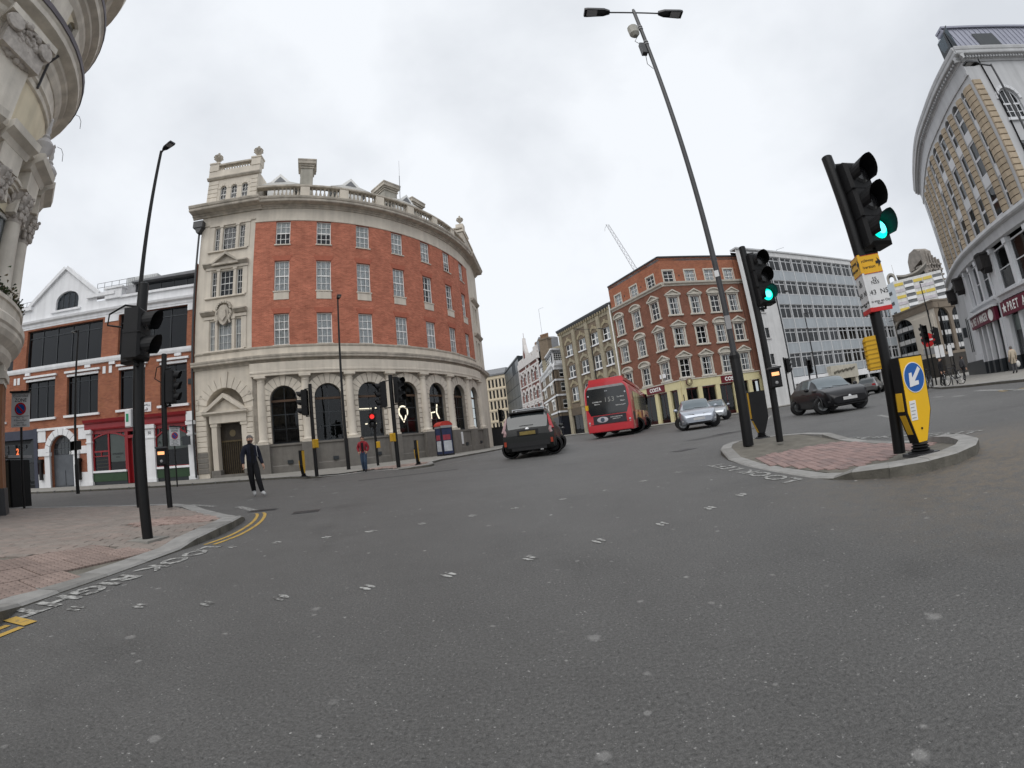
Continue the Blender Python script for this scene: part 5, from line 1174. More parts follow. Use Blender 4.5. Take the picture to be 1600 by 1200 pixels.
# ---------------------------------------------------------------- white panelled office block
WO=thing('office_block','white office block with long rows of windows over pale blue panels','building',(45,52,0))
WA=R(14.5); W0=(30.7,46.9); WL=34.2
WP_=Path([(W0[0]-1.1*math.cos(WA),W0[1]-1.1*math.sin(WA)),(W0[0]+WL*math.cos(WA),W0[1]+WL*math.sin(WA))]); w_=lambda u:u+1.1
PANEL=mk('pale_blue_panel',(.35,.38,.405),.45,.06,.8,.02,streak=.12); ALU=mk('white_aluminium',(.50,.51,.52),.4,.05,1,0)
hs=[(w_(1.0),w_(1.7),z,z+1.3) for z in (5.2,8.5,11.8,15.0)]
m=MB(WP_).wall(0,w_(4.3),.1,20.1,hs,.2); m.build('rendered_wall',M_OFFW,WO)
for h in hs: o=put('window',window_set(.7,1.3,1,2,frame=.06,bar=.04,mat=M_FRAMED)[0],WO,WP_.M(h[0],.1,h[2]),True); put('pane',_pane(.7,1.3,G_DARK),o,Matrix.Translation((0,.04,0))); MB(WP_).box(h[0]-.1,h[1]+.1,-.14,.1,h[2]-.12,h[2]).build('window_sill',M_OFFW,WO)
MB(WP_).wall(0,w_(WL),.1,20,(),v=.9).build('interior',M_INT,WO)
MB(WP_).tube([Vector((w_(4.35),-.05,.2)),Vector((w_(4.35),-.05,19.8))],.09,8).build('downpipe',M_FRAMED,WO)
bw_=2.42; n_=12
MB(WP_).box(w_(4.45),w_(WL),-.05,.9,19.45,20.1).build('parapet',M_OFFW,WO); MB(WP_).box(0,w_(WL),-.2,.9,20.1,20.3).build('coping',ALU,WO)
rz=[4.5,7.75,11.0,14.27,17.55]
def owin():
    m=MB(); w,h=bw_-.34,1.85; t=.07
    m.box(0,w,0,.1,0,t).box(0,w,0,.1,h-t,h).box(0,t,0,.1,t,h-t).box(w-t,w,0,.1,t,h-t).box(w/2-t*.8,w/2+t*.8,0,.1,t,h-t).box(t,w-t,.01,.09,1.32,1.42)
    return m.mesh('window',[ALU])
OW=owin()
for j,z in enumerate(rz):
    for i in range(n_):
        u=w_(4.62+bw_*i)
        o=put('window',OW,WO,WP_.M(u+.17,.12,z),True)
        for a in (0,(bw_-.34)/2):
            for p,q in ((.0,1.37),(1.37,1.85)): put('pane',_pane((bw_-.34)/2,q-p,G_DARK),o,Matrix.Translation((a,.05,p)))
        if random.random()<.3: put('blind',cached('oblind%d'%(i%3),lambda:MB().box(.1,bw_-.45,.2,.21,.4+.3*(i%3),1.8).mesh('blind',[mk('grey_blind',(.30,.31,.32),.8)])),o)
        if j: put('spandrel_panel',cached('opanel',lambda:MB().bev(.08,bw_-.08,0,.1,.02,1.33,.015).mesh('spandrel_panel',[PANEL])),WO,WP_.M(u,.02+random.uniform(-.004,.004),z-1.38),True)
        else: put('spandrel_panel',cached('opanel2',lambda:MB().bev(.08,bw_-.08,0,.1,.02,1.1,.015).mesh('spandrel_panel',[PANEL])),WO,WP_.M(u,.02,z-1.15),True)
for i in range(n_+1): put('mullion',cached('omul',lambda:MB().box(-.08,.08,-.07,.3,3.3,19.45).mesh('mullion',[ALU])),WO,WP_.M(w_(4.62+bw_*i),.05,0),True)
for z in rz: MB(WP_).box(w_(4.45),w_(WL),0,.3,z-.07,z).build('sill_rail',ALU,WO); MB(WP_).box(w_(4.45),w_(WL),0,.3,z+1.85,z+1.9).build('head_rail',ALU,WO)
MB(WP_).box(w_(0),w_(WL),0,14,19.9,20.0).build('roof',M_LEAD,WO)
# ground floor
MB(WP_).box(w_(4.4),w_(WL),-.1,.5,2.45,3.3).build('shop_fascia',M_WHITE,WO)
for k,u in enumerate((4.6,8.0,11.4,18.9,22.4,26.4,30.3,33.9)): MB(WP_).box(w_(u)-.18,w_(u)+.18,-.08,.5,.1,2.45).build('shop_pier',M_OFFW,WO)
for a,b in ((4.8,7.8),(8.2,11.2),(19.1,22.2),(22.6,26.2),(26.6,30.1),(30.5,33.7)):
    o=put('shop_window',MB().box(0,b-a,0,.1,0,.45).box((b-a)/2-.04,(b-a)/2+.04,0,.1,.45,2.35).mesh('shop_window',[M_FRAMED]),WO,WP_.M(w_(a),.2,.1),True); put('pane',_pane(b-a,2.3,G_SHOP),o)
    if a>19: put('blind',MB().box(.1,(b-a)*.45,.3,.31,.3,2.2).mesh('blind',[mk('grey_blind',(.30,.31,.32))]),o)
s=put('shop_sign',MB().box(0,3.9,-.16,-.1,0,.5).mesh('shop_sign',[M_WHITE]),WO,WP_.M(w_(22.3),0,2.62),True)
text('NOBLE Repair bank',.34,mk('navy_letters',(.02,.025,.06),.4),'lettering',s,Matrix.Translation((2.15,-.17,.24)),bold=.02)
put('emblem',MB().prism([(0,0),(.28,0),(.28,.3),(.14,.42),(0,.3)],-.18,-.16).mesh('emblem',[mk('navy_letters',(.02,.025,.06))]),s,Matrix.Translation((.06,0,.06)))
PT=mk('buff_portal',(.46,.43,.36),.8,.15,2,.1)
m=MB(WP_).box(w_(12),w_(18.7),-.6,.3,2.3,4.15).build('entrance_canopy',PT,WO)
for u in (12.1,17.9): MB(WP_).box(w_(u),w_(u)+.7,-.5,.3,.1,2.3).build('entrance_pier',PT,WO)
for k in range(5): MB(WP_).prism([(w_(12.6+k*1.05),3.0+.07*k),(w_(13.65+k*1.05),3.32+.07*k),(w_(13.65+k*1.05),3.5+.07*k),(w_(12.6+k*1.05),3.3+.07*k)],-.72,-.6).build('canopy_fin',mk('bronze_sign',(.10,.09,.07),.5),WO)
MB(WP_).tube([Vector((w_(9.5),2,20.2)),Vector((w_(9.5),2,21.6)),Vector((w_(11.3),2,22.1))],.03,4).build('roof_aerial',M_LEAD,WO)
# ---------------------------------------------------------------- modern block with arched roof line
GB=thing('arched_block','brown and cream modern block with arched window tops under the yellow flats','building',(62,52,0))
gl_,gm,gr=polar(47.6,88),polar(53.5,78),polar(56.6,84)
BRN=mk('brown_concrete',(.20,.165,.13),.85,.15,1,.1); CRM=mk('cream_panel',(.58,.53,.46),.7,.06,1,.02)
def gface(P,arches,creams,wallm=None):
    w=P.len
    hs=[(w*a,w*b,3.6,10.2) for a,b in arches]
    m=MB(P).wall(0,w,.1,11.3,hs,.6)
    for h in hs: m.arch(h[0],h[1],10.2-min(1.6,(h[1]-h[0])/2),10.2,.6,10,el=min(1.6,(h[1]-h[0])/2))
    m.build('concrete_wall',wallm or BRN,GB); MB(P).box(0,w,-.12,.05,10.25,11.25).build('parapet_band',BRN,GB); MB(P).box(0,w,-.1,.3,.1,3.2).build('undercroft',mk('dark_undercroft',(.05,.045,.04),.8),GB); MB(P).wall(0,w,.1,11,(),v=1.2).build('interior',M_INT,GB)
    MB(P).box(-.1,w+.1,-.2,.5,11.25,11.5).build('roof_edge',BRN,GB)
    for a,b in creams: MB(P).bev(w*a,w*b,-.1,.1,3.9,9.5,.03).build('cream_panel',CRM,GB)
    for h in hs:
        for k in range(3):
            z=3.9+k*2.1; n=3; ww=(h[1]-h[0])/n
            MB(P).box(h[0],h[1],.3,.4,z-.05,z+.08).build('floor_band',M_FRAMED,GB)
            for i in range(n):
                put('panel',cached('gpan%.2f'%ww,lambda:MB().bev(.08,ww-.08,0,.06,.05,.75,.02).mesh('panel',[M_OFFW])),GB,P.M(h[0]+ww*i,.3,z+.08),True)
                put('window',cached('gwin%.2f'%ww,lambda:window_set(ww-.1,1.15,2,1,frame=.08,bar=.06,mat=M_FRAMED)[0]),GB,P.M(h[0]+ww*i+.05,.32,z+.85),True); put('pane',_pane(ww-.1,1.15,G_DARK),GB,P.M(h[0]+ww*i+.05,.4,z+.85),True)
gface(Path([gl_,gm]),[(.22,.58)],[(0.02,.2),(.6,.96)],CRM); gface(Path([gm,gr]),[(.08,.46),(.56,.94)],[])
MB().slab([gl_,gm,gr,(gr[0]+8,gr[1]+10),(gl_[0]+5,gl_[1]+14)],11.0,11.3).build('roof',M_LEAD,GB)
# ---------------------------------------------------------------- yellow and white flats with the curved roof canopy
YF=thing('yellow_flats','tall flats with yellow and white bands and a curved concrete roof canopy','building',(108,78,0))
YD=140; fl,fm,fr=polar(48.6,YD+6),polar(49.9,YD),polar(55.3,YD+2); zt_=.82+YD*math.tan(R(10.75))
YEL=mk('yellow_panel',(.62,.48,.10),.5,.06,1,0); LBL=mk('pale_blue_render',(.55,.60,.64),.6,.05,1,0)
P=Path([fl,fm]); MB(P).wall(0,P.len,.1,zt_,()).build('end_wall',LBL,YF)
for k in range(4): MB(P).box(P.len*.45,P.len*.7,-.08,.05,zt_-3.2-k*2.9,zt_-2.3-k*2.9).build('window',M_FRAMED,YF)
P=Path([fm,fr]); w=P.len; MB(P).wall(0,w,.1,zt_,()).build('front_wall',mk('white_concrete',(.62,.62,.61),.7),YF)
for k in range(7):
    z=zt_-1.6-k*1.75
    for i in range(5):
        a,b=w*(i+.04)/5,w*(i+.96)/5
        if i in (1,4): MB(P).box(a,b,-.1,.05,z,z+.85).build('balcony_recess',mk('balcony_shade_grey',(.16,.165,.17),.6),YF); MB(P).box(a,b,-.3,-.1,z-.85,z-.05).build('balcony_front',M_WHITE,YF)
        else: MB(P).box(a,b,-.12,.05,z,z+.8).build('panel',[YEL,mk('lilac_panel',(.52,.49,.52),.6)][(k)%2],YF)
P=Path([polar(49.3,YD+3),polar(54.0,YD+3)]); w=P.len; z=zt_
CONC=mk('raw_concrete',(.33,.31,.28),.9,.2,1,.1)
m=MB(P); n=10; pts=[(w*.25+w*.75*i/n, z+.5+2.2*(i/n-.35)**2*2.2+.2) for i in range(n+1)]
m.prism(pts+[(p[0],p[1]+.5) for p in reversed(pts)],-1.5,4); m.build('roof_canopy',CONC,YF)
m=MB(P); a=w*.04
for i in range(10):
    t0,t1=PI*i/10,PI*(i+1)/10; Q=lambda t,r,h:(a+w*.07-r*math.cos(t),z+1.6+h*math.sin(t)); m.prism([Q(t0,1.3,1.5),Q(t0,.7,.9),Q(t1,.7,.9),Q(t1,1.3,1.5)],0,3)
m.box(a+w*.07-1.3,a+w*.07-.7,0,3,z,z+1.6).box(a+w*.07+.7,a+w*.07+1.3,0,3,z,z+1.6); m.build('roof_arch',CONC,YF)
MB(P).box(w*.3,w*.62,1,4,z,z+1.2).build('plant_room',CONC,YF); MB(P).tube([(w*.2,1,z),(w*.2,1,z+5.5)],.06,4).build('roof_aerial',CONC,YF)
# ---------------------------------------------------------------- far concrete tower with jagged balconies
BT=thing('concrete_tower','far raw concrete tower block with ranks of curved balconies','building',(230,170,0))
TD=290; P=Path([polar(52.15,TD),polar(53.9,TD-8),polar(55.4,TD+4)]); w=P.len; ztop=.82+TD*math.tan(R(12.3)); GR=mk('brutal_concrete',(.26,.235,.21),.95,.25,.4,.2)
MB(P).box(0,w,0,15,.1,ztop-2).build('tower_core',GR,BT)
MB(P).prism([(0,ztop-6),(w*.42,ztop-2),(w*.42,ztop+2.5),(w*.3,ztop+5.0),(w*.12,ztop+4),(w*.02,ztop)],-1,8).build('tower_head',GR,BT)
for i in range(6): MB(P).box(w*(.42+.1*i),w*(.42+.1*i)+.9,-1.2,3,ztop-10,ztop+2.8-1.3*i*.8).build('fin',GR,BT)
for k in range(17):
    z=ztop-6-2.9*k
    for i in range(5):
        u0=w*(.02+.2*i); MB(P).prism([(u0,z),(u0+w*.14,z),(u0+w*.17,z+1.0),(u0-w*.0,z+1.1)],-1.6,.2).build('balcony',GR,BT)
        MB(P).box(u0,u0+w*.15,-.05,.1,z-1.5,z-.1).build('window',M_FRAMED,BT)
# ---------------------------------------------------------------- tower crane beyond the roofs
CR=thing('crane_jib','lattice jib of a luffing crane rising beyond the corner block','crane',(0,0,0))
a=Vector((*polar(19.3,120),.82+120*math.tan(R(18.6)))); b=Vector((*polar(16.35,120),.82+120*math.tan(R(25.9))))
m=MB(); d=(b-a); ax=Vector((1,.2,0)).normalized()*.75; ay=d.cross(ax).normalized()*.75
ch=[ax,-ax,ay*1.2]
CRM_=mk('crane_white',(.5,.5,.52),.5)
for q in ch: m.tube([a+q,b+q*.6],.09,4)
n=14
for k in range(n):
    for i in range(3):
        p=a.lerp(b,k/n); q=a.lerp(b,(k+1)/n); m.tube([p+ch[i]*(1-.4*k/n),q+ch[(i+1)%3]*(1-.4*k/n)],.06,3)
tag(m.build('lattice',CRM_,CR),kind='stuff'); MB().tube([b,b+Vector((-.9,0,-1.2)),b+Vector((-1.1,0,-2.2))],.08,4).build('jib_head',CRM_,CR); MB().tube([a,a+Vector((.5,0,-30))],.6,4).build('mast',CRM_,CR)
# ---------------------------------------------------------------- curved stone and white building on the right
RB_=thing('curved_cafe_building','curved building with banded brown stone piers over white bays and maroon signs','building',(30,18,0))
RP=Path([(40.2,27.3),(36.4,24.0),(32.3,20.0),(29.7,16.6),(28.2,14.3),(27.05,12.05)]); 
def smooth_path(p,k=6): return Path(bez(p,k))
RP=smooth_path(RP.p and [tuple(q) for q in RP.p]); RL=RP.len
PALE=mk('pale_grey_paint',(.47,.475,.485),.5,.08,1,.04,streak=.08); BST=mk('banded_stone',(.41,.335,.245),.85,.14,1.4,.15,25,streak=.12); LIL=mk('white_joinery',(.60,.61,.63),.45,.05,1,0)
pe=[RL-.75,18.35,16.7,15.1,13.25,11.35,9.45,7.6,5.8,4.1,2.5,.9]; pw=[.9]+[.68]*11
hs=[]
for a,b in zip(pe[1:],pe):
    hs.append((a+.36,b-.36 if b<19 else b-.4,8.75,16.05))
m=MB(RP,.7).wall(0,RL,8.6,17.95,hs,.55)
for h in hs: m.arch(h[0],h[1],15.55,16.05,.55,8,el=.5)
m.build('upper_wall',PALE,RB_); MB(RP,.7).wall(0,RL,.1,17.9,(),v=1.2).build('interior',M_INT,RB_)
for a,b in zip(pe[1:],pe):
    h=(a+.37,b-.37 if b<19 else b-.41); w=h[1]-h[0]
    for z0,z1 in ((8.75,10.55),(11.25,13.45),(14.1,15.7)):
        o=put('window',window_set(w,z1-z0,1,2,frame=.09,bar=.07,mat=LIL)[0],RB_,RP.M(h[0],.07,z0),True); put('pane',window_set(w,z1-z0,1,2,frame=.09,bar=.07,mat=LIL)[1],o)
    for z in (10.55,13.45): put('spandrel_panel',MB().bev(0,w,-.06,.1,0,.68,.05).mesh('spandrel_panel',[LIL]),RB_,RP.M(h[0],.07,z),True)
# piers of pointed stone blocks
nb=20; zb0,zb1=8.68,15.95; bh=(zb1-zb0)/nb
def block(w,mat,key): return cached(('blk',key,round(w,2)),lambda:_blk(w,mat))
def _blk(w,mat):
    m=MB(); h=bh-.05; o=[(-w/2,.1),(w/2,.1),(w/2,-.02),(w*.18,-.16),(-w*.18,-.16),(-w/2,-.02)]
    top=[(u,v,h) for u,v in o]; bot=[(u,v,0) for u,v in o]
    m.face(top[::-1]); m.face(bot)
    for k in range(6):
        l=(k+1)%6; m.face([bot[k],bot[l],top[l],top[k]])
    return m.mesh('stone_block',[mat])
BST2=mk('banded_stone_light',(.44,.36,.265),.85,.14,1.4,.15,25,streak=.1)
for i,(u,w) in enumerate(zip(pe,pw)):
    if u<1.5: continue
    for k in range(nb):
        if i>9: break
        put('stone_block',block(w,[BST,BST2][(k*3+i*5)%4==0],(k*3+i*5)%4==0),RB_,RP.M(u,-.02,zb0+bh*k),True)
# entablature, cornice with dentils, roof
MB(RP,.7).sweep([(0,16.3),(-.08,16.32),(-.1,16.5),(-.04,16.52),(-.04,17.3),(0,17.3)],0,RL).build('frieze',PALE,RB_)
MB(RP,.7).sweep(cornice_profile(17.2,.8,.5),0,RL+.42).build('main_cornice',PALE,RB_)
m=MB(RP)
n=int(RL/.3)
for k in range(n): m.box(RL*(k+.2)/n,RL*(k+.75)/n,-.3,-.1,17.34,17.48)
tag(m.build('dentil',PALE,RB_),kind='stuff')
MB(RP,.7).sweep([(0,8.6),(-.12,8.62),(-.5,8.5),(-.55,8.3),(-.5,8.2),(-.3,8.1),(-.28,7.6),(-.05,7.5),(0,7.5)][::-1],0,RL+3).build('lower_cornice',PALE,RB_)
# return face beyond the corner, with a round-headed window
Q0=RP(RL,0,0); RR=Path([(Q0.x,Q0.y),(Q0.x+9,Q0.y-3.2)])
rw_=(1.25,2.75,13.3,15.3); rw2=(1.25,2.75,9.3,11.9)
m=MB(RR).wall(0,RR.len,8.6,17.95,[rw_,rw2],.3); m.arch(rw_[0],rw_[1],14.55,15.3,.3,10); m.build('return_wall',PALE,RB_)
MB(RR).wall(.2,RR.len,8,17.9,(),v=.65).build('interior',M_INT,RB_)
window(RB_,RR.M(rw_[0],.12,rw_[2]),1.5,2.0,4,4,None,frame=.08,bar=.05,arch=True,mat=LIL); window(RB_,RR.M(rw2[0],.12,rw2[2]),1.5,2.6,4,4,None,frame=.08,bar=.05,mat=LIL)
voussoirs(RB_,RR,2.0,14.55,.75,.95,9,.06,LIL); MB(RR).box(1.1,2.9,-.12,.1,13.12,13.3).build('window_sill',LIL,RB_)
for k in range(nb): put('stone_block',cached(('qb',k%3==0),lambda:MB().bev(-.02,.55,-.12,.02,0,bh-.035,.03).mesh('stone_block',[BST2 if k%3==0 else BST])),RB_,RR.M(0,0,zb0+bh*k),True)
MB(RR,1).sweep(cornice_profile(17.2,.8,.5),-.42,RR.len).build('main_cornice',PALE,RB_)
m=MB(RR)
for k in range(40): m.box(.05+.22*k,.05+.22*k+.12,-.3,-.1,17.34,17.48)
tag(m.build('dentil',PALE,RB_),kind='stuff')
ZINC=mk('zinc_roof',(.30,.31,.37),.45,.08,1,.02,metal=.2)
pr=[(.45,17.95),(1.05,20.7),(1.7,20.8),(1.7,17.95)]
MB(RR).sweep(pr,1.05,RR.len).build('mansard_roof',ZINC,RB_); MB(RP,.9).sweep([(.3,17.95),(6,18.05),(6,17.9)],0,RL-.6).build('flat_roof',M_LEAD,RB_)
for k in range(20):
    u=1.0+.4*k; m=MB(RR); m.face([(u,.41,17.95),(u+.04,.41,17.95),(u+.04,1.01,20.72),(u,1.01,20.72)]); m.face([(u,.41,17.95),(u,1.01,20.72),(u,1.15,20.7),(u,.55,17.95)]); m.build('roof_seam',ZINC,RB_)
MB(RR).box(1.0,RR.len,.92,1.7,20.72,20.86).build('roof_edge',ZINC,RB_)
m=MB(RR); m.prism([(.3,17.95),(1.05,17.95),(1.05,20.5),(.55,19.9)],.6,1.5); m.build('glazed_roof_end',G_DARK,RB_)
for pts in ([(.3,.58,17.95),(.55,.58,19.95)],[(.55,.58,19.95),(1.05,.58,20.55)],[(.66,.58,17.95),(.66,.58,20.0)]): MB(RR).tube(pts,.05,4).build('glazing_bar',M_FRAMED,RB_)
m=MB(RR); m.face([(2.9,.48,18.3),(4.6,.48,18.3),(4.6,.86,20.1),(2.9,.86,20.1)]); m.build('roof_window',M_FRAMED,RB_)
# first floor: timber shop bays
MB(RP,.7).box(0,6.6,0,.4,.1,7.5).build('rendered_wall',PALE,RB_)
for a,b,n in ((9.2,14.1,3),(15.1,RL+1.5,3)):
    ww=(b-a)/n
    for k in range(n):
        u=a+ww*k; o=put('window',window_set(ww-.3,2.45,1,2,frame=.08,bar=.06,rail=False,mat=LIL)[0],RB_,RP.M(u+.15,.1,4.85),True); put('pane',window_set(ww-.3,2.45,1,2,frame=.08,bar=.06,rail=False,mat=LIL)[1],o)
    for k in range(n+1):
        MB(RP).box(a+ww*k-.15,a+ww*k+.15,-.12,.2,4.75,7.4).box(a+ww*k-.2,a+ww*k+.2,-.2,.2,7.2,7.5).build('pilaster',LIL,RB_)
    MB(RP,.7).sweep([(.2,4.3),(-.1,4.3),(-.16,4.55),(-.34,4.62),(-.34,4.74),(.2,4.8)],a-.3,b+.3).build('bay_sill',LIL,RB_)
for a,b in ((6.6,9.05),(14.25,14.95)): MB(RP,.7).box(a,b,-.05,.4,1.2 if a<7 else 1.2,7.5).build('white_pier',LIL,RB_)
MB(RP,.7).box(6.4,9.0,-.15,.4,1.15,1.6).build('pier_base',LIL,RB_); MB(RP,.7).box(0,9.0,-.08,.4,.1,1.15).build('granite_base',M_FRAMED,RB_); MB(RP,.7).box(14.2,15.0,-.1,.4,.1,1.2).build('granite_base',M_FRAMED,RB_)
for u in (4.6,5.4): MB(RP).box(u,u+.3,-.04,.05,1.9,4.6).build('slot_window',M_FRAMED,RB_)
MB(RP).box(3.4,3.9,-.3,.1,3.2,4.0).build('wall_box',M_FRAMED,RB_)
for u in (2.4,7.6,14.6):
    m=MB(RP); m.box(u-.42,u+.42,-.75,-.05,6.5,7.35).prism([(u-.5,7.35),(u+.5,7.35),(u+.3,7.5),(u-.3,7.5)],-.8,0); m.prism([(u-.42,6.5),(u-.1,6.2),(u+.1,6.2),(u+.42,6.5)],-.6,-.05); m.build('bracket_box',mk('black_carved_bracket',(.02,.018,.018),.6,.4,5,.4),RB_)
# cafe signs and ground floor bays
MAR=mk('maroon_sign',(.12,.012,.03),.45,.08,2,0)
for a,b,txt in ((8.25,14.0,'PRET A MANGER'),(15.0,RL+4,'PRET A MANGER')):
    MB(RP,.7).box(a,b,-.3,-.05,3.35,4.2).build('shop_sign',MAR,RB_); sg=bpy.data.objects[[o.name for o in KIDS(RB_) if o.name.startswith('shop_sign')][-1]]
    st=[(.3*math.cos(R(90+36*k))*(1 if k%2==0 else .42),.3*math.sin(R(90+36*k))*(1 if k%2==0 else .42)) for k in range(10)]
    put('star_emblem',MB().prism(st,-.03,0).mesh('star_emblem',[M_FRAMEW]),sg,RP.M(a+.5,-.3,3.77),True)
    for i,ch in enumerate(txt):
        if ch!=' ':
            u=a+1.05+i*(.27 if a<10 else .36)
            if u<RL+3.8: text(ch,.72,M_FRAMEW,'lettering',sg,RP.M(u,-.31,3.77),bold=.02,world=True,sx=.55 if a<10 else .7)
    if a<10:
        put('round_logo',MB().lathe([(.33,-.02),(.37,-.02),(.37,.01),(.33,.01)],n=20,axis='y').mesh('round_logo',[M_FRAMEW]),sg,RP.M(13.3,-.31,3.77),True); text('PRET',.2,M_FRAMEW,'lettering',sg,RP.M(13.3,-.31,3.77),world=True)
m=MB(RP,.7).box(8.2,14.1,-.5,.1,4.2,4.34); m.build('sign_hood',LIL,RB_)
for a,b,n in ((9.1,14.1,4),(15.1,RL+1.5,4)):
    ww=(b-a)/n
    for k in range(n+1): MB(RP).box(a+ww*k-.16,a+ww*k+.16,-.1,.2,.95,3.4).build('shop_pilaster',LIL,RB_); MB(RP).box(a+ww*k-.2,a+ww*k+.2,-.12,.2,.1,.95).build('granite_base',M_FRAMED,RB_)
    for k in range(n): put('pane',_pane(ww-.32,3.2,G_SHOP),RB_,RP.M(a+ww*k+.16,.15,.2),True); put('door_blind',MB().box(0,ww-.4,0,.02,2.3,3.2).mesh('door_blind',[mk('pale_green_panel',(.36,.42,.38),.5)]),RB_,RP.M(a+ww*k+.2,.25,.1),True) if k%2==0 else None
# ---------------------------------------------------------------- ornate corner turret close on the left
OT=thing('ornate_corner_building','ornate cream stone corner turret with columns and big cornices above the pavement','building',(-12.3,3,0))
TC=(-12.3,3.0); TR=3.05
TPth=arc_path(*TC,TR,-55,118,60); tu=lambda a:R(a+55)*TR; TL=TPth.len
ORN=mk('carved_cream_stone',(.73,.68,.60),.85,.18,1.6,.2,30,streak=.18); ORC=mk('cream_render',(.72,.64,.48),.8,.12,1.2,.06,20,streak=.12); ORD=mk('carved_grey_stone',(.50,.46,.42),.9,.35,5,.6,18); BRP=mk('brown_glazed_pilaster',(.24,.10,.04),.4,.2,3,.05,20,spec=.5)
def ring(name,prof,mat,a0=-55,a1=118): return MB(TPth,.35).sweep(prof,max(0,tu(a0)),min(TL,tu(a1))).build(name,mat,OT)
whole=(0,TL)
t=MB(TPth,.35).wall(0,TL,3.9,7.0,[(tu(a)-.5,tu(a)+.5,4.5,6.1) for a in (48,30.5,12,-8)],.25); t.build('first_floor_wall',ORC,OT)
for a in (48,30.5,12,-8): window(OT,TPth.M(tu(a)-.5,.12,4.5),1.0,1.6,2,2,'curtain',.6,frame=.07,bar=.05)
MB(TPth,.6).wall(0,TL,.1,16,(),v=.7).build('interior',M_INT,OT)
t=MB(TPth,.35).wall(0,TL,7.0,9.3,[],.2); t.build('second_floor_wall',ORC,OT)
t=MB(TPth,.35).wall(0,TL,9.3,12.4,[(tu(a)-.42,tu(a)+.42,10.7,11.8) for a in (38,6)],.22)
for a in (38,6): t.arch(tu(a)-.42,tu(a)+.42,11.4,11.8,.22,8,el=.4)
t.build('third_floor_wall',ORC,OT); MB(TPth,.35).wall(0,TL,12.4,16.5,()).build('fourth_floor_wall',ORC,OT)
for a in (38,6): window(OT,TPth.M(tu(a)-.42,.12,10.7),.84,1.1,1,1,None,frame=.06)
# ground floor pilasters in brown faience on dark plinths
MB(TPth,.35).wall(0,TL,.1,3.2,()).build('shop_wall',mk('shop_dark',(.02,.022,.025)),OT)
for a in (56,20,-16):
    u=tu(a); MB(TPth).box(u-.3,u+.3,-.13,.1,.65,2.75).build('pilaster',BRP,OT); MB(TPth).box(u-.33,u+.33,-.16,.1,.1,.65).build('plinth',M_IRON2,OT)
    MB(TPth).box(u-.32,u+.32,-.15,.1,2.75,2.86).box(u-.36,u+.36,-.2,.1,2.86,3.0).box(u-.31,u+.31,-.14,.1,3.0,3.16).build('pilaster_capital',ORN,OT)
# balcony: corbelled ring, parapet and planting
ring('balcony_corbel',[(0,3.12),(-.12,3.16),(-.2,3.3),(-.22,3.42),(-.36,3.55),(-.42,3.66),(-.42,3.74),(-.46,3.78),(-.46,3.93),(-.42,3.98),(0,4.0)],ORN)
ring('balcony_parapet',[(-.34,3.98),(-.34,4.22),(-.38,4.24),(-.38,4.32),(-.1,4.32),(-.1,4.0)],ORN)
m=MB(); random.seed(11)
for k in range(900):
    a=random.uniform(30,72); rr=TR+random.uniform(.02,.36); z=4.3+abs(random.gauss(0,.13)); c=Vector((TC[0]+rr*math.cos(R(a)),TC[1]+rr*math.sin(R(a)),z)); d=Vector((random.uniform(-1,1),random.uniform(-1,1),random.uniform(-.2,1))).normalized()*.09; e=d.orthogonal().normalized()*.025
    m.face([c-e,c+d*.5+e*.6-e*1.4,c+d,c+d*.5+e*1.2],mi=k%3)
pl_=m.build('balcony_plant',[mk('leaf_green',(.05,.075,.025),.6,.3,9,0),mk('leaf_brown',(.10,.075,.035),.7,.3,9,0),mk('leaf_dark',(.03,.04,.02),.7,.3,9,0)]); tag(pl_,'trailing green and brown plants growing along the curved stone balcony','plant')
# columns and carved capitals
def column(a,z0,z1,r,capmat=ORD):
    M=TPth.M(tu(a),-.06,z0); h=z1-z0
    c=put('column',_lathe('column',[(r*1.35,0),(r*1.35,.1),(r*1.15,.16),(r*1.2,.2),(r,.26),(r*.99,h*.4),(r*.86,h)],16,ORN,35),OT,M,True)
    cp=put('capital',_lathe('capital',[(r*.88,0),(r*.95,.05),(r*.92,.1),(r*1.0,.3),(r*1.35,.55),(r*1.5,.6),(r*1.5,.68)],14,capmat,35),c,Matrix.Translation((0,0,h)))
    q=MB(); random.seed(int(a*10+z0))
    for row,(zz_,rr,n) in enumerate(((.16,1.08,9),(.34,1.2,9),(.52,1.5,8))):
        for k in range(n):
            t=2*PI*(k+.5*row)/n; x,y=r*rr*math.cos(t),r*rr*math.sin(t)
            q.ball((x,y,h+zz_),.065,.065,.1,6,5); q.ball((x*1.15,y*1.15,h+zz_+.09),.045,n=6,m=4)
    o=q.build('carved_leaf',capmat,c,world=False); tag(o,kind='stuff')
for a in (57.5,39.5,21,3,-15): column(a,4.35,6.0,.2)
for a in (57.5,39.5,21,3,-15):
    u=tu(a); MB(TPth).box(u-.3,u+.3,-.34,.1,6.68,7.12).build('entablature_block',ORN,OT)
    MB(TPth).sweep([(0,7.1),(-.36,7.12),(-.42,7.25),(-.6,7.34),(-.62,7.5),(0,7.56)],u-.4,u+.4).build('cornice_block',ORN,OT)
ring('entablature',[(0,6.62),(-.08,6.64),(-.1,6.8),(-.06,6.84),(-.06,7.1),(0,7.12)],ORN); ring('cornice',[(0,7.1),(-.14,7.14),(-.22,7.26),(-.4,7.36),(-.42,7.5),(0,7.56)],ORN)
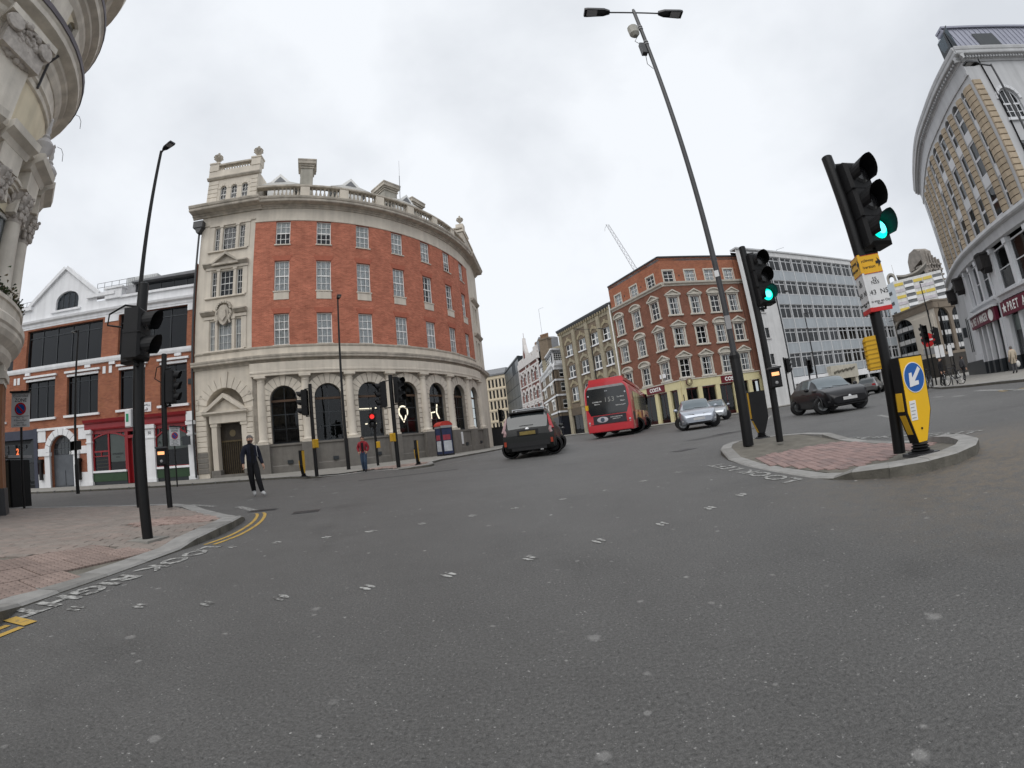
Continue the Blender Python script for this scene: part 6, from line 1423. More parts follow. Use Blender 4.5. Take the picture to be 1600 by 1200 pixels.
for a in (48,30.5,12):
    u=tu(a); m=MB(TPth)
    for k in range(10):
        t0,t1=PI*k/10,PI*(k+1)/10; Q=lambda t,r:(u-r*math.cos(t)*1.05,6.12+r*math.sin(t)*.9)
        for r0,r1,v in ((.5,.58,-.1),(.58,.68,-.16),(.68,.76,-.22)): m.prism([Q(t0,r1),Q(t0,r0),Q(t1,r0),Q(t1,r1)],v,.05)
    m.build('arched_hood',ORN,OT); m=MB(TPth)
    for k in range(24):
        t=PI*(k+.5)/24; m.ball((u-.3*math.cos(t),-.02,6.15+.28*math.sin(t)),.055,n=6,m=4)
    tag(m.build('tympanum_carving',ORD,OT),kind='stuff')
# finials standing on the cornice blocks
FIN=[(.22,0),(.22,.08),(.12,.12),(.14,.2),(.22,.34),(.24,.46),(.16,.58),(.08,.66),(.1,.7),(.05,.78),(.07,.88),(.04,1.0),(.05,1.06),(.03,1.14),(.045,1.2),(.0,1.28)]
for a in (57.5,39.5): put('finial',cached('fin',lambda:_lathe('finial',FIN,12,mk('pale_carved_stone',(.52,.50,.49),.85,.2,5,.3),35)),OT,TPth.M(tu(a),-.3,7.56),True)
# tall upper pilasters with heavy carved capitals
for a in (9,-22):
    u=tu(a); MB(TPth).box(u-.42,u+.42,-.2,.1,7.56,9.0).build('upper_pilaster',ORN,OT); m=MB(TPth); random.seed(5)
    for k in range(150):
        zz_=random.random(); w=.34+.22*zz_; m.ball((u+random.uniform(-w,w),-.2-.24*zz_*random.uniform(.5,1),8.95+.75*zz_),random.uniform(.05,.1),n=7,m=5)
    tag(m.build('carved_leaf',ORD,OT),kind='stuff'); MB(TPth).box(u-.5,u+.5,-.4,.1,8.96,9.7).build('capital_core',ORD,OT); MB(TPth).box(u-.62,u+.62,-.5,.1,9.7,9.86).build('abacus',ORN,OT)
    for s in (-1,1): MB(TPth).lathe([(.02,-.06),(.18,-.05),(.2,.0),(.18,.05),(.02,.06)],c=(u+s*.42,-.42,9.52),n=12,axis='y').build('volute',ORD,OT)
ring('panel_moulding',[(0,8.98),(-.06,9.0),(-.08,9.08),(-.04,9.1),(-.04,9.16),(-.1,9.2),(-.1,9.26),(0,9.3)],ORN,14,118)
ring('frieze',[(0,9.3),(-.03,9.3),(-.03,9.66),(0,9.68)],ORN)
ring('great_cornice',[(0,9.66),(-.06,9.68),(-.14,9.8),(-.16,9.92),(-.26,9.98),(-.28,10.06),(-.48,10.12),(-.52,10.14),(-.52,10.28),(-.57,10.34),(-.58,10.48),(-.54,10.52),(0,10.58)],ORN)
ring('upper_cornice',[(0,11.75),(-.08,11.78),(-.16,11.9),(-.18,12.0),(-.3,12.06),(-.32,12.14),(-.5,12.2),(-.52,12.34),(-.58,12.4),(-.58,12.52),(0,12.58)],ORN)
ring('lead_flashing',[(-.585,10.35),(-.60,10.36),(-.60,10.5),(-.55,10.535),(-.2,10.56)],mk('lead_purple',(.13,.115,.13),.6,.2,3,.05)); ring('lead_flashing',[(-.585,12.4),(-.60,12.41),(-.60,12.54),(-.2,12.6)],mk('lead_purple',(.13,.115,.13)))
ring('top_cornice',[(0,14.2),(-.2,14.25),(-.35,14.5),(-.66,14.6),(-.7,14.9),(0,15)],ORN)
for a in (20,44):
    u=tu(a); MB(TPth).box(u-.32,u+.32,-.1,.05,10.56,11.75).build('upper_pier',ORN,OT)
MB().tube([TPth(tu(26),-.3,10.05),TPth(tu(26),-.12,9.85),TPth(tu(26),-.1,9.05)],.035,5).build('lead_pipe',M_IRON2,OT)
for a,z in ((66,10.3),(80,9.7)):
    p=TPth(tu(a),-.57,z); MB().tube([p,p+Vector((.16,.05,-.1)),p+Vector((.27,.08,-.3)),p+Vector((.3,.1,-.55))],.008,4).build('loose_wire',M_IRON2,OT)
MB().box(-24,-12.6,-3,5.6,.1,15).build('rear_block',ORC,OT)
# ---------------------------------------------------------------- street furniture
Z0=.105
GREEN=lit('green_signal',(.0,.85,.55),1.4); CYAN=lit('green_signal_core',(.15,.85,.95),1.6); REDL=lit('red_signal',(.9,.04,.035),.9); AMB=lit('amber_button_light',(.95,.42,.18),.9)
DLENS=mk('unlit_lens',(.02,.02,.022),.25,.2,5,0,spec=.6); YPL=mk('yellow_plastic',(.62,.36,.02),.45,.12,4,.03,20); YSH=mk('yellow_reflective',(.72,.42,.012),.35,.06,3,.02,20); SIGNW=mk('sign_white',(.66,.665,.67),.45,.06,3,0); SIGNB=mk('sign_blue',(.01,.09,.33),.4,.08,3,0); SIGNR=mk('sign_red',(.5,.02,.02),.4,.08,3,0); SIGNK=mk('sign_black',(.015,.015,.017),.4,.1,3,0); SIGNO=mk('sign_amber',(.72,.40,.02),.4,.08,3,0); SIGNG=mk('sign_grey_back',(.28,.28,.285),.5,.15,3,0)
def face_rot(d):      # rotation about z that turns local -y towards direction d
    return math.atan2(d[1],d[0])+PI/2
def pole(root,h,r=.057,base=None,rt=None):
    m=MB(); m.lathe([(r,0),(r,h-.02),((rt or r),h-.01),((rt or r)*.8,h)],n=12); return m.build('pole',M_IRON,root,smooth=40,world=False)
def signal_head(root,x,z,ang,n=3,lit_=None,colr=None,s=1.0,board=False):
    """signal head; z = middle; ang = direction it faces (about z, local to root)"""
    M=Matrix.Translation((x[0],x[1],z))@Matrix.Rotation(ang,4,'Z'); p=.3*s; H=p*n
    b=MB(); b.bev(-.15*s,.15*s,-.12*s,.1*s,-H/2,H/2,.03*s)
    for k in range(1,n): b.box(-.155*s,.155*s,-.125*s,.105*s,H/2-p*k-.006,H/2-p*k+.006)
    hd=put('signal_head',b.mesh('signal_head',[M_PLAST]),root,M)
    for k in range(n):
        zc=H/2-p*(k+.5); r=.1*s
        on=lit_==k
        l=MB(); l.lathe([(r,-.0),(r*.7,-.02),(0.001,-.03)],c=(0,-.122*s,zc),n=16,axis='y'); put('lens',l.mesh('lens',[colr if on else DLENS]),hd)
        if on and colr is GREEN:
            c=MB(); c.lathe([(r*.62,-.0),(0.001,-.01)],c=(0,-.155*s,zc),n=12,axis='y'); put('lit_core',c.mesh('lit_core',[CYAN]),hd)
        v=MB(); a0,a1=R(-215),R(35); rr=r*1.18; N=14; L=.22*s
        for j in range(N):
            t,q=a0+(a1-a0)*j/N,a0+(a1-a0)*(j+1)/N; w0=1-.75*abs((j)/N-.5)*1.3; w1=1-.75*abs((j+1)/N-.5)*1.3
            P=lambda t,d,rad:(rad*math.cos(t+PI/2-R(-90)-PI/2+R(0)),-.12*s-d,zc+rad*math.sin(t+PI))
            Q=lambda t,d,rad:(rad*math.cos(t),-.12*s-d,zc-rad*math.sin(t))
            v.face([Q(t,0,rr),Q(q,0,rr),Q(q,L*w1,rr*1.05),Q(t,L*w0,rr*1.05)]); v.face([Q(q,0,rr-.006),Q(t,0,rr-.006),Q(t,L*w0,rr*1.05-.006),Q(q,L*w1,rr*1.05-.006)])
        put('visor',v.mesh('visor',[M_PLAST]),hd)
    br=MB()
    for zz_ in (-H/2-.03,H/2+.03): br.tube([(-x[0]*0,.02,zz_),(0,.02,zz_+(.04 if zz_<0 else -.04))],.02,5)
    tag(put('bracket',br.mesh('bracket',[M_IRON]),hd),kind='stuff')
    br=MB(); inv=M.inverted(); pz=[inv@Vector((0,0,z-H/2-.05)),inv@Vector((x[0],x[1],z-H/2-.05))]; br.tube(pz,.022,6); pz=[inv@Vector((0,0,z+H/2+.04)),inv@Vector((x[0],x[1],z+H/2+.04))]; br.tube(pz,.022,6); tag(put('bracket_arms',br.mesh('bracket_arms',[M_IRON]),hd),kind='stuff')
    if board: put('backing_edge',MB().box(-.19*s,-.165*s,.0,.03,-H/2-.05,H/2+.02).mesh('backing_edge',[SIGNW]),hd)
    return hd
def push_box(root,x,z,ang,light=True,yellow=False):
    M=Matrix.Translation((x[0],x[1],z))@Matrix.Rotation(ang,4,'Z')
    b=put('push_button_box',MB().bev(-.1,.1,-.08,.08,-.17,.17,.02).mesh('push_button_box',[YPL if yellow else M_PLAST]),root,M)
    if yellow:
        for k in range(7): put('rib',cached('rib',lambda:MB().box(-.103,.103,-.083,.083,0,.012).mesh('rib',[mk('dark_yellow',(.42,.24,.015),.5)])),b,Matrix.Translation((0,0,-.15+.045*k)))
    else:
        put('hood',MB().box(-.11,.11,-.12,.08,.15,.18).mesh('hood',[M_IRON2]),b)
        if light: put('wait_light',MB().box(-.065,.065,-.085,-.078,.03,.09).mesh('wait_light',[AMB]),b)
        put('push_button',MB().lathe([(.03,-.08),(.025,-.095),(.001,-.1)],c=(0,0,-.09),n=10,axis='y').mesh('push_button',[SIGNG]),b)
    return b
def cable(root,pts,r=.012): return put('cable',MB().tube(pts,r,6).mesh('cable',[M_PLAST]),root)
# left corner: two-aspect pedestrian signal
t=thing('pedestrian_signal','tall black two-aspect pedestrian signal nearest the kerb on the left pavement corner','traffic signal',(-4.2,3.85,.066))
pole(t,2.96,.062); signal_head(t,(.07,-.12),2.28,face_rot((.95,.28)),2,s=.95)
cable(t,[(-.02,.0,2.66),(-.16,-.12,2.68),(-.34,-.2,2.58),(-.36,-.2,2.45),(-.2,-.12,2.42)],.012)
b=MB(); b.bev(-.16,.06,-.03,.1,-.2,.22,.02); put('control_box',b.mesh('control_box',[M_PLAST]),t,Matrix.Translation((-.11,-.04,2.2)))
MBX=MB().bev(-.05,.05,-.02,.02,-.1,.1,.01); pl_=put('sticker_plate',MBX.mesh('sticker_plate',[SIGNW]),t,Matrix.Translation((-.11,-.06,1.36))); put('green_mark',MB().prism([(-.02,-.04),(.02,-.04),(.02,.05),(-.02,.05)],-.024,-.02).mesh('green_mark',[mk('green_mark',(.03,.25,.12),.5)]),pl_)
put('base_plate',MB().slab([(-.17,-.17),(.17,-.17),(.17,.17),(-.17,.17)],-.03,.012).mesh('base_plate',[M_SLAB]),t)
t=thing('traffic_signal','black traffic signal facing right on the left corner with an amber lit push button','traffic signal',(-6.72,6.81,Z0))
pole(t,2.98,.055); signal_head(t,(.2,-.02),2.3,face_rot((.92,.4)),3,s=.7); push_box(t,(0,-.1),.98,face_rot((.5,-.87))); cable(t,[(0,0,2.75),(-.15,-.05,2.72),(-.2,-.05,2.5),(-.05,0,2.4)])
t=thing('traffic_signal','black traffic signal below the curved building with its head turned to the left','traffic signal',(-8.04,15.98,Z0))
pole(t,3.68,.075); signal_head(t,(-.26,.0),2.95,face_rot((-1,-.25)),3,s=1.12,board=True); push_box(t,(.1,-.06),1.28,face_rot((.8,-.5)),False,True)
t=thing('traffic_signal','black double headed traffic signal pole in front of the stone columns','traffic signal',(-4.99,17.21,Z0))
pole(t,3.84,.085); signal_head(t,(-.36,.0),3.05,face_rot((-.9,-.45)),3,s=1.15); signal_head(t,(.34,-.05),3.15,face_rot((.75,-.65)),3,s=1.15); push_box(t,(-.1,-.08),1.25,face_rot((-.6,-.8)),False,True)
t=thing('pedestrian_signal','pedestrian signal with its red light lit between the two people and the phone boxes','traffic signal',(-7.57,22.25,Z0))
pole(t,3.1,.07); signal_head(t,(-.02,-.16),2.42,face_rot((.25,-.97)),2,0,REDL,1.25); push_box(t,(.14,-.06),1.1,face_rot((.4,-.9)),False,True)
# traffic island
t=thing('traffic_signal','traffic signal with green light standing behind the island lamp column','traffic signal',(4.45,6.75,Z0))
pole(t,3.54,.062); signal_head(t,(.16,-.08),2.86,face_rot((-.05,-1)),3,2,GREEN,1.05); push_box(t,(.03,-.1),1.1,face_rot((-.35,-.94)))
t=thing('traffic_signal','large traffic signal with green light and temporary signs below on the island','traffic signal',(3.7,3.44,Z0))
pole(t,3.2,.062); signal_head(t,(.2,-.06),2.56,face_rot((-.05,-1.0)),3,2,GREEN,1.06)
cable(t,[(.07,-.03,3.05),(.08,-.05,2.6),(.07,-.05,2.1)],.01)
push_box(t,(-.03,.12),1.02,face_rot((-.75,.66)),False,True)
def tsign(M,label):
    s=thing('temporary_sign',label,'sign'); s.matrix_local=M; WM[s.name]=M.copy()
    put('panel',MB().box(-.11,.11,-.012,.012,-.29,.29).mesh('panel',[SIGNW]),s); h=put('header',MB().box(-.112,.112,-.016,.014,.10,.292).mesh('header',[SIGNO]),s); put('footer',MB().box(-.112,.112,-.016,.014,-.292,-.25).mesh('footer',[SIGNR]),s)
    for z in (.292,.1): put('header_border',MB().box(-.113,.113,-.018,-.014,z-.004,z).mesh('header_border',[SIGNR]),s)
    text('Cycleway',.044,SIGNK,'lettering',h,Matrix.Translation((-.04,-.018,.235)),ext=.001); text('Diversion',.044,SIGNK,'lettering',h,Matrix.Translation((-.04,-.018,.165)),ext=.001)
    put('arrow',MB().prism([(.06,.185),(.085,.185),(.08,.15),(.12,.2),(.08,.25),(.085,.215),(.06,.215)],-.019,-.016).mesh('arrow',[SIGNK]),h)
    for z,tx,sz in ((.035,'55',.05),(0.0,'N55',.05),(-.1,'243  N5',.07),(-.19,'use stop on City',.034),(-.215,'Road',.03)): text(tx,sz,SIGNK,'lettering',s,Matrix.Translation((0,-.014,z)),ext=.001)
    return s
tsign(Matrix.Translation((3.72,3.36,1.81))@Matrix.Rotation(face_rot((-.45,-.89)),4,'Z'),'temporary bus stop sign with amber header and arrow on the signal pole')
tsign(Matrix.Translation((3.60,3.43,1.80))@Matrix.Rotation(face_rot((-.906,.42)),4,'Z'),'second temporary sign turned side-on at the left of the signal pole')
# illuminated keep-left bollards on sprung bases
def bollard(loc,rz,label,s=1.0,face=None,side=True):
    t=thing('keep_left_bollard',label,'bollard',loc,rz,'keep left bollards')
    prof=[(-.165,.95),(-.165,.42),(-.06,.12),(.06,.12),(.165,.42),(.165,.95)]
    k=lambda p:[(u*s,z*s) for u,z in p]
    put('shell',MB().prism(k([(u*1.08,z+(.014 if z>.9 else -.008)) for u,z in prof]),-.015*s,.10*s).mesh('shell',[M_PLAST]),t)
    f=put('sign_face',MB().prism(k(prof),-.02*s,-.015*s).mesh('sign_face',[face or YSH]),t)
    if side: put('side_face',MB().prism([(u*s,z*s) for u,z in ((-.15,.60),(-.15,.44),(-.09,.24),(.02,.24),(.02,.6))],.10*s,.13*s).mesh('side_face',[YPL]),t)
    if face is None:
        put('blue_disc',MB().lathe([(.142*s,0),(.142*s,-.004),(0.001,-.004)],c=(0,-.021*s,.75*s),n=28,axis='y').mesh('blue_disc',[SIGNB]),f)
        rim=MB()
        for q in range(28):
            a,b=2*PI*q/28,2*PI*(q+1)/28; P=lambda t,r:(r*s*math.cos(t),.75*s+r*s*math.sin(t)); rim.prism([P(a,.142),P(a,.15),P(b,.15),P(b,.142)][::-1],-.024*s,-.02*s)
        put('white_rim',rim.mesh('white_rim',[SIGNW]),f)
        ar=[(-.02,.12),(.02,.12),(.02,-.03),(.06,.01),(.085,-.02),(0,-.125),(-.085,-.02),(-.06,.01),(-.02,-.03)]
        a=MB().prism([(u*s,z*s) for u,z in ar][::-1],-.03*s,-.026*s); put('white_arrow',a.mesh('white_arrow',[SIGNW]),f,Matrix.Translation((0,0,.75*s))@Matrix.Rotation(R(45),4,'Y'))
        st=put('sticker',MB().box(-.13*s,-.04*s,-.024*s,-.02*s,.34*s,.53*s).mesh('sticker',[SIGNW]),f)
        for q in range(5): put('print',MB().box(-.12*s,(-.06-.01*(q%2))*s,-.026*s,-.024*s,(.36+.034*q)*s,(.368+.034*q)*s).mesh('print',[SIGNG]),st)
        put('lock',MB().lathe([(.012*s,-.02),(.012*s,-.026),(.001,-.027)],c=(.0,0,.25*s),n=10,axis='y').mesh('lock',[M_IRON]),f)
    if face is None:
        for P_ in ([(-.19,.44),(-.16,.44),(-.16,.62),(-.19,.62)],[(-.178,.40),(-.07,.13),(-.05,.13),(-.15,.40)]): put('edge_strip',MB().prism(k(P_),.01*s,.085*s).mesh('edge_strip',[YPL]),t)
    if not side:
        put('edge_strip',MB().prism(k([(.18,.95),(.18,.42),(.075,.12),(.06,.12),(.165,.42),(.165,.95)])[::-1],-.01*s,.09*s).mesh('edge_strip',[YPL]),t)
    b=MB(); b.lathe([(.13*s,0),(.13*s,.02*s),(.085*s,.03*s),(.1*s,.045*s),(.07*s,.06*s),(.095*s,.075*s),(.065*s,.09*s),(.085*s,.1*s),(.055*s,.12*s)],c=(0,.03*s,0),n=16); b.smooth=R(30); put('sprung_base',b.mesh('sprung_base',[M_PLAST]),t)
    put('base_plate',MB().slab([(-.13*s,-.1*s),(.13*s,-.1*s),(.13*s,.16*s),(-.13*s,.16*s)],-.02,.012).mesh('base_plate',[M_IRON2]),t); return t
bollard((3.69,3.13,Z0),face_rot((-.02,-1)),'yellow keep left bollard with blue arrow disc at the near end of the island',.95)
bollard((4.97,8.2,Z0),face_rot((.2,.98)),'keep left bollard seen from its black back beside the lamp column',1.0,YPL,False)
bollard((-8.91,16.59,Z0),face_rot((.97,.22)),'yellow keep left bollard by the pole in front of the stone plinth',1.12,YPL)
bollard((-4.41,18.43,Z0),face_rot((.95,.1)),'thin looking keep left bollard seen edge-on near the phone boxes',1.1,YPL)
# lamp columns
LENS=mk('lamp_glass',(.32,.32,.33),.2,.05,3,0,spec=.6)
def lantern(root,M,s=1.0):
    m=MB(); P=[(0,-.05),(.16,-.11),(.6,-.13),(.68,-.12),(.68,.12),(.6,.13),(.16,.11),(0,.05)]
    m.slab([(x*s,y*s) for x,y in P],-.02*s,.05*s); o=put('lantern',m.mesh('lantern',[M_IRON2]),root,M)
    g=MB(); g.slab([(.34*s,-.1*s),(.62*s,-.1*s),(.62*s,.1*s),(.34*s,.1*s)],-.03*s,-.02*s); put('lamp_glass',g.mesh('lamp_glass',[LENS]),o); return o
t=thing('street_lamp','tall double headed lamp column on the traffic island','street lamp',(4.01,7.09,Z0))
m=MB(); m.lathe([(.095,0),(.095,1.55),(.085,1.6),(.058,1.66)],n=14); m.build('lower_shaft',M_IRON,t,smooth=40,world=False)
m=MB(); m.lathe([(.056,1.6),(.05,5),(.043,10.25),(.03,10.32)],n=12); m.build('upper_shaft',M_IRON2,t,smooth=40,world=False)
put('collar',MB().lathe([(.1,1.56),(.1,1.62),(.07,1.68)],n=14).mesh('collar',[M_IRON]),t)
ax=R(-36)
for s,rz in ((-1,PI),(1,0)):
    d=Vector((math.cos(rz),math.sin(rz),0)); put('arm',MB().tube([(0,0,10.2),tuple(d*.66+Vector((0,0,10.2)))],.02,6).mesh('arm',[M_IRON2]),t); lantern(t,Matrix.Translation(d*.62+Vector((0,0,10.2)))@Matrix.Rotation(rz,4,'Z'),.92)
d=Vector((-1,0,0))
cm=put('camera_box',MB().lathe([(.06,-.2),(.12,-.12),(.13,.1),(.06,.18)],n=10).mesh('camera_box',[mk('pale_grey_plastic',(.38,.37,.33),.5)]),t,Matrix.Translation(d*.2+Vector((0,0,9.5)))); put('sensor_box',MB().bev(-.06,.06,-.06,.06,-.17,.17,.01).mesh('sensor_box',[M_IRON2]),t,Matrix.Translation(d*.13+Vector((0,0,8.85))))
for z in (9.62,9.55,9.08,9.0): put('steel_band',cached('band',lambda:MB().lathe([(.052,0),(.056,.01),(.056,.03),(.052,.04)],n=12).mesh('steel_band',[SIGNG])),t,Matrix.Translation((0,0,z)))
cable(t,[tuple(d*.15+Vector((0,0,9.3))),tuple(d*.26+Vector((0,0,9.12))),tuple(d*.14+Vector((0,0,9.0))),tuple(d*.05+Vector((0,0,9.05)))],.007); cable(t,[tuple(d*.12+Vector((0,0,8.68))),tuple(d*.16+Vector((0,0,8.35))),tuple(d*.06+Vector((0,0,8.2)))],.007)
put('sticker_plate',MB().box(-.05,.05,-.062,-.058,2.1,2.35).mesh('sticker_plate',[SIGNG]),t,Matrix.Rotation(face_rot((-.4,-.9)),4,'Z')); put('sticker_plate',MB().box(-.04,.04,-.062,-.058,3.1,3.22).mesh('sticker_plate',[SIGNW]),t,Matrix.Rotation(face_rot((-.6,-.8)),4,'Z'))
def lamp(loc,h,rz,label,r=.07,s=.9,arm=.1,cat='street lamp',double=False,group=None):
    t=thing('street_lamp',label,cat,loc,rz,group); m=MB(); m.lathe([(r*1.3,0),(r*1.3,h*.17),(r,h*.18),(r*.55,h)],n=10); m.build('column',M_IRON2 if r<.06 else M_IRON,t,smooth=40,world=False)
    for sg in ((1,-1) if double else (1,)):
        put('arm',MB().tube([(0,0,h-.05),(sg*arm,0,h)],.025,5).mesh('arm',[M_IRON2]),t); lantern(t,Matrix.Translation((sg*arm*.8,0,h))@Matrix.Rotation(0 if sg>0 else PI,4,'Z'),s)
    return t
lamp((-7.7,6.96,Z0),8.2,R(-15),'slim grey lamp column rising behind the signal on the left corner',.062,.6)
lamp((-8.54,20.51,Z0),8.8,R(-60),'black lamp column in front of the curved red brick wall',.075,.85)
t=lamp((-17.62,12.56,Z0),6.7,R(170),'black lamp column on the far pavement before the gabled building',.06,.7)
put('control_box',MB().bev(-.3,.25,-.12,.12,1.75,2.1,.02).mesh('control_box',[M_IRON]),t)
def pol(az,d,z=Z0): return (d*math.sin(R(az)),d*math.cos(R(az)),z)
lamp(pol(68.55,14.5),8.25,R(165),'lamp column with a single head against the curved stone building on the right',.05,.75,.55)
lamp(pol(38.97,48),8.9,R(10),'black lamp column in front of the pale blue office panels',.08,1.0)
lamp(pol(52.76,46),8.8,R(20),'black lamp column in front of the brown arched block',.07,.9,.3)
lamp(pol(48.97,60),7.6,R(150),'short lamp column beside the cream panel of the arched block',.07,.8)
t=lamp(pol(11.3,50),12.2,R(20),'double armed black lamp post before the stock brick warehouse',.09,.9,1.6,double=True)
t=lamp(pol(36.6,47.5,11.3),.5,R(20),'lamp head on a short arm fixed to the white office wall',.02,1.2,1.2)
# controlled zone signs
def zone_sign(loc,rz,label,h,s=1.0):
    t=thing('zone_sign',label,'sign',loc,rz); pole(t,h,.03)
    p=put('sign_plate',MB().box(-.26*s,.26*s,-.06,-.045,h-.95*s,h-.06).mesh('sign_plate',[SIGNW]),t); put('top_shade',MB().box(-.28*s,.28*s,-.14,-.02,h-.07,h-.03).mesh('top_shade',[SIGNK]),t)
    z=h-.06; text('Controlled',.095*s,SIGNK,'lettering',p,Matrix.Translation((0,-.062,z-.09*s)),ext=.001); text('ZONE',.125*s,SIGNK,'lettering',p,Matrix.Translation((0,-.062,z-.2*s)),ext=.001,bold=.01)
    c=(0,-.062,z-.42*s); put('blue_disc',MB().lathe([(.135*s,0),(.135*s,-.003),(.001,-.003)],c=c,n=24,axis='y').mesh('blue_disc',[SIGNB]),p)
    rr=MB()
    for q in range(24):
        a,b=2*PI*q/24,2*PI*(q+1)/24; P=lambda t,r:(r*s*math.cos(t),c[2]+r*s*math.sin(t)); rr.prism([P(a,.125),P(a,.162),P(b,.162),P(b,.125)][::-1],-.068,-.062)
    rr.prism([(-.115*s,c[2]+.085*s),(-.085*s,c[2]+.115*s),(.115*s,c[2]-.085*s),(.085*s,c[2]-.115*s)][::-1],-.070,-.064); put('red_ring',rr.mesh('red_ring',[SIGNR]),p)
    put('divider',MB().box(-.25*s,.25*s,-.064,-.06,z-.615*s,z-.605*s).mesh('divider',[SIGNK]),p)
    for k,tx in enumerate(('Mon - Fri','8.30am-6.30pm','Saturday','8.30am-1.30pm')): text(tx,.058*s,SIGNK,'lettering',p,Matrix.Translation((0,-.062,z-(.65+.062*k)*s)),ext=.001)
zone_sign((-11.93,6.86,Z0),face_rot((.55,-.83)),'controlled zone parking sign at the left edge on a thin post',2.86,.95)
zone_sign((-14.19,14.92,Z0),face_rot((.95,-.4)),'smaller controlled zone sign across the road before the red shopfront',2.55,.9)
# phone box
PBK=mk('phone_box_black',(.015,.015,.018),.4,.15,3,.02); PRD=mk('phone_box_red',(.42,.04,.03),.45,.1,3,.02); PNV=mk('poster_navy',(.03,.04,.09),.5,.3,2.5,0); PWH=mk('poster_pale',(.45,.47,.5),.5,.25,3,0)
def phone(loc,rz,label,k):
    t=thing('phone_box',label,'phone box',loc,rz); w=.44
    for x in (-w,w-.07):
        for y in (-w,w-.07): put('corner_post',cached('ppost',lambda:MB().box(0,.07,0,.07,0,1.95).mesh('corner_post',[PBK])),t,Matrix.Translation((x,y,.05)))
    put('plinth',MB().box(-w,w,-w,w,0,.1).mesh('plinth',[PBK]),t)
    r=MB(); n=8
    for i in range(n):
        a,b=PI*i/n,PI*(i+1)/n; P=lambda q:(-(w+.04)*math.cos(q),2.0+.32*math.sin(q)); r.prism([P(a),(P(a)[0]*.2,2.0),(P(b)[0]*.2,2.0),P(b)][::-1],-w-.04,w+.04)
    put('domed_roof',r.mesh('domed_roof',[PRD]),t); put('header_panel',MB().box(-w,w,-w-.045,w+.045,1.86,2.02).mesh('header_panel',[SIGNW if k else SIGNG]),t)
    for q,(rot,mt) in enumerate(((0,PNV if k==0 else PBK),(90,PBK),(180,PBK),(270,PNV))):
        p=put('side_panel',MB().box(-w+.07,w-.07,-w+.01,-w+.03,.12,1.86).mesh('side_panel',[mt]),t,Matrix.Rotation(R(rot),4,'Z'))
        if q in (0,3): put('poster',MB().box(-w+.14,w-.14,-w-.002,-w+.01,.3 if k==0 else 1.1,1.0 if k==0 else 1.6).mesh('poster',[PWH]),p); put('poster',MB().box(-w+.12,w-.2,-w-.003,-w+.01,1.05 if k==0 else .78,1.4 if k==0 else .95).mesh('poster',[mk('poster_red',(.30,.05,.07),.5,.3,4,0)]),p)
phone((-5.0,28.9,Z0),R(38),'phone box with red domed roof and posters beside the curved building',0)
t=thing('notice_board','pale notice sheet fixed to the granite plinth beyond the phone boxes','notice'); M=arcM(-26.0,-.2,.75); put('sheet',MB().box(-.3,.3,-.03,0,0,.95).mesh('sheet',[SIGNW]),t,M)
# signals, signs and cabinets across the junction
def far_signal(az,d,h,face,label,n=3,s=1.0,side=.2):
    t=thing('traffic_signal',label,'traffic signal',pol(az,d)); pole(t,h,.06); signal_head(t,(side,0),h-.55*s,face_rot(face),n,s=s); return t
far_signal(35.4,33,3.6,(1,-.1),'far traffic signal with its head seen from the side before the white wall',s=1.1)
far_signal(38.1,36,3.4,(.9,.5),'far traffic signal before the office block with its back to us',s=1.1)
far_signal(17.0,41,3.2,(-.4,.9),'far traffic signal by the coffee shop corner with its back to us',s=1.1)
far_signal(29.9,41,3.0,(.4,.9),'far traffic signal in front of the coffee shop windows',s=1.0)
far_signal(-2.25,50,4.2,(.6,.8),'far black signal post at the corner beyond the phone boxes',s=1.5)
t=far_signal(51.7,30,3.6,(.2,1),'far signal post with its back to us near the arched block',s=1.1)
t=far_signal(53.0,31,3.4,(-.5,.9),'second far signal post right of the red roundel',s=1.1)
t=thing('bus_stop','bus stop post with red roundel across the junction on the right','bus stop',pol(52.15,32)); pole(t,3.1,.05)
o=put('roundel',MB().lathe([(.42,-.03),(.42,.03)],c=(0,0,2.75),n=24,axis='y').mesh('roundel',[SIGNR]),t,Matrix.Rotation(face_rot((-.75,-.65)),4,'Z')); put('bar',MB().box(-.3,.3,-.05,-.03,2.7,2.8).mesh('bar',[SIGNW]),o); put('flag_panel',MB().box(-.4,.4,-.03,.03,1.85,2.25).mesh('flag_panel',[SIGNG]),t,Matrix.Rotation(face_rot((-.75,-.65)),4,'Z'))
for az,d,lab in ((53.05,29,'white parking plates on a short post in front of the bicycles'),(54.4,31,'white sign plate on a post beside the granite base')):
    t=thing('sign_post',lab,'sign',pol(az,d)); pole(t,2.2,.04); put('plate',MB().box(-.22,.02,-.06,-.04,1.5,2.15).mesh('plate',[SIGNW]),t,Matrix.Rotation(face_rot((-.8,-.6)),4,'Z')); put('plate',MB().box(.06,.28,-.06,-.04,1.5,2.15).mesh('plate',[SIGNW]),t,Matrix.Rotation(face_rot((-.8,-.6)),4,'Z')) if az<54 else None
t=thing('control_cabinet','dark utility cabinet at the corner beyond the phone boxes','cabinet',pol(-2.7,46,.1)); put('cabinet_body',MB().bev(-.8,.8,-.4,.4,0,1.9,.04).mesh('cabinet_body',[M_IRON]),t); put('cabinet_cap',MB().box(-.85,.85,-.45,.45,1.9,1.98).mesh('cabinet_cap',[M_IRON]),t)
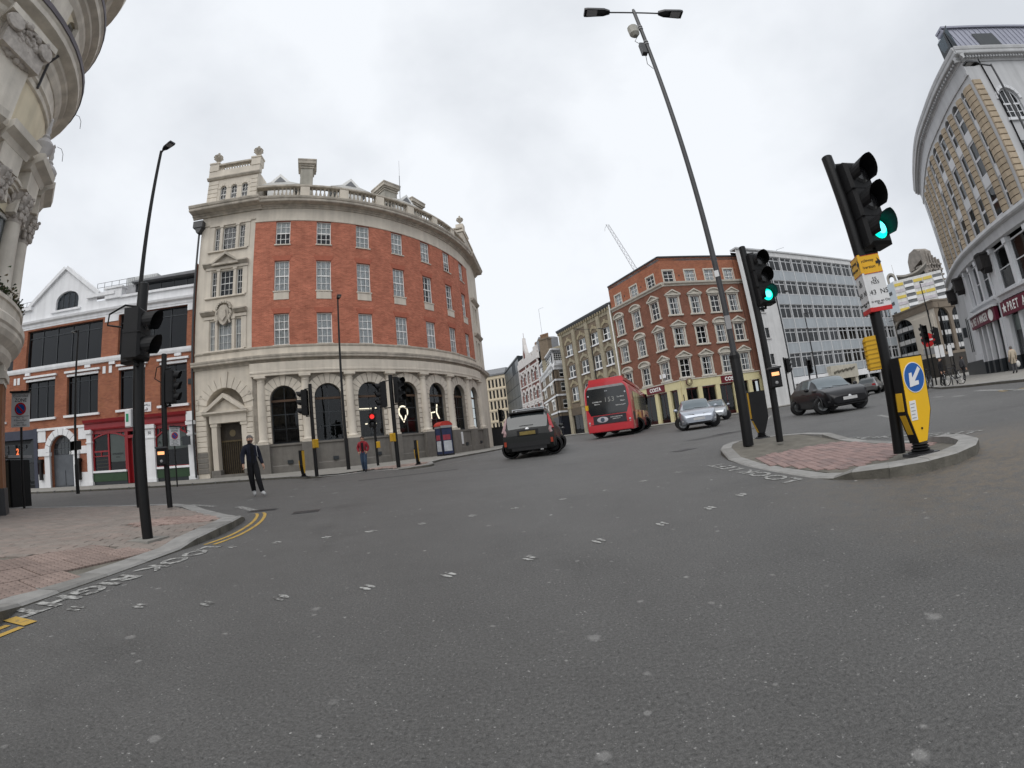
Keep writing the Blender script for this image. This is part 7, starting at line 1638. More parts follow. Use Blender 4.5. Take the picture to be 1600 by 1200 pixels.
for az,d,lab in ((-61.0,15.0,'dark litter bin and stand at the left edge before the dark shop'),(22.3,43,'black and white striped post outside the coffee shop')):
    t=thing('litter_bin' if az<0 else 'marker_post',lab,'bin' if az<0 else 'post',pol(az,d))
    if az<0: put('bin_body',MB().bev(-.35,.35,-.3,.3,0,1.2,.04).mesh('bin_body',[M_IRON]),t); put('bin_hood',MB().box(-.4,.4,-.35,.35,1.25,1.32).mesh('bin_hood',[SIGNG]),t)
    else: put('post',MB().lathe([(.05,0),(.05,2.6)],n=8).mesh('post',[M_IRON]),t); put('white_band',MB().lathe([(.052,.4),(.052,2.0)],n=8).mesh('white_band',[CREAM]),t)
# ---------------------------------------------------------------- vehicles
def paint(name,rgb,rough=.28,metal=.3): return mk(name,rgb,rough,.06,2,0,1,metal=metal,spec=.5,coat=.8,local=True)
TYRE=mk('tyre_rubber',(.014,.014,.015),.8,.2,8,.1,40,local=True); RIM=mk('alloy_rim',(.30,.31,.32),.35,.1,8,0,1,metal=.8,local=True); RIMD=mk('dark_rim',(.05,.05,.055),.35,.1,8,0,1,metal=.6,local=True)
CGL=mk('car_glass',(.03,.037,.04),.08,.1,2,0,1,spec=.8,local=True); CGL2=mk('car_glass_pale',(.10,.125,.14),.06,.1,2,0,1,spec=.9,local=True); TRIM=mk('black_trim',(.015,.015,.016),.5,.15,6,0,1,local=True); CHRM=mk('chrome',(.6,.6,.6),.15,.05,5,0,1,metal=1,local=True)
HLG=mk('headlamp_glass',(.42,.44,.47),.1,.2,9,0,1,spec=.9,local=True); HLON=lit('headlamp_on',(1.0,.98,.94),2.5); TLR=mk('tail_lamp_red',(.35,.015,.02),.15,.15,8,0,1,spec=.8,local=True); TLW=mk('tail_lamp_clear',(.34,.22,.22),.15,.2,8,0,1,spec=.8,local=True); YPLT=mk('rear_plate',(.20,.15,.045),.5,.2,9,0,1,local=True); WPLT=mk('front_plate',(.45,.45,.45),.5,.15,9,0,1,local=True)
def lerp(a,b,t): return a+(b-a)*t
def spline(xs,ys,x):
    n=len(xs)
    if x<=xs[0]: return ys[0]
    if x>=xs[-1]: return ys[-1]
    i=max(k for k in range(n-1) if xs[k]<=x); h=xs[i+1]-xs[i]; t=(x-xs[i])/h
    def slope(k):
        if k<=0 or k>=n-1: return 0 if k<=0 and False else (ys[min(k+1,n-1)]-ys[max(k-1,0)])/(xs[min(k+1,n-1)]-xs[max(k-1,0)])
        a=(ys[k]-ys[k-1])/(xs[k]-xs[k-1]); b=(ys[k+1]-ys[k])/(xs[k+1]-xs[k])
        return 0 if a*b<=0 else 2*a*b/(a+b)
    m0,m1=slope(i)*h,slope(i+1)*h; t2,t3=t*t,t*t*t
    return (2*t3-3*t2+1)*ys[i]+(t3-2*t2+t)*m0+(-2*t3+3*t2)*ys[i+1]+(t3-t2)*m1
def wheel(root,loc,r,w,rim=None,side=1,spokes=5):
    o=put('wheel',_lathe_axis('tyre_%.2f'%r,[(r*.62,-w/2),(r*.94,-w/2),(r,-w*.36),(r,w*.36),(r*.94,w/2),(r*.62,w/2)],r),root,Matrix.Translation(loc)); o.name='wheel'
    m=MB(); m.lathe([(r*.63,.0),(r*.60,-.02*side),(r*.12,-.03*side)][::side],c=(0,side*w*.40,0),n=18,axis='y'); put('rim_disc',m.mesh('rim_disc',[RIMD]),o)
    m=MB()
    for k in range(spokes):
        a=2*PI*k/spokes; q=Vector((math.cos(a),0,math.sin(a))); t=Vector((-math.sin(a),0,math.cos(a))); y=side*(w*.42)
        p0,p1=q*r*.1,q*r*.6; 
        A=[p0-t*r*.07,p0+t*r*.07,p1+t*r*.1,p1-t*r*.1]; B=[Vector((p.x,y+side*.012,p.z)) for p in A]
        m.face(B if side<0 else B[::-1]); m.face(B[::-1] if side<0 else B)
    m.lathe([(r*.6,-.01),(r*.66,.0),(r*.6,.01)],c=(0,y,0),n=18,axis='y'); tag(put('spokes',m.mesh('spokes',[rim or RIM]),o),kind='stuff')
    return o
def _lathe_axis(key,prof,r):
    def f():
        m=MB(); m.lathe(prof+[prof[0]],n=24,axis='y'); m.smooth=R(35); return m.mesh('wheel',[TYRE])
    return cached(('tyre',key),f)
def car(name,label,loc,rz,L,st,zwin,paintm,glassm,wheels,wr,ww,glass_x,sides,front=True,group=None):
    """st: stations (y from the rear, half width, sill z, belt z, roof z, roof half width). local: y=0 rear bumper, +y forward"""
    t=thing('car' if name is None else name,label,'car',loc,rz,group)
    ys=[s[0] for s in st]; F=lambda k,y:spline(ys,[s[k] for s in st],y)
    N=int(L/.05); prof=[]
    for i in range(N+1):
        y=ys[0]+(ys[-1]-ys[0])*i/N; w,zs,zb,zr,gw=[F(k,y) for k in (1,2,3,4,5)]; zr=max(zr,zb+.005)
        h=zb-zs; k=min(1,(zr-zb)/.3); e=.03*(1-k)
        P=[(0,zs),(w*.82,zs),(w*.955,zs+.05),(w*.985,zs+h*.28),(w,zs+h*.55),(w*.985,zs+h*.82),(w*.95,zb-.015),
           (lerp(w*.93,lerp(w*.93,gw,.25),k),lerp(zb+.0,zb+(zr-zb)*.25,k)),(lerp(w*.85,lerp(w*.93,gw,.6),k),lerp(zb+.01,zb+(zr-zb)*.6,k)),(lerp(w*.75,lerp(w*.93,gw,.9),k),lerp(zb+.015,zb+(zr-zb)*.88,k)),
           (lerp(w*.6,gw*.93,k),lerp(zb+.02,zr-.02*k+.0,k)),(lerp(w*.4,gw*.62,k),lerp(zb+.027,zr+.005,k)),(0,lerp(zb+.03,zr+.015,k))]
        prof.append((y,P,k))
    cls={}
    def put_face(c,pts):
        cls.setdefault(c,MB()); cls[c].face(pts)
    gx0,gx1,rx0,rx1=glass_x   # windscreen base/top y, rear glass base/top y
    for i in range(N):
        (y0,P0,k0),(y1,P1,k1)=prof[i],prof[i+1]; ym=(y0+y1)/2
        for j in range(12):
            a,b,c,d=P0[j],P1[j],P1[j+1],P0[j+1]; zm=(a[1]+c[1])/2
            if j<6 and any(math.hypot(ym-wy,zm-wr)<wr*1.07 and j>0 for wy in wheels): continue
            cl='body'
            if j==0: cl='underside'
            if j in (7,8) and min(k0,k1)>.55 and any(s[0]<ym<s[1] for s in sides): cl='side_window'
            if j>=9 and gx1<ym<gx0: cl='windscreen'
            if j>=9 and rx0<ym<rx1: cl='rear_window'
            for sg in (1,-1):
                q=[(sg*a[0],y0,a[1]),(sg*b[0],y1,b[1]),(sg*c[0],y1,c[1]),(sg*d[0],y0,d[1])]
                cc=cl if cl!='side_window' else 'side_window|%d%d'%(sg,[k for k,w_ in enumerate(sides) if w_[0]<ym<w_[1]][0])
                put_face(cc,q if sg<0 else q[::-1])
    for (y,P,k),rev in ((prof[0],0),(prof[-1],1)):
        pts=[(p[0],y,p[1]) for p in P]+[(-p[0],y,p[1]) for p in reversed(P[1:-1])]; put_face('body',pts if not rev else pts[::-1])
    parts={}
    for c,m in cls.items(): parts[c]=m.build(c.split('|')[0],{'body':paintm,'underside':TRIM}.get(c,glassm),t,smooth=28,world=False)
    for wy in wheels:
        w=F(1,wy)
        for s in (-1,1):
            wheel(t,(s*(w-ww*.5-.035),wy,wr),wr,ww,None,s)
            m=MB(); m.tube([(s*(w*.985),wy-wr*1.08*math.cos(a),wr+wr*1.08*math.sin(a)) for a in [PI*i/14-.25+ (0) for i in range(1,17)]],.022,5); m.build('wheel_arch',TRIM,t,world=False)
            m=MB(); m.box(s*(w-.3)-.02,s*(w-.3)+.02,wy-wr*1.02,wy+wr*1.02,.25,wr*1.9); m.build('wheel_well',TRIM,t,world=False)
    return t,F,parts
def blob(root,name,mat,c,r,n=12,m=8,rot=0): 
    return put(name,MB().ball((0,0,0),*r,n,m).mesh(name,[mat]) if not rot else MB().ball((0,0,0),*r,n,m).mesh(name,[mat]),root,Matrix.Translation(c)@Matrix.Rotation(rot,4,'Z'))
def bx(root,name,mat,x0,x1,y0,y1,z0,z1): return MB().box(x0,x1,y0,y1,z0,z1).build(name,mat,root,world=False)
def mirrors(t,w,y,z,mat,r=(.1,.07,.075)):
    for s in (-1,1): blob(t,'wing_mirror',mat,(s*(w+.09),y,z),r,10,6)
# dark grey estate driving away
GREY=mk('dark_grey_paint',(.011,.012,.0115),.4,.08,2,0,1,spec=.28,coat=.15,local=True); st=[(0,.80,.42,.78,.80,.55),(.03,.86,.36,.98,1.0,.66),(.10,.885,.30,1.02,1.14,.69),(.27,.90,.26,1.03,1.46,.69),(.42,.905,.24,1.03,1.60,.66),(1.3,.91,.24,1.01,1.64,.66),(2.2,.91,.24,.97,1.63,.66),(2.9,.905,.24,.96,1.52,.63),(3.55,.90,.24,.97,1.1,.58),(3.75,.90,.24,.97,1.0,.6),(4.3,.85,.26,.84,.86,.6),(4.6,.70,.34,.66,.68,.5)]
t,F,P=car('estate_car','dark grey estate car with roof bars driving away down the middle of the road',(.34,15.45,0),R(-9),4.6,st,None,GREY,CGL,(.82,3.72),.33,.21,(3.62,2.9,.04,.30),((.75,1.35),(1.42,2.2),(2.28,3.1)))
t.scale=(1.06,1.06,1.06)
bx(t,'spoiler',TRIM,-.62,.62,.2,.5,1.57,1.61); bx(t,'number_plate',YPLT,-.27,.27,-.015,.03,.80,.92); bx(t,'plate_recess',TRIM,-.36,.36,-.0,.05,.76,.97); bx(t,'bumper_trim',TRIM,-.72,.72,-.02,.1,.40,.56); bx(t,'rear_valance',TRIM,-.6,.6,.0,.2,.28,.42)
bx(t,'rear_wiper',TRIM,-.25,.22,.0,.04,1.10,1.125)
for s in (-1,1):
    m=MB(); pts=[(s*.885,.10,.86),(s*.60,.02,.86),(s*.66,.05,1.0),(s*.70,.2,1.3),(s*.78,.28,1.36),(s*.90,.24,1.0)]
    m.tube([(s*.84,.09,.92),(s*.81,.13,1.05),(s*.765,.24,1.26),(s*.72,.36,1.42)],.075,8,r1=.04); l=m.build('tail_light',TLR if s>0 else TLW,t,world=False)
    MB().tube([(s*.80,.05,.80),(s*.77,.05,.9),(s*.80,.07,1.0)],.06,8).build('tail_light',TLW,t,world=False)
    bx(t,'reflector',mk('orange_reflector',(.32,.04,.015),.3),s*.8-.04,s*.8+.04,-.01,.05,.46,.62)
    MB().tube([(s*.56,.75,1.64),(s*.58,.9,1.69),(s*.58,2.3,1.68),(s*.56,2.5,1.63)],.02,6).build('roof_rail',CHRM,t,world=False)
for y in (.95,1.75): MB().tube([(-.6,y,1.72),(.6,y,1.72)],.028,6).build('roof_bar',CHRM,t,world=False)
blob(t,'badge',CHRM,(0,-.01,1.0),(.07,.015,.045),8,5); mirrors(t,.90,3.05,1.02,GREY); bx(t,'exhaust',CHRM,.38,.48,.02,.2,.24,.3)
# black car just ahead of it
BLK=paint('black_paint',(.012,.012,.014)); stH=[(0,.72,.40,.68,.70,.45),(.05,.82,.33,.90,.94,.5),(.3,.865,.26,.94,1.18,.56),(.75,.88,.22,.93,1.38,.6),(1.5,.885,.21,.91,1.44,.62),(2.2,.885,.21,.90,1.41,.61),(2.75,.88,.21,.91,1.18,.58),(3.1,.875,.22,.92,.98,.58),(3.35,.87,.22,.92,.93,.58),(3.95,.82,.22,.80,.815,.55),(4.2,.70,.26,.66,.675,.46),(4.28,.60,.34,.56,.57,.4)]
t,F,P=car(None,'black car mostly hidden just ahead of the dark grey estate',(1.05,20.6,0),R(-9),4.28,stH,None,BLK,CGL,(.72,3.4),.32,.2,(3.2,2.3,.08,.6),((.7,1.4),(1.5,2.3)))
mirrors(t,.88,2.75,.98,BLK)
for s in (-1,1): bx(t,'tail_light',TLR,s*.66-.14,s*.66+.14,.0,.1,.74,.88)
# front details shared by the oncoming hatchbacks
def car_front(t,L,w,plate=True,grille=TRIM,hl=None,low=False):
    m=MB(); m.prism([(-.42,.42),(.42,.42),(.48,.60),(-.48,.60)][::1],-.02,.05); put('grille',m.mesh('grille',[grille]),t,Matrix.Translation((0,L-.04,0))@Matrix.Rotation(PI,4,'Z'))
    bx(t,'lower_intake',TRIM,-.62,.62,L-.16,L-.02,.27,.38)
    if plate: bx(t,'number_plate',WPLT,-.26,.26,L+.0,L+.03,.43,.54)
    for s in (-1,1):
        o=MB(); o.ball((0,0,0),.19,.12,.075,12,8); put('headlight',o.mesh('headlight',[hl or HLG]),t,Matrix.Translation((s*(w-.22),L-.30,.66))@Matrix.Rotation(s*R(-32),4,'Z')@Matrix.Rotation(s*R(-8),4,'Y'))
        bx(t,'fog_lamp',CHRM if not low else TRIM,s*(w-.2)-.12,s*(w-.2)+.12,L-.16,L-.08,.40,.47)
    MB().tube([(-.5,L-1.07,.955),(.0,L-1.12,.99),(.1,L-1.15,1.0)],.012,5).build('wiper',TRIM,t,world=False); MB().tube([(.1,L-1.05,.955),(.55,L-1.1,.985)],.012,5).build('wiper',TRIM,t,world=False)
SIL=paint('silver_blue_paint',(.36,.39,.44),.3,.6)
h1=(-.33,-.944)
def heading(d): return math.atan2(d[1],d[0])-PI/2
def from_front(p,d,L): return (p[0]-d[0]*L,p[1]-d[1]*L,0)
t,F,P=car('hatchback','silver blue hatchback coming towards us with one lit headlamp',from_front((8.75,19.8),h1,4.28),heading(h1),4.28,stH,None,SIL,CGL2,(.72,3.4),.32,.2,(3.2,2.3,.08,.6),((.7,1.4),(1.5,2.3)))
t.scale=(1.06,1.0,1.08); car_front(t,4.26,.86,True,mk('silver_grille',(.28,.30,.33),.35,.2,9)); mirrors(t,.90,2.75,.98,SIL); blob(t,'lit_lamp',HLON,(.60,4.08,.46),(.1,.08,.05),10,6)
for s in (-1,1): MB().tube([(s*.2,4.22,.70),(s*.5,4.1,.74),(s*.72,3.95,.78)],.014,5).build('chrome_strip',CHRM,t,world=False)
stC=[(0,.70,.36,.62,.64,.4),(.1,.80,.30,.82,.86,.5),(.5,.86,.24,.88,1.05,.55),(1.1,.88,.22,.88,1.32,.58),(1.7,.885,.21,.87,1.38,.59),(2.3,.885,.21,.86,1.3,.58),(2.9,.88,.21,.87,1.02,.56),(3.2,.875,.22,.87,.90,.56),(3.7,.83,.22,.78,.79,.52),(4.0,.70,.27,.62,.635,.42),(4.08,.58,.34,.52,.53,.36)]
t,F,P=car('hatchback','rounded silver car following behind the silver blue hatchback',from_front((14.6,28.6),h1,4.08),heading(h1)-R(10),4.08,stC,None,paint('silver_paint',(.43,.45,.47),.3,.6),CGL2,(.75,3.25),.31,.2,(3.1,2.2,.1,.9),((1.0,1.6),(1.7,2.3)))
t.scale=(1.08,1,1.15); car_front(t,4.04,.84,True,paint('silver_paint',(.43,.45,.47))); mirrors(t,.88,2.65,.95,SIL)
DBL=mk('black_blue_paint',(.005,.005,.0065),.3,.06,2,0,1,spec=.25,coat=.22,local=True); hb=(-.29,-.957)
t,F,P=car('hatchback','glossy black hatchback seen from its front corner with lit daytime lamps beyond the island',from_front((12.15,13.35),hb,4.28),heading(hb),4.28,stH,None,DBL,CGL2,(.72,3.4),.33,.22,(3.2,2.3,.08,.6),((.62,1.4),(1.48,2.35)))  # pale glass colour stands in for the sky reflected in the windscreen
t.scale=(1.08,1.02,1.02); car_front(t,4.26,.86,True,TRIM,None,True); mirrors(t,.90,2.72,.98,DBL)
blob(t,'badge',CHRM,(0,4.27,.53),(.075,.02,.075),12,6)
for s in (-1,1): blob(t,'lit_lamp',HLON,(s*.66,4.06,.655),(.07,.05,.028),10,6)
for s in (-1,1):
    MB().box(-.004,.004,2.15,2.35,.82,.85).build('door_handle',DBL,t,world=False).location=(s*.895,-.35,0)
t,F,P=car('saloon_car','grey saloon car parked far off before the office block shops',(29.0,29.6,0),heading((.82,.57)),4.28,stH,None,paint('grey_paint',(.09,.09,.09)),CGL,(.72,3.4),.32,.2,(3.2,2.3,.08,.6),((.7,1.4),(1.5,2.3)))
for s in (-1,1): bx(t,'tail_light',TLR,s*.66-.14,s*.66+.14,.0,.1,.74,.88)
# red single-deck bus
BRD=paint('bus_red_paint',(.50,.032,.042),.3,.1); BGL=mk('bus_black_glass',(.016,.018,.02),.08,.1,2,0,1,spec=.8,local=True)
B=thing('bus','red single-deck bus number 153 seen from behind turning right','bus',(5.95,27.3,0),R(-21.5)); bs=1.235; B.scale=(bs,bs,bs)
BW,BL,BH=1.24,11.3,2.92
def bus_ring(y,k,top=BH):  # half outline points of the shell
    w=BW*k; return [(-w*.98,.32),(-w,.6),(-w,1.6),(-w*.985,2.3),(-w*.93,2.66),(-w*.78,top-.07),(-w*.55,top),(w*.55,top),(w*.78,top-.07),(w*.93,2.66),(w*.985,2.3),(w,1.6),(w,.6),(w*.98,.32)]
ysb=[(0,.95),(.06,.985),(.2,1.0),(BL-.3,1.0),(BL-.08,.97),(BL,.9)]; rings=[[(x,y,z) for x,z in bus_ring(y,k)] for y,k in ysb]; m=MB()
for A,C in zip(rings,rings[1:]):
    for j in range(len(A)-1): m.face([A[j],A[j+1],C[j+1],C[j]][::-1])
m.face(rings[0]); m.face(rings[-1][::-1]); m.build('bodywork',BRD,B,smooth=35,world=False)
bx(B,'chassis',TRIM,-1.1,1.1,.5,BL-.4,.28,.5)
m=MB(); m.prism([(-.98,0),(.98,0),(.9,.26),(-.9,.26)],0,BL-2); put('roof_pod',m.mesh('roof_pod',[BRD]),B,Matrix.Translation((0,.35,BH-.02)))
m=MB(); m.prism([(-.95,-.1),(.95,-.1),(1.1,.3),(1.07,1.16),(1.0,1.3),(-1.0,1.3),(-1.07,1.16),(-1.1,.3)],-.03,.05); rw=put('rear_window',m.mesh('rear_window',[BGL]),B,Matrix.Translation((0,.02,1.32)))
put('rear_header',MB().prism([(-1.0,1.3),(1.0,1.3),(.9,1.42),(-.9,1.42)],-.025,.05).mesh('rear_header',[SIGNG]),rw)
LED=mk('number_display',(.30,.30,.28),.5,.05,3,0); text('153',.34,LED,'route_number',rw,Matrix.Translation((.12,-.035,.66)),ext=.001,spacing=1.15)
for i,(x,z,tx,sz) in enumerate(((-.55,.60,'CLEANER AIR',.085),(-.55,.48,'Electric',.1),(.72,.74,'Go Ahead',.085),(.82,.52,'Metro',.1),(.68,.32,'hybrid powered',.08))): text(tx,sz,M_FRAMEW,'lettering',rw,Matrix.Translation((x,-.035,z)),ext=.001)
for x in (-.04,.04): put('marker_lamp',MB().lathe([(.03,0),(.001,-.02)],c=(x,-.03,1.12),n=8,axis='y').mesh('marker_lamp',[HLG]),rw)
for s in (-1,1):
    put('marker_lamp',MB().lathe([(.045,0),(.001,-.02)],c=(s*.98,-.035,.95),n=10,axis='y').mesh('marker_lamp',[HLG]),rw)
    for z in (.92,1.06,): put('rear_lamp',MB().lathe([(.055,0),(.05,-.02),(.001,-.03)],c=(s*1.07,.0,z-.2),n=12,axis='y').mesh('rear_lamp',[HLG if z>1 else TLW]),B)
put('yellow_plate',MB().box(-.09,.09,-.03,.0,0,.26).mesh('yellow_plate',[YPL]),B,Matrix.Translation((-1.12,.02,1.55)))
ad=bx(B,'advert_panel',mk('advert_dark',(.035,.033,.04),.4,.3,3,0,local=True),-.85,.9,-.02,.04,.76,1.18)
put('advert_eye',MB().ball((0,0,0),.3,.012,.15,16,8).mesh('advert_eye',[mk('advert_pale',(.42,.40,.43),.5)]),ad,Matrix.Translation((-.36,-.025,.97))); put('advert_iris',MB().ball((0,0,0),.12,.012,.12,14,8).mesh('advert_iris',[mk('advert_iris_blue',(.06,.08,.11),.4)]),ad,Matrix.Translation((-.36,-.032,.97)))
for k,tx in enumerate(('WANT ONE MORE','LOOK AT IT')): text(tx,.075,M_FRAMEW,'lettering',ad,Matrix.Translation((.38,-.024,1.05-.09*k)),ext=.001)
bx(B,'number_plate',mk('rear_plate_dark',(.20,.08,.03),.5),-.3,.3,-.03,.03,.44,.56); bx(B,'bumper',BRD,-1.12,1.12,-.06,.15,.36,.72); bx(B,'bumper_gap',TRIM,-1.1,1.1,-.015,.05,.73,.75)
for s in (1,-1):
    for k in range(7):
        y0=1.3+k*1.4; m=MB(); m.box(-.012,.012,y0+.04,y0+1.34,1.32,2.32); put('side_window',m.mesh('side_window',[BGL]),B,Matrix.Translation((s*BW*.993,0,0)))
    bx(B,'window_band',BGL,s*BW*.99-.004,s*BW*.99+.004,1.25,BL-.6,1.3,2.34)
    bx(B,'engine_grille',TRIM,s*BW-.012,s*BW+.012,.3,1.15,.75,1.2); bx(B,'side_stripe',mk('bus_orange_print',(.55,.25,.06),.4,.4,2,0,local=True),s*BW-.01,s*BW+.012,2.6,4.8,.62,1.18)
    for wy in (2.7,8.6): wheel(B,(s*(BW-.14),wy,.46),.46,.28,RIMD,s); MB().tube([(s*(BW+.0),wy-.56*math.cos(a),.46+.56*math.sin(a)) for a in [PI*i/12 for i in range(13)]],.03,5).build('wheel_arch',TRIM,B,world=False); bx(B,'wheel_well',TRIM,s*(BW-.002)-.006,s*(BW-.002)+.006,wy-.54,wy+.54,.3,.9)
    bx(B,'door',BGL,s*BW-.012,s*BW+.014,5.6,6.9,.45,2.3) if s<0 else None
# ---------------------------------------------------------------- people
SKIN=mk('skin',(.42,.25,.18),.6,.1,6,0,local=True); HAIRB=mk('hair_grey',(.14,.13,.125),.8,.3,20,.2,60,local=True); HAIRD=mk('hair_dark',(.04,.03,.025),.8,.3,20,.2,60,local=True)
def cloth(n,c): return mk(n,c,.9,.18,7,.3,60,local=True)
NAVY=cloth('navy_cloth',(.012,.014,.026)); BLKC=cloth('black_cloth',(.010,.010,.012)); REDC=cloth('red_jacket',(.26,.025,.035)); JEAN=cloth('blue_denim',(.04,.065,.11)); BEIGE=cloth('beige_coat',(.42,.36,.28)); WHITEC=cloth('white_cloth',(.55,.54,.52)); GREYC=cloth('grey_cloth',(.06,.06,.065)); SHOE=cloth('shoe_dark',(.015,.015,.017)); TRAIN=cloth('trainer_white',(.42,.42,.42))
def person(label,loc,rz,h,J,top,legs,shoes,hair,inner=None,bag=None,coat=False,trim=None,group=None,bulk=False):
    """J: joint positions for a 1.75 m figure facing -y; body grown round the joints as one surface"""
    t=thing('person',label,'person',loc,rz,group); s=h/1.75
    nm=['hip','waist','chest','neck','head','crown']+[a+q for q in 'LR' for a in ('sh','el','wr','hipj','kn','an','toe')]
    D=dict(hip=(0,0,.95),waist=(0,.01,1.1),chest=(0,.01,1.36),neck=(0,.01,1.52),head=(0,-.01,1.62),crown=(0,0,1.7),
      shL=(.17,.01,1.42),elL=(.23,.03,1.14),wrL=(.25,-.05,.88),hipjL=(.09,0,.92),knL=(.1,-.02,.5),anL=(.1,.02,.09),toeL=(.11,-.14,.035),
      shR=(-.17,.01,1.42),elR=(-.23,.03,1.14),wrR=(-.25,-.05,.88),hipjR=(-.09,0,.92),knR=(-.1,-.02,.5),anR=(-.1,.02,.09),toeR=(-.11,-.14,.035)); D.update(J)
    RAD=dict(hip=(.155,.12),waist=(.15,.11),chest=(.185,.125),neck=(.06,.065),head=(.085,.1),crown=(.07,.08),sh=(.085,.085),el=(.058,.058),wr=(.04,.045),hipj=(.1,.1),kn=(.075,.08),an=(.052,.06),toe=(.042,.035))
    if coat: RAD.update(hip=(.19,.15),waist=(.18,.14),chest=(.2,.145),sh=(.095,.095),el=(.07,.07))
    if bulk: RAD.update(hip=(.175,.14),waist=(.185,.14),chest=(.205,.145),sh=(.105,.1),el=(.075,.075),wr=(.05,.05),hipj=(.11,.11),kn=(.09,.09),an=(.07,.07))
    ed=[('hip','waist'),('waist','chest'),('chest','neck'),('neck','head'),('head','crown')]
    for q in 'LR': ed+=[('chest','sh'+q),('sh'+q,'el'+q),('el'+q,'wr'+q),('hip','hipj'+q),('hipj'+q,'kn'+q),('kn'+q,'an'+q),('an'+q,'toe'+q)]
    ix={n:i for i,n in enumerate(nm)}; me=bpy.data.meshes.new('person_skeleton'); me.from_pydata([D[n] for n in nm],[(ix[a],ix[b]) for a,b in ed],[])
    o=bpy.data.objects.new('person_skeleton',me); COL.objects.link(o); md=o.modifiers.new('skin','SKIN'); md.branch_smoothing=.6; md.use_smooth_shade=True
    for n in nm:
        r=RAD.get(n) or RAD[n[:-1]]; v=me.skin_vertices[0].data[ix[n]]; v.radius=r; v.use_root=(n=='hip')
    sb=o.modifiers.new('sub','SUBSURF'); sb.levels=2; sb.render_levels=2
    dg=bpy.context.evaluated_depsgraph_get(); bm_=bpy.data.meshes.new_from_object(o.evaluated_get(dg)); bpy.data.objects.remove(o)
    bm_.name='body'; bm_.materials.clear(); mats=[SKIN,top,legs,shoes,inner or top]
    for m in mats: bm_.materials.append(m)
    seg=[(a,b) for a,b in ed]
    for p in bm_.polygons:
        c=p.center; best=min(seg,key=lambda e:segdist3(c,Vector(D[e[0]]),Vector(D[e[1]])))
        k=best[0]+' '+best[1]
        if 'crown' in k or (best[1]=='head') or best==('chest','neck') and c.z>D['neck'][2]+.0: mi=0
        elif best[0].startswith('el') and segt(c,Vector(D[best[0]]),Vector(D[best[1]]))>.93: mi=0
        elif best[1].startswith('toe') or (best[1].startswith('an') and c.z<D[best[1]][2]+.03): mi=3
        elif best[0] in ('hip',) and best[1]=='waist' and c.z>D['hip'][2]+.0 or best[0] in ('waist','chest') or best[0][:2] in ('sh','el'): mi=1
        else: mi=2
        if coat and best[1].startswith('hipj'): mi=1
        if coat and best[0].startswith('hipj') and c.z>.62: mi=1
        if mi==1 and inner and abs(c.x)<.06 and c.y<-.06 and c.z>1.0: mi=4
        p.material_index=mi; p.use_smooth=True
    bm_.transform(Matrix.Scale(s,4)); body=put('body',bm_,t)
    S=Matrix.Scale(s,4); H=Vector(D['head'])
    def add(n,m,mat,par=body,smooth=None):
        if smooth: m.smooth=R(60)
        return put(n,m.mesh(n,[mat],S),par)
    m=MB(); m.ball((H.x,H.y+.03,H.z+.05),.092,.1,.088,14,10); m.ball((H.x,H.y+.055,H.z+.0),.085,.07,.085,10,8); add('hair',m,hair,t,1)
    m=MB(); m.ball((H.x,H.y-.105,H.z-.005),.016,.025,.03,8,6); add('nose',m,SKIN)
    for q in (-1,1):
        add('eye',MB().ball((H.x+q*.034,H.y-.09,H.z+.02),.014,.009,.008,8,5),HAIRD); add('ear',MB().ball((H.x+q*.09,H.y+.01,H.z),.015,.025,.035,8,6),SKIN)
    add('mouth',MB().ball((H.x,H.y-.096,H.z-.055),.026,.008,.007,8,5),mk('lips',(.30,.13,.11),.6,local=True))
    for q in 'LR':   # hands: palm, four fingers and a thumb
        w=Vector(D['wr'+q]); e=Vector(D['el'+q]); d=(w-e).normalized(); sx=1 if q=='L' else -1; f=Vector((0,-1,0)); f=(f-d*f.dot(d)).normalized(); n_=d.cross(f)
        m=MB(); m.tube([w+d*.0,w+d*.05,w+d*.09],.036,8,r1=.034)
        for k in range(4):
            b=w+d*.085+f*(.027-.018*k); L=(.07,.08,.075,.055)[k]; m.tube([b,b+d*L*.5-n_*sx*.0,b+d*L*.8+n_*.012,b+d*L+n_*.03],.0095,6,r1=.007)
        b=w+d*.03+f*.03; m.tube([b,b+f*.025+d*.03,b+f*.03+d*.065],.011,6,r1=.008); add('hand',m,SKIN,t,1)
    if inner: 
        for q in (-1,1): add('lapel',MB().tube([(q*.07,-.13,1.45),(q*.085,-.15,1.25),(q*.08,-.14,1.0)],.018,5),top,t)
    if trim:
        for q in (1,): add('trim_stripe',MB().tube([(q*.14,-.09,1.47),(q*.13,-.135,1.3),(q*.16,-.12,1.12)],.007,5),trim,t)
    if bag:
        q=bag; w=Vector(D['wrR' if q=='R' else 'wrL']); m=MB(); m.ball((w.x-.05*(1 if q=='R' else -1),w.y,w.z-.34),.16,.1,.2,12,8); m.tube([w+Vector((0,0,-.05)),w+Vector((-.05 if q=='R' else .05,0,-.16))],.02,5)
        b=put('carrier_bag',m.mesh('carrier_bag',[WHITEC],S),None,WM[t.name].copy()); tag(b,'white carrier bag held by the person in the beige coat','bag')
    return t
def segdist3(p,a,b):
    d=b-a; t=max(0,min(1,(p-a).dot(d)/max(d.length_squared,1e-9))); return (p-(a+d*t)).length
def segt(p,a,b): d=b-a; return (p-a).dot(d)/d.length_squared
def toward(p): return math.atan2(p[1],p[0])-PI/2     # rotation that turns -y towards the camera from p
a=(-6.62,9.6)
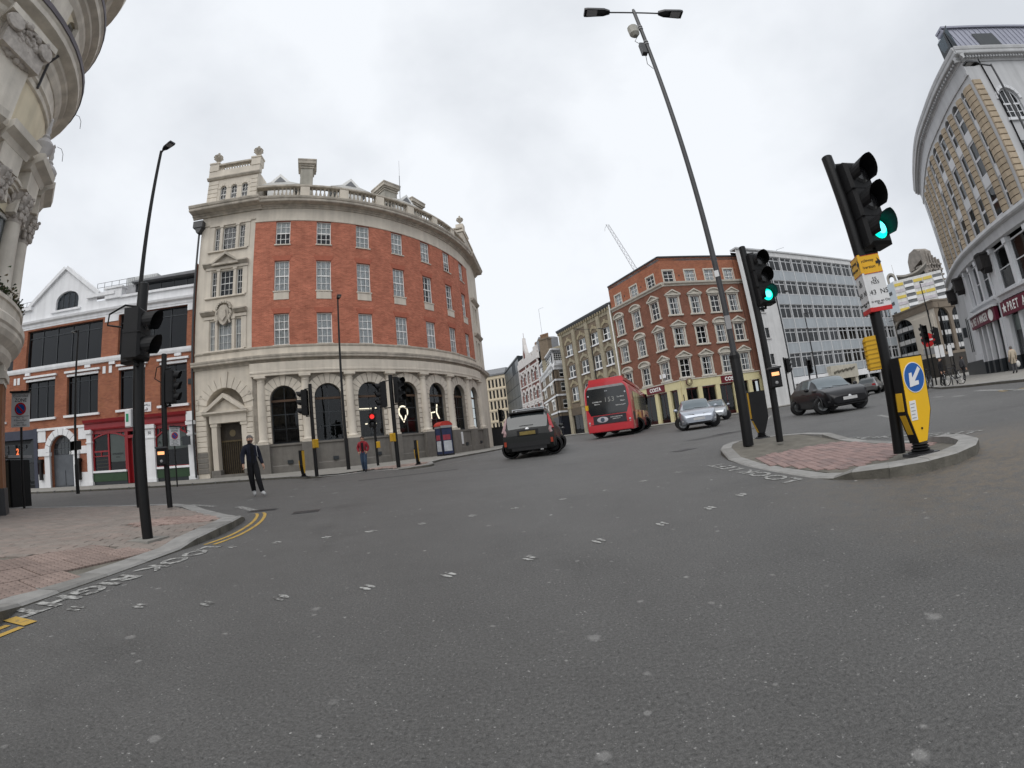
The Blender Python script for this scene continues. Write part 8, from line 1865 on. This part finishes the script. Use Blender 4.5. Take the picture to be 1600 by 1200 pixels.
person('person in dark navy clothes with white soled shoes walking in the road at the left',(*a,0),toward(a)+R(18),1.53,dict(elL=(.26,.06,1.16),wrL=(.31,-.04,.9),elR=(-.26,.02,1.16),wrR=(-.29,-.12,.92),knL=(.10,-.16,.52),anL=(.18,-.2,.1),toeL=(.2,-.36,.06),knR=(-.03,.03,.5),anR=(.06,.2,.13),toeR=(.05,.08,.03),hipjL=(.11,0,.92),hipjR=(-.07,0,.92),head=(-.02,-.05,1.62),crown=(-.025,-.06,1.7),neck=(-.01,-.01,1.52)),NAVY,BLKC,TRAIN,HAIRB,BLKC,bulk=True,trim=cloth('pale_piping',(.5,.5,.52)))
b=(-6.95,18.55)
person('person in a red jacket and blue jeans walking across by the kerb',(*b,0),toward(b)-R(12),1.6,dict(elL=(.27,.05,1.16),wrL=(.2,-.09,.98),elR=(-.27,.05,1.16),wrR=(-.2,-.09,.98),knL=(.08,-.1,.5),anL=(.07,-.04,.09),toeL=(.07,-.2,.035),knR=(-.08,.0,.5),anR=(-.08,.12,.12),toeR=(-.08,.0,.035)),REDC,JEAN,SHOE,HAIRD,BLKC,bulk=True)
c=pol(60.4,27.5,.1)
person('person in a beige coat seen from behind with a white bag outside the cafe',c,toward(c)+PI+R(25),1.36,dict(head=(0,-.06,1.58),crown=(0,-.06,1.66),neck=(0,-.03,1.48),chest=(0,-.02,1.34),knL=(.09,-.07,.5),anL=(.09,-.02,.09)),BEIGE,GREYC,SHOE,HAIRB,bag='R',coat=True)
for k,(az,d,hh,lab,tp) in enumerate(((52.9,27,1.45,'person in black standing among the bicycles across the junction',BLKC),(55.2,30,1.4,'person in dark clothes walking by the granite base of the curved building',GREYC))):
    q=pol(az,d); person(lab,q,toward(q)+R(70+60*k),hh,dict(knL=(.09,-.1,.5),knR=(-.09,.06,.5),anR=(-.09,.15,.12),toeR=(-.09,.03,.04)),tp,BLKC,SHOE,HAIRD)
# bicycles on the far pavement
BKF=mk('bike_frame_black',(.015,.015,.018),.4,.1,5,0,local=True)
def bicycle(loc,rz,label,col):
    t=thing('bicycle',label,'bicycle',loc,rz,'bicycles parked on the far right pavement'); r=.33
    for x in (-.5,.5):
        m=MB(); m.tube([(x+r*math.cos(a),0,r+r*math.sin(a)) for a in [2*PI*i/20 for i in range(21)]],.02,5); w=m.build('wheel',TYRE,t,world=False)
        m=MB()
        for i in range(8): a=PI*i/8; m.tube([(x+r*math.cos(a),0,r+r*math.sin(a)),(x-r*math.cos(a),0,r-r*math.sin(a))],.004,3)
        tag(m.build('spokes',CHRM,w,world=False),kind='stuff')
    m=MB()
    for p,q in (((-.5,0,r),(-.18,0,.82)),((-.5,0,r),(-.08,0,.3)),((-.08,0,.3),(-.18,0,.88)),((-.08,0,.3),(.34,0,.78)),((-.18,0,.80),(.33,0,.84)),((.5,0,r),(.32,0,.95))): m.tube([p,q],.018,6)
    m.build('frame',col,t,world=False); MB().ball((-.2,0,.93),.13,.06,.035,10,6).build('saddle',TYRE,t,world=False); MB().tube([(.3,-.25,1.0),(.34,0,.96),(.3,.25,1.0)],.014,5).build('handlebar',BKF,t,world=False); MB().tube([(-.16,-.1,.2),(-.08,-.06,.3),(-.08,.06,.3),(0,.1,.4)],.012,5).build('crank',CHRM,t,world=False)
bicycle(pol(50.6,25.5),R(15),'bicycle nearest the yellow bollard face on the far right pavement',BKF); bicycle(pol(51.4,26.5),R(25),'bicycle parked behind the first on the far right pavement',BKF); bicycle(pol(54.0,25.5),R(80),'bicycle seen end-on beside the parking plates',BKF)
for az,d in ((50.9,26.2),(54.1,26)):
    t=thing('cycle_stand','steel hoop cycle stand '+('between the two parked bicycles' if az<52 else 'by the bicycle seen end-on'),'cycle stand',pol(az,d),R(20),'hoop cycle stands by the far right kerb'); MB().tube([(-.4,0,0),(-.4,0,.6),(-.3,0,.78),(.3,0,.78),(.4,0,.6),(.4,0,0)],.025,6).build('hoop',BKF,t,world=False)
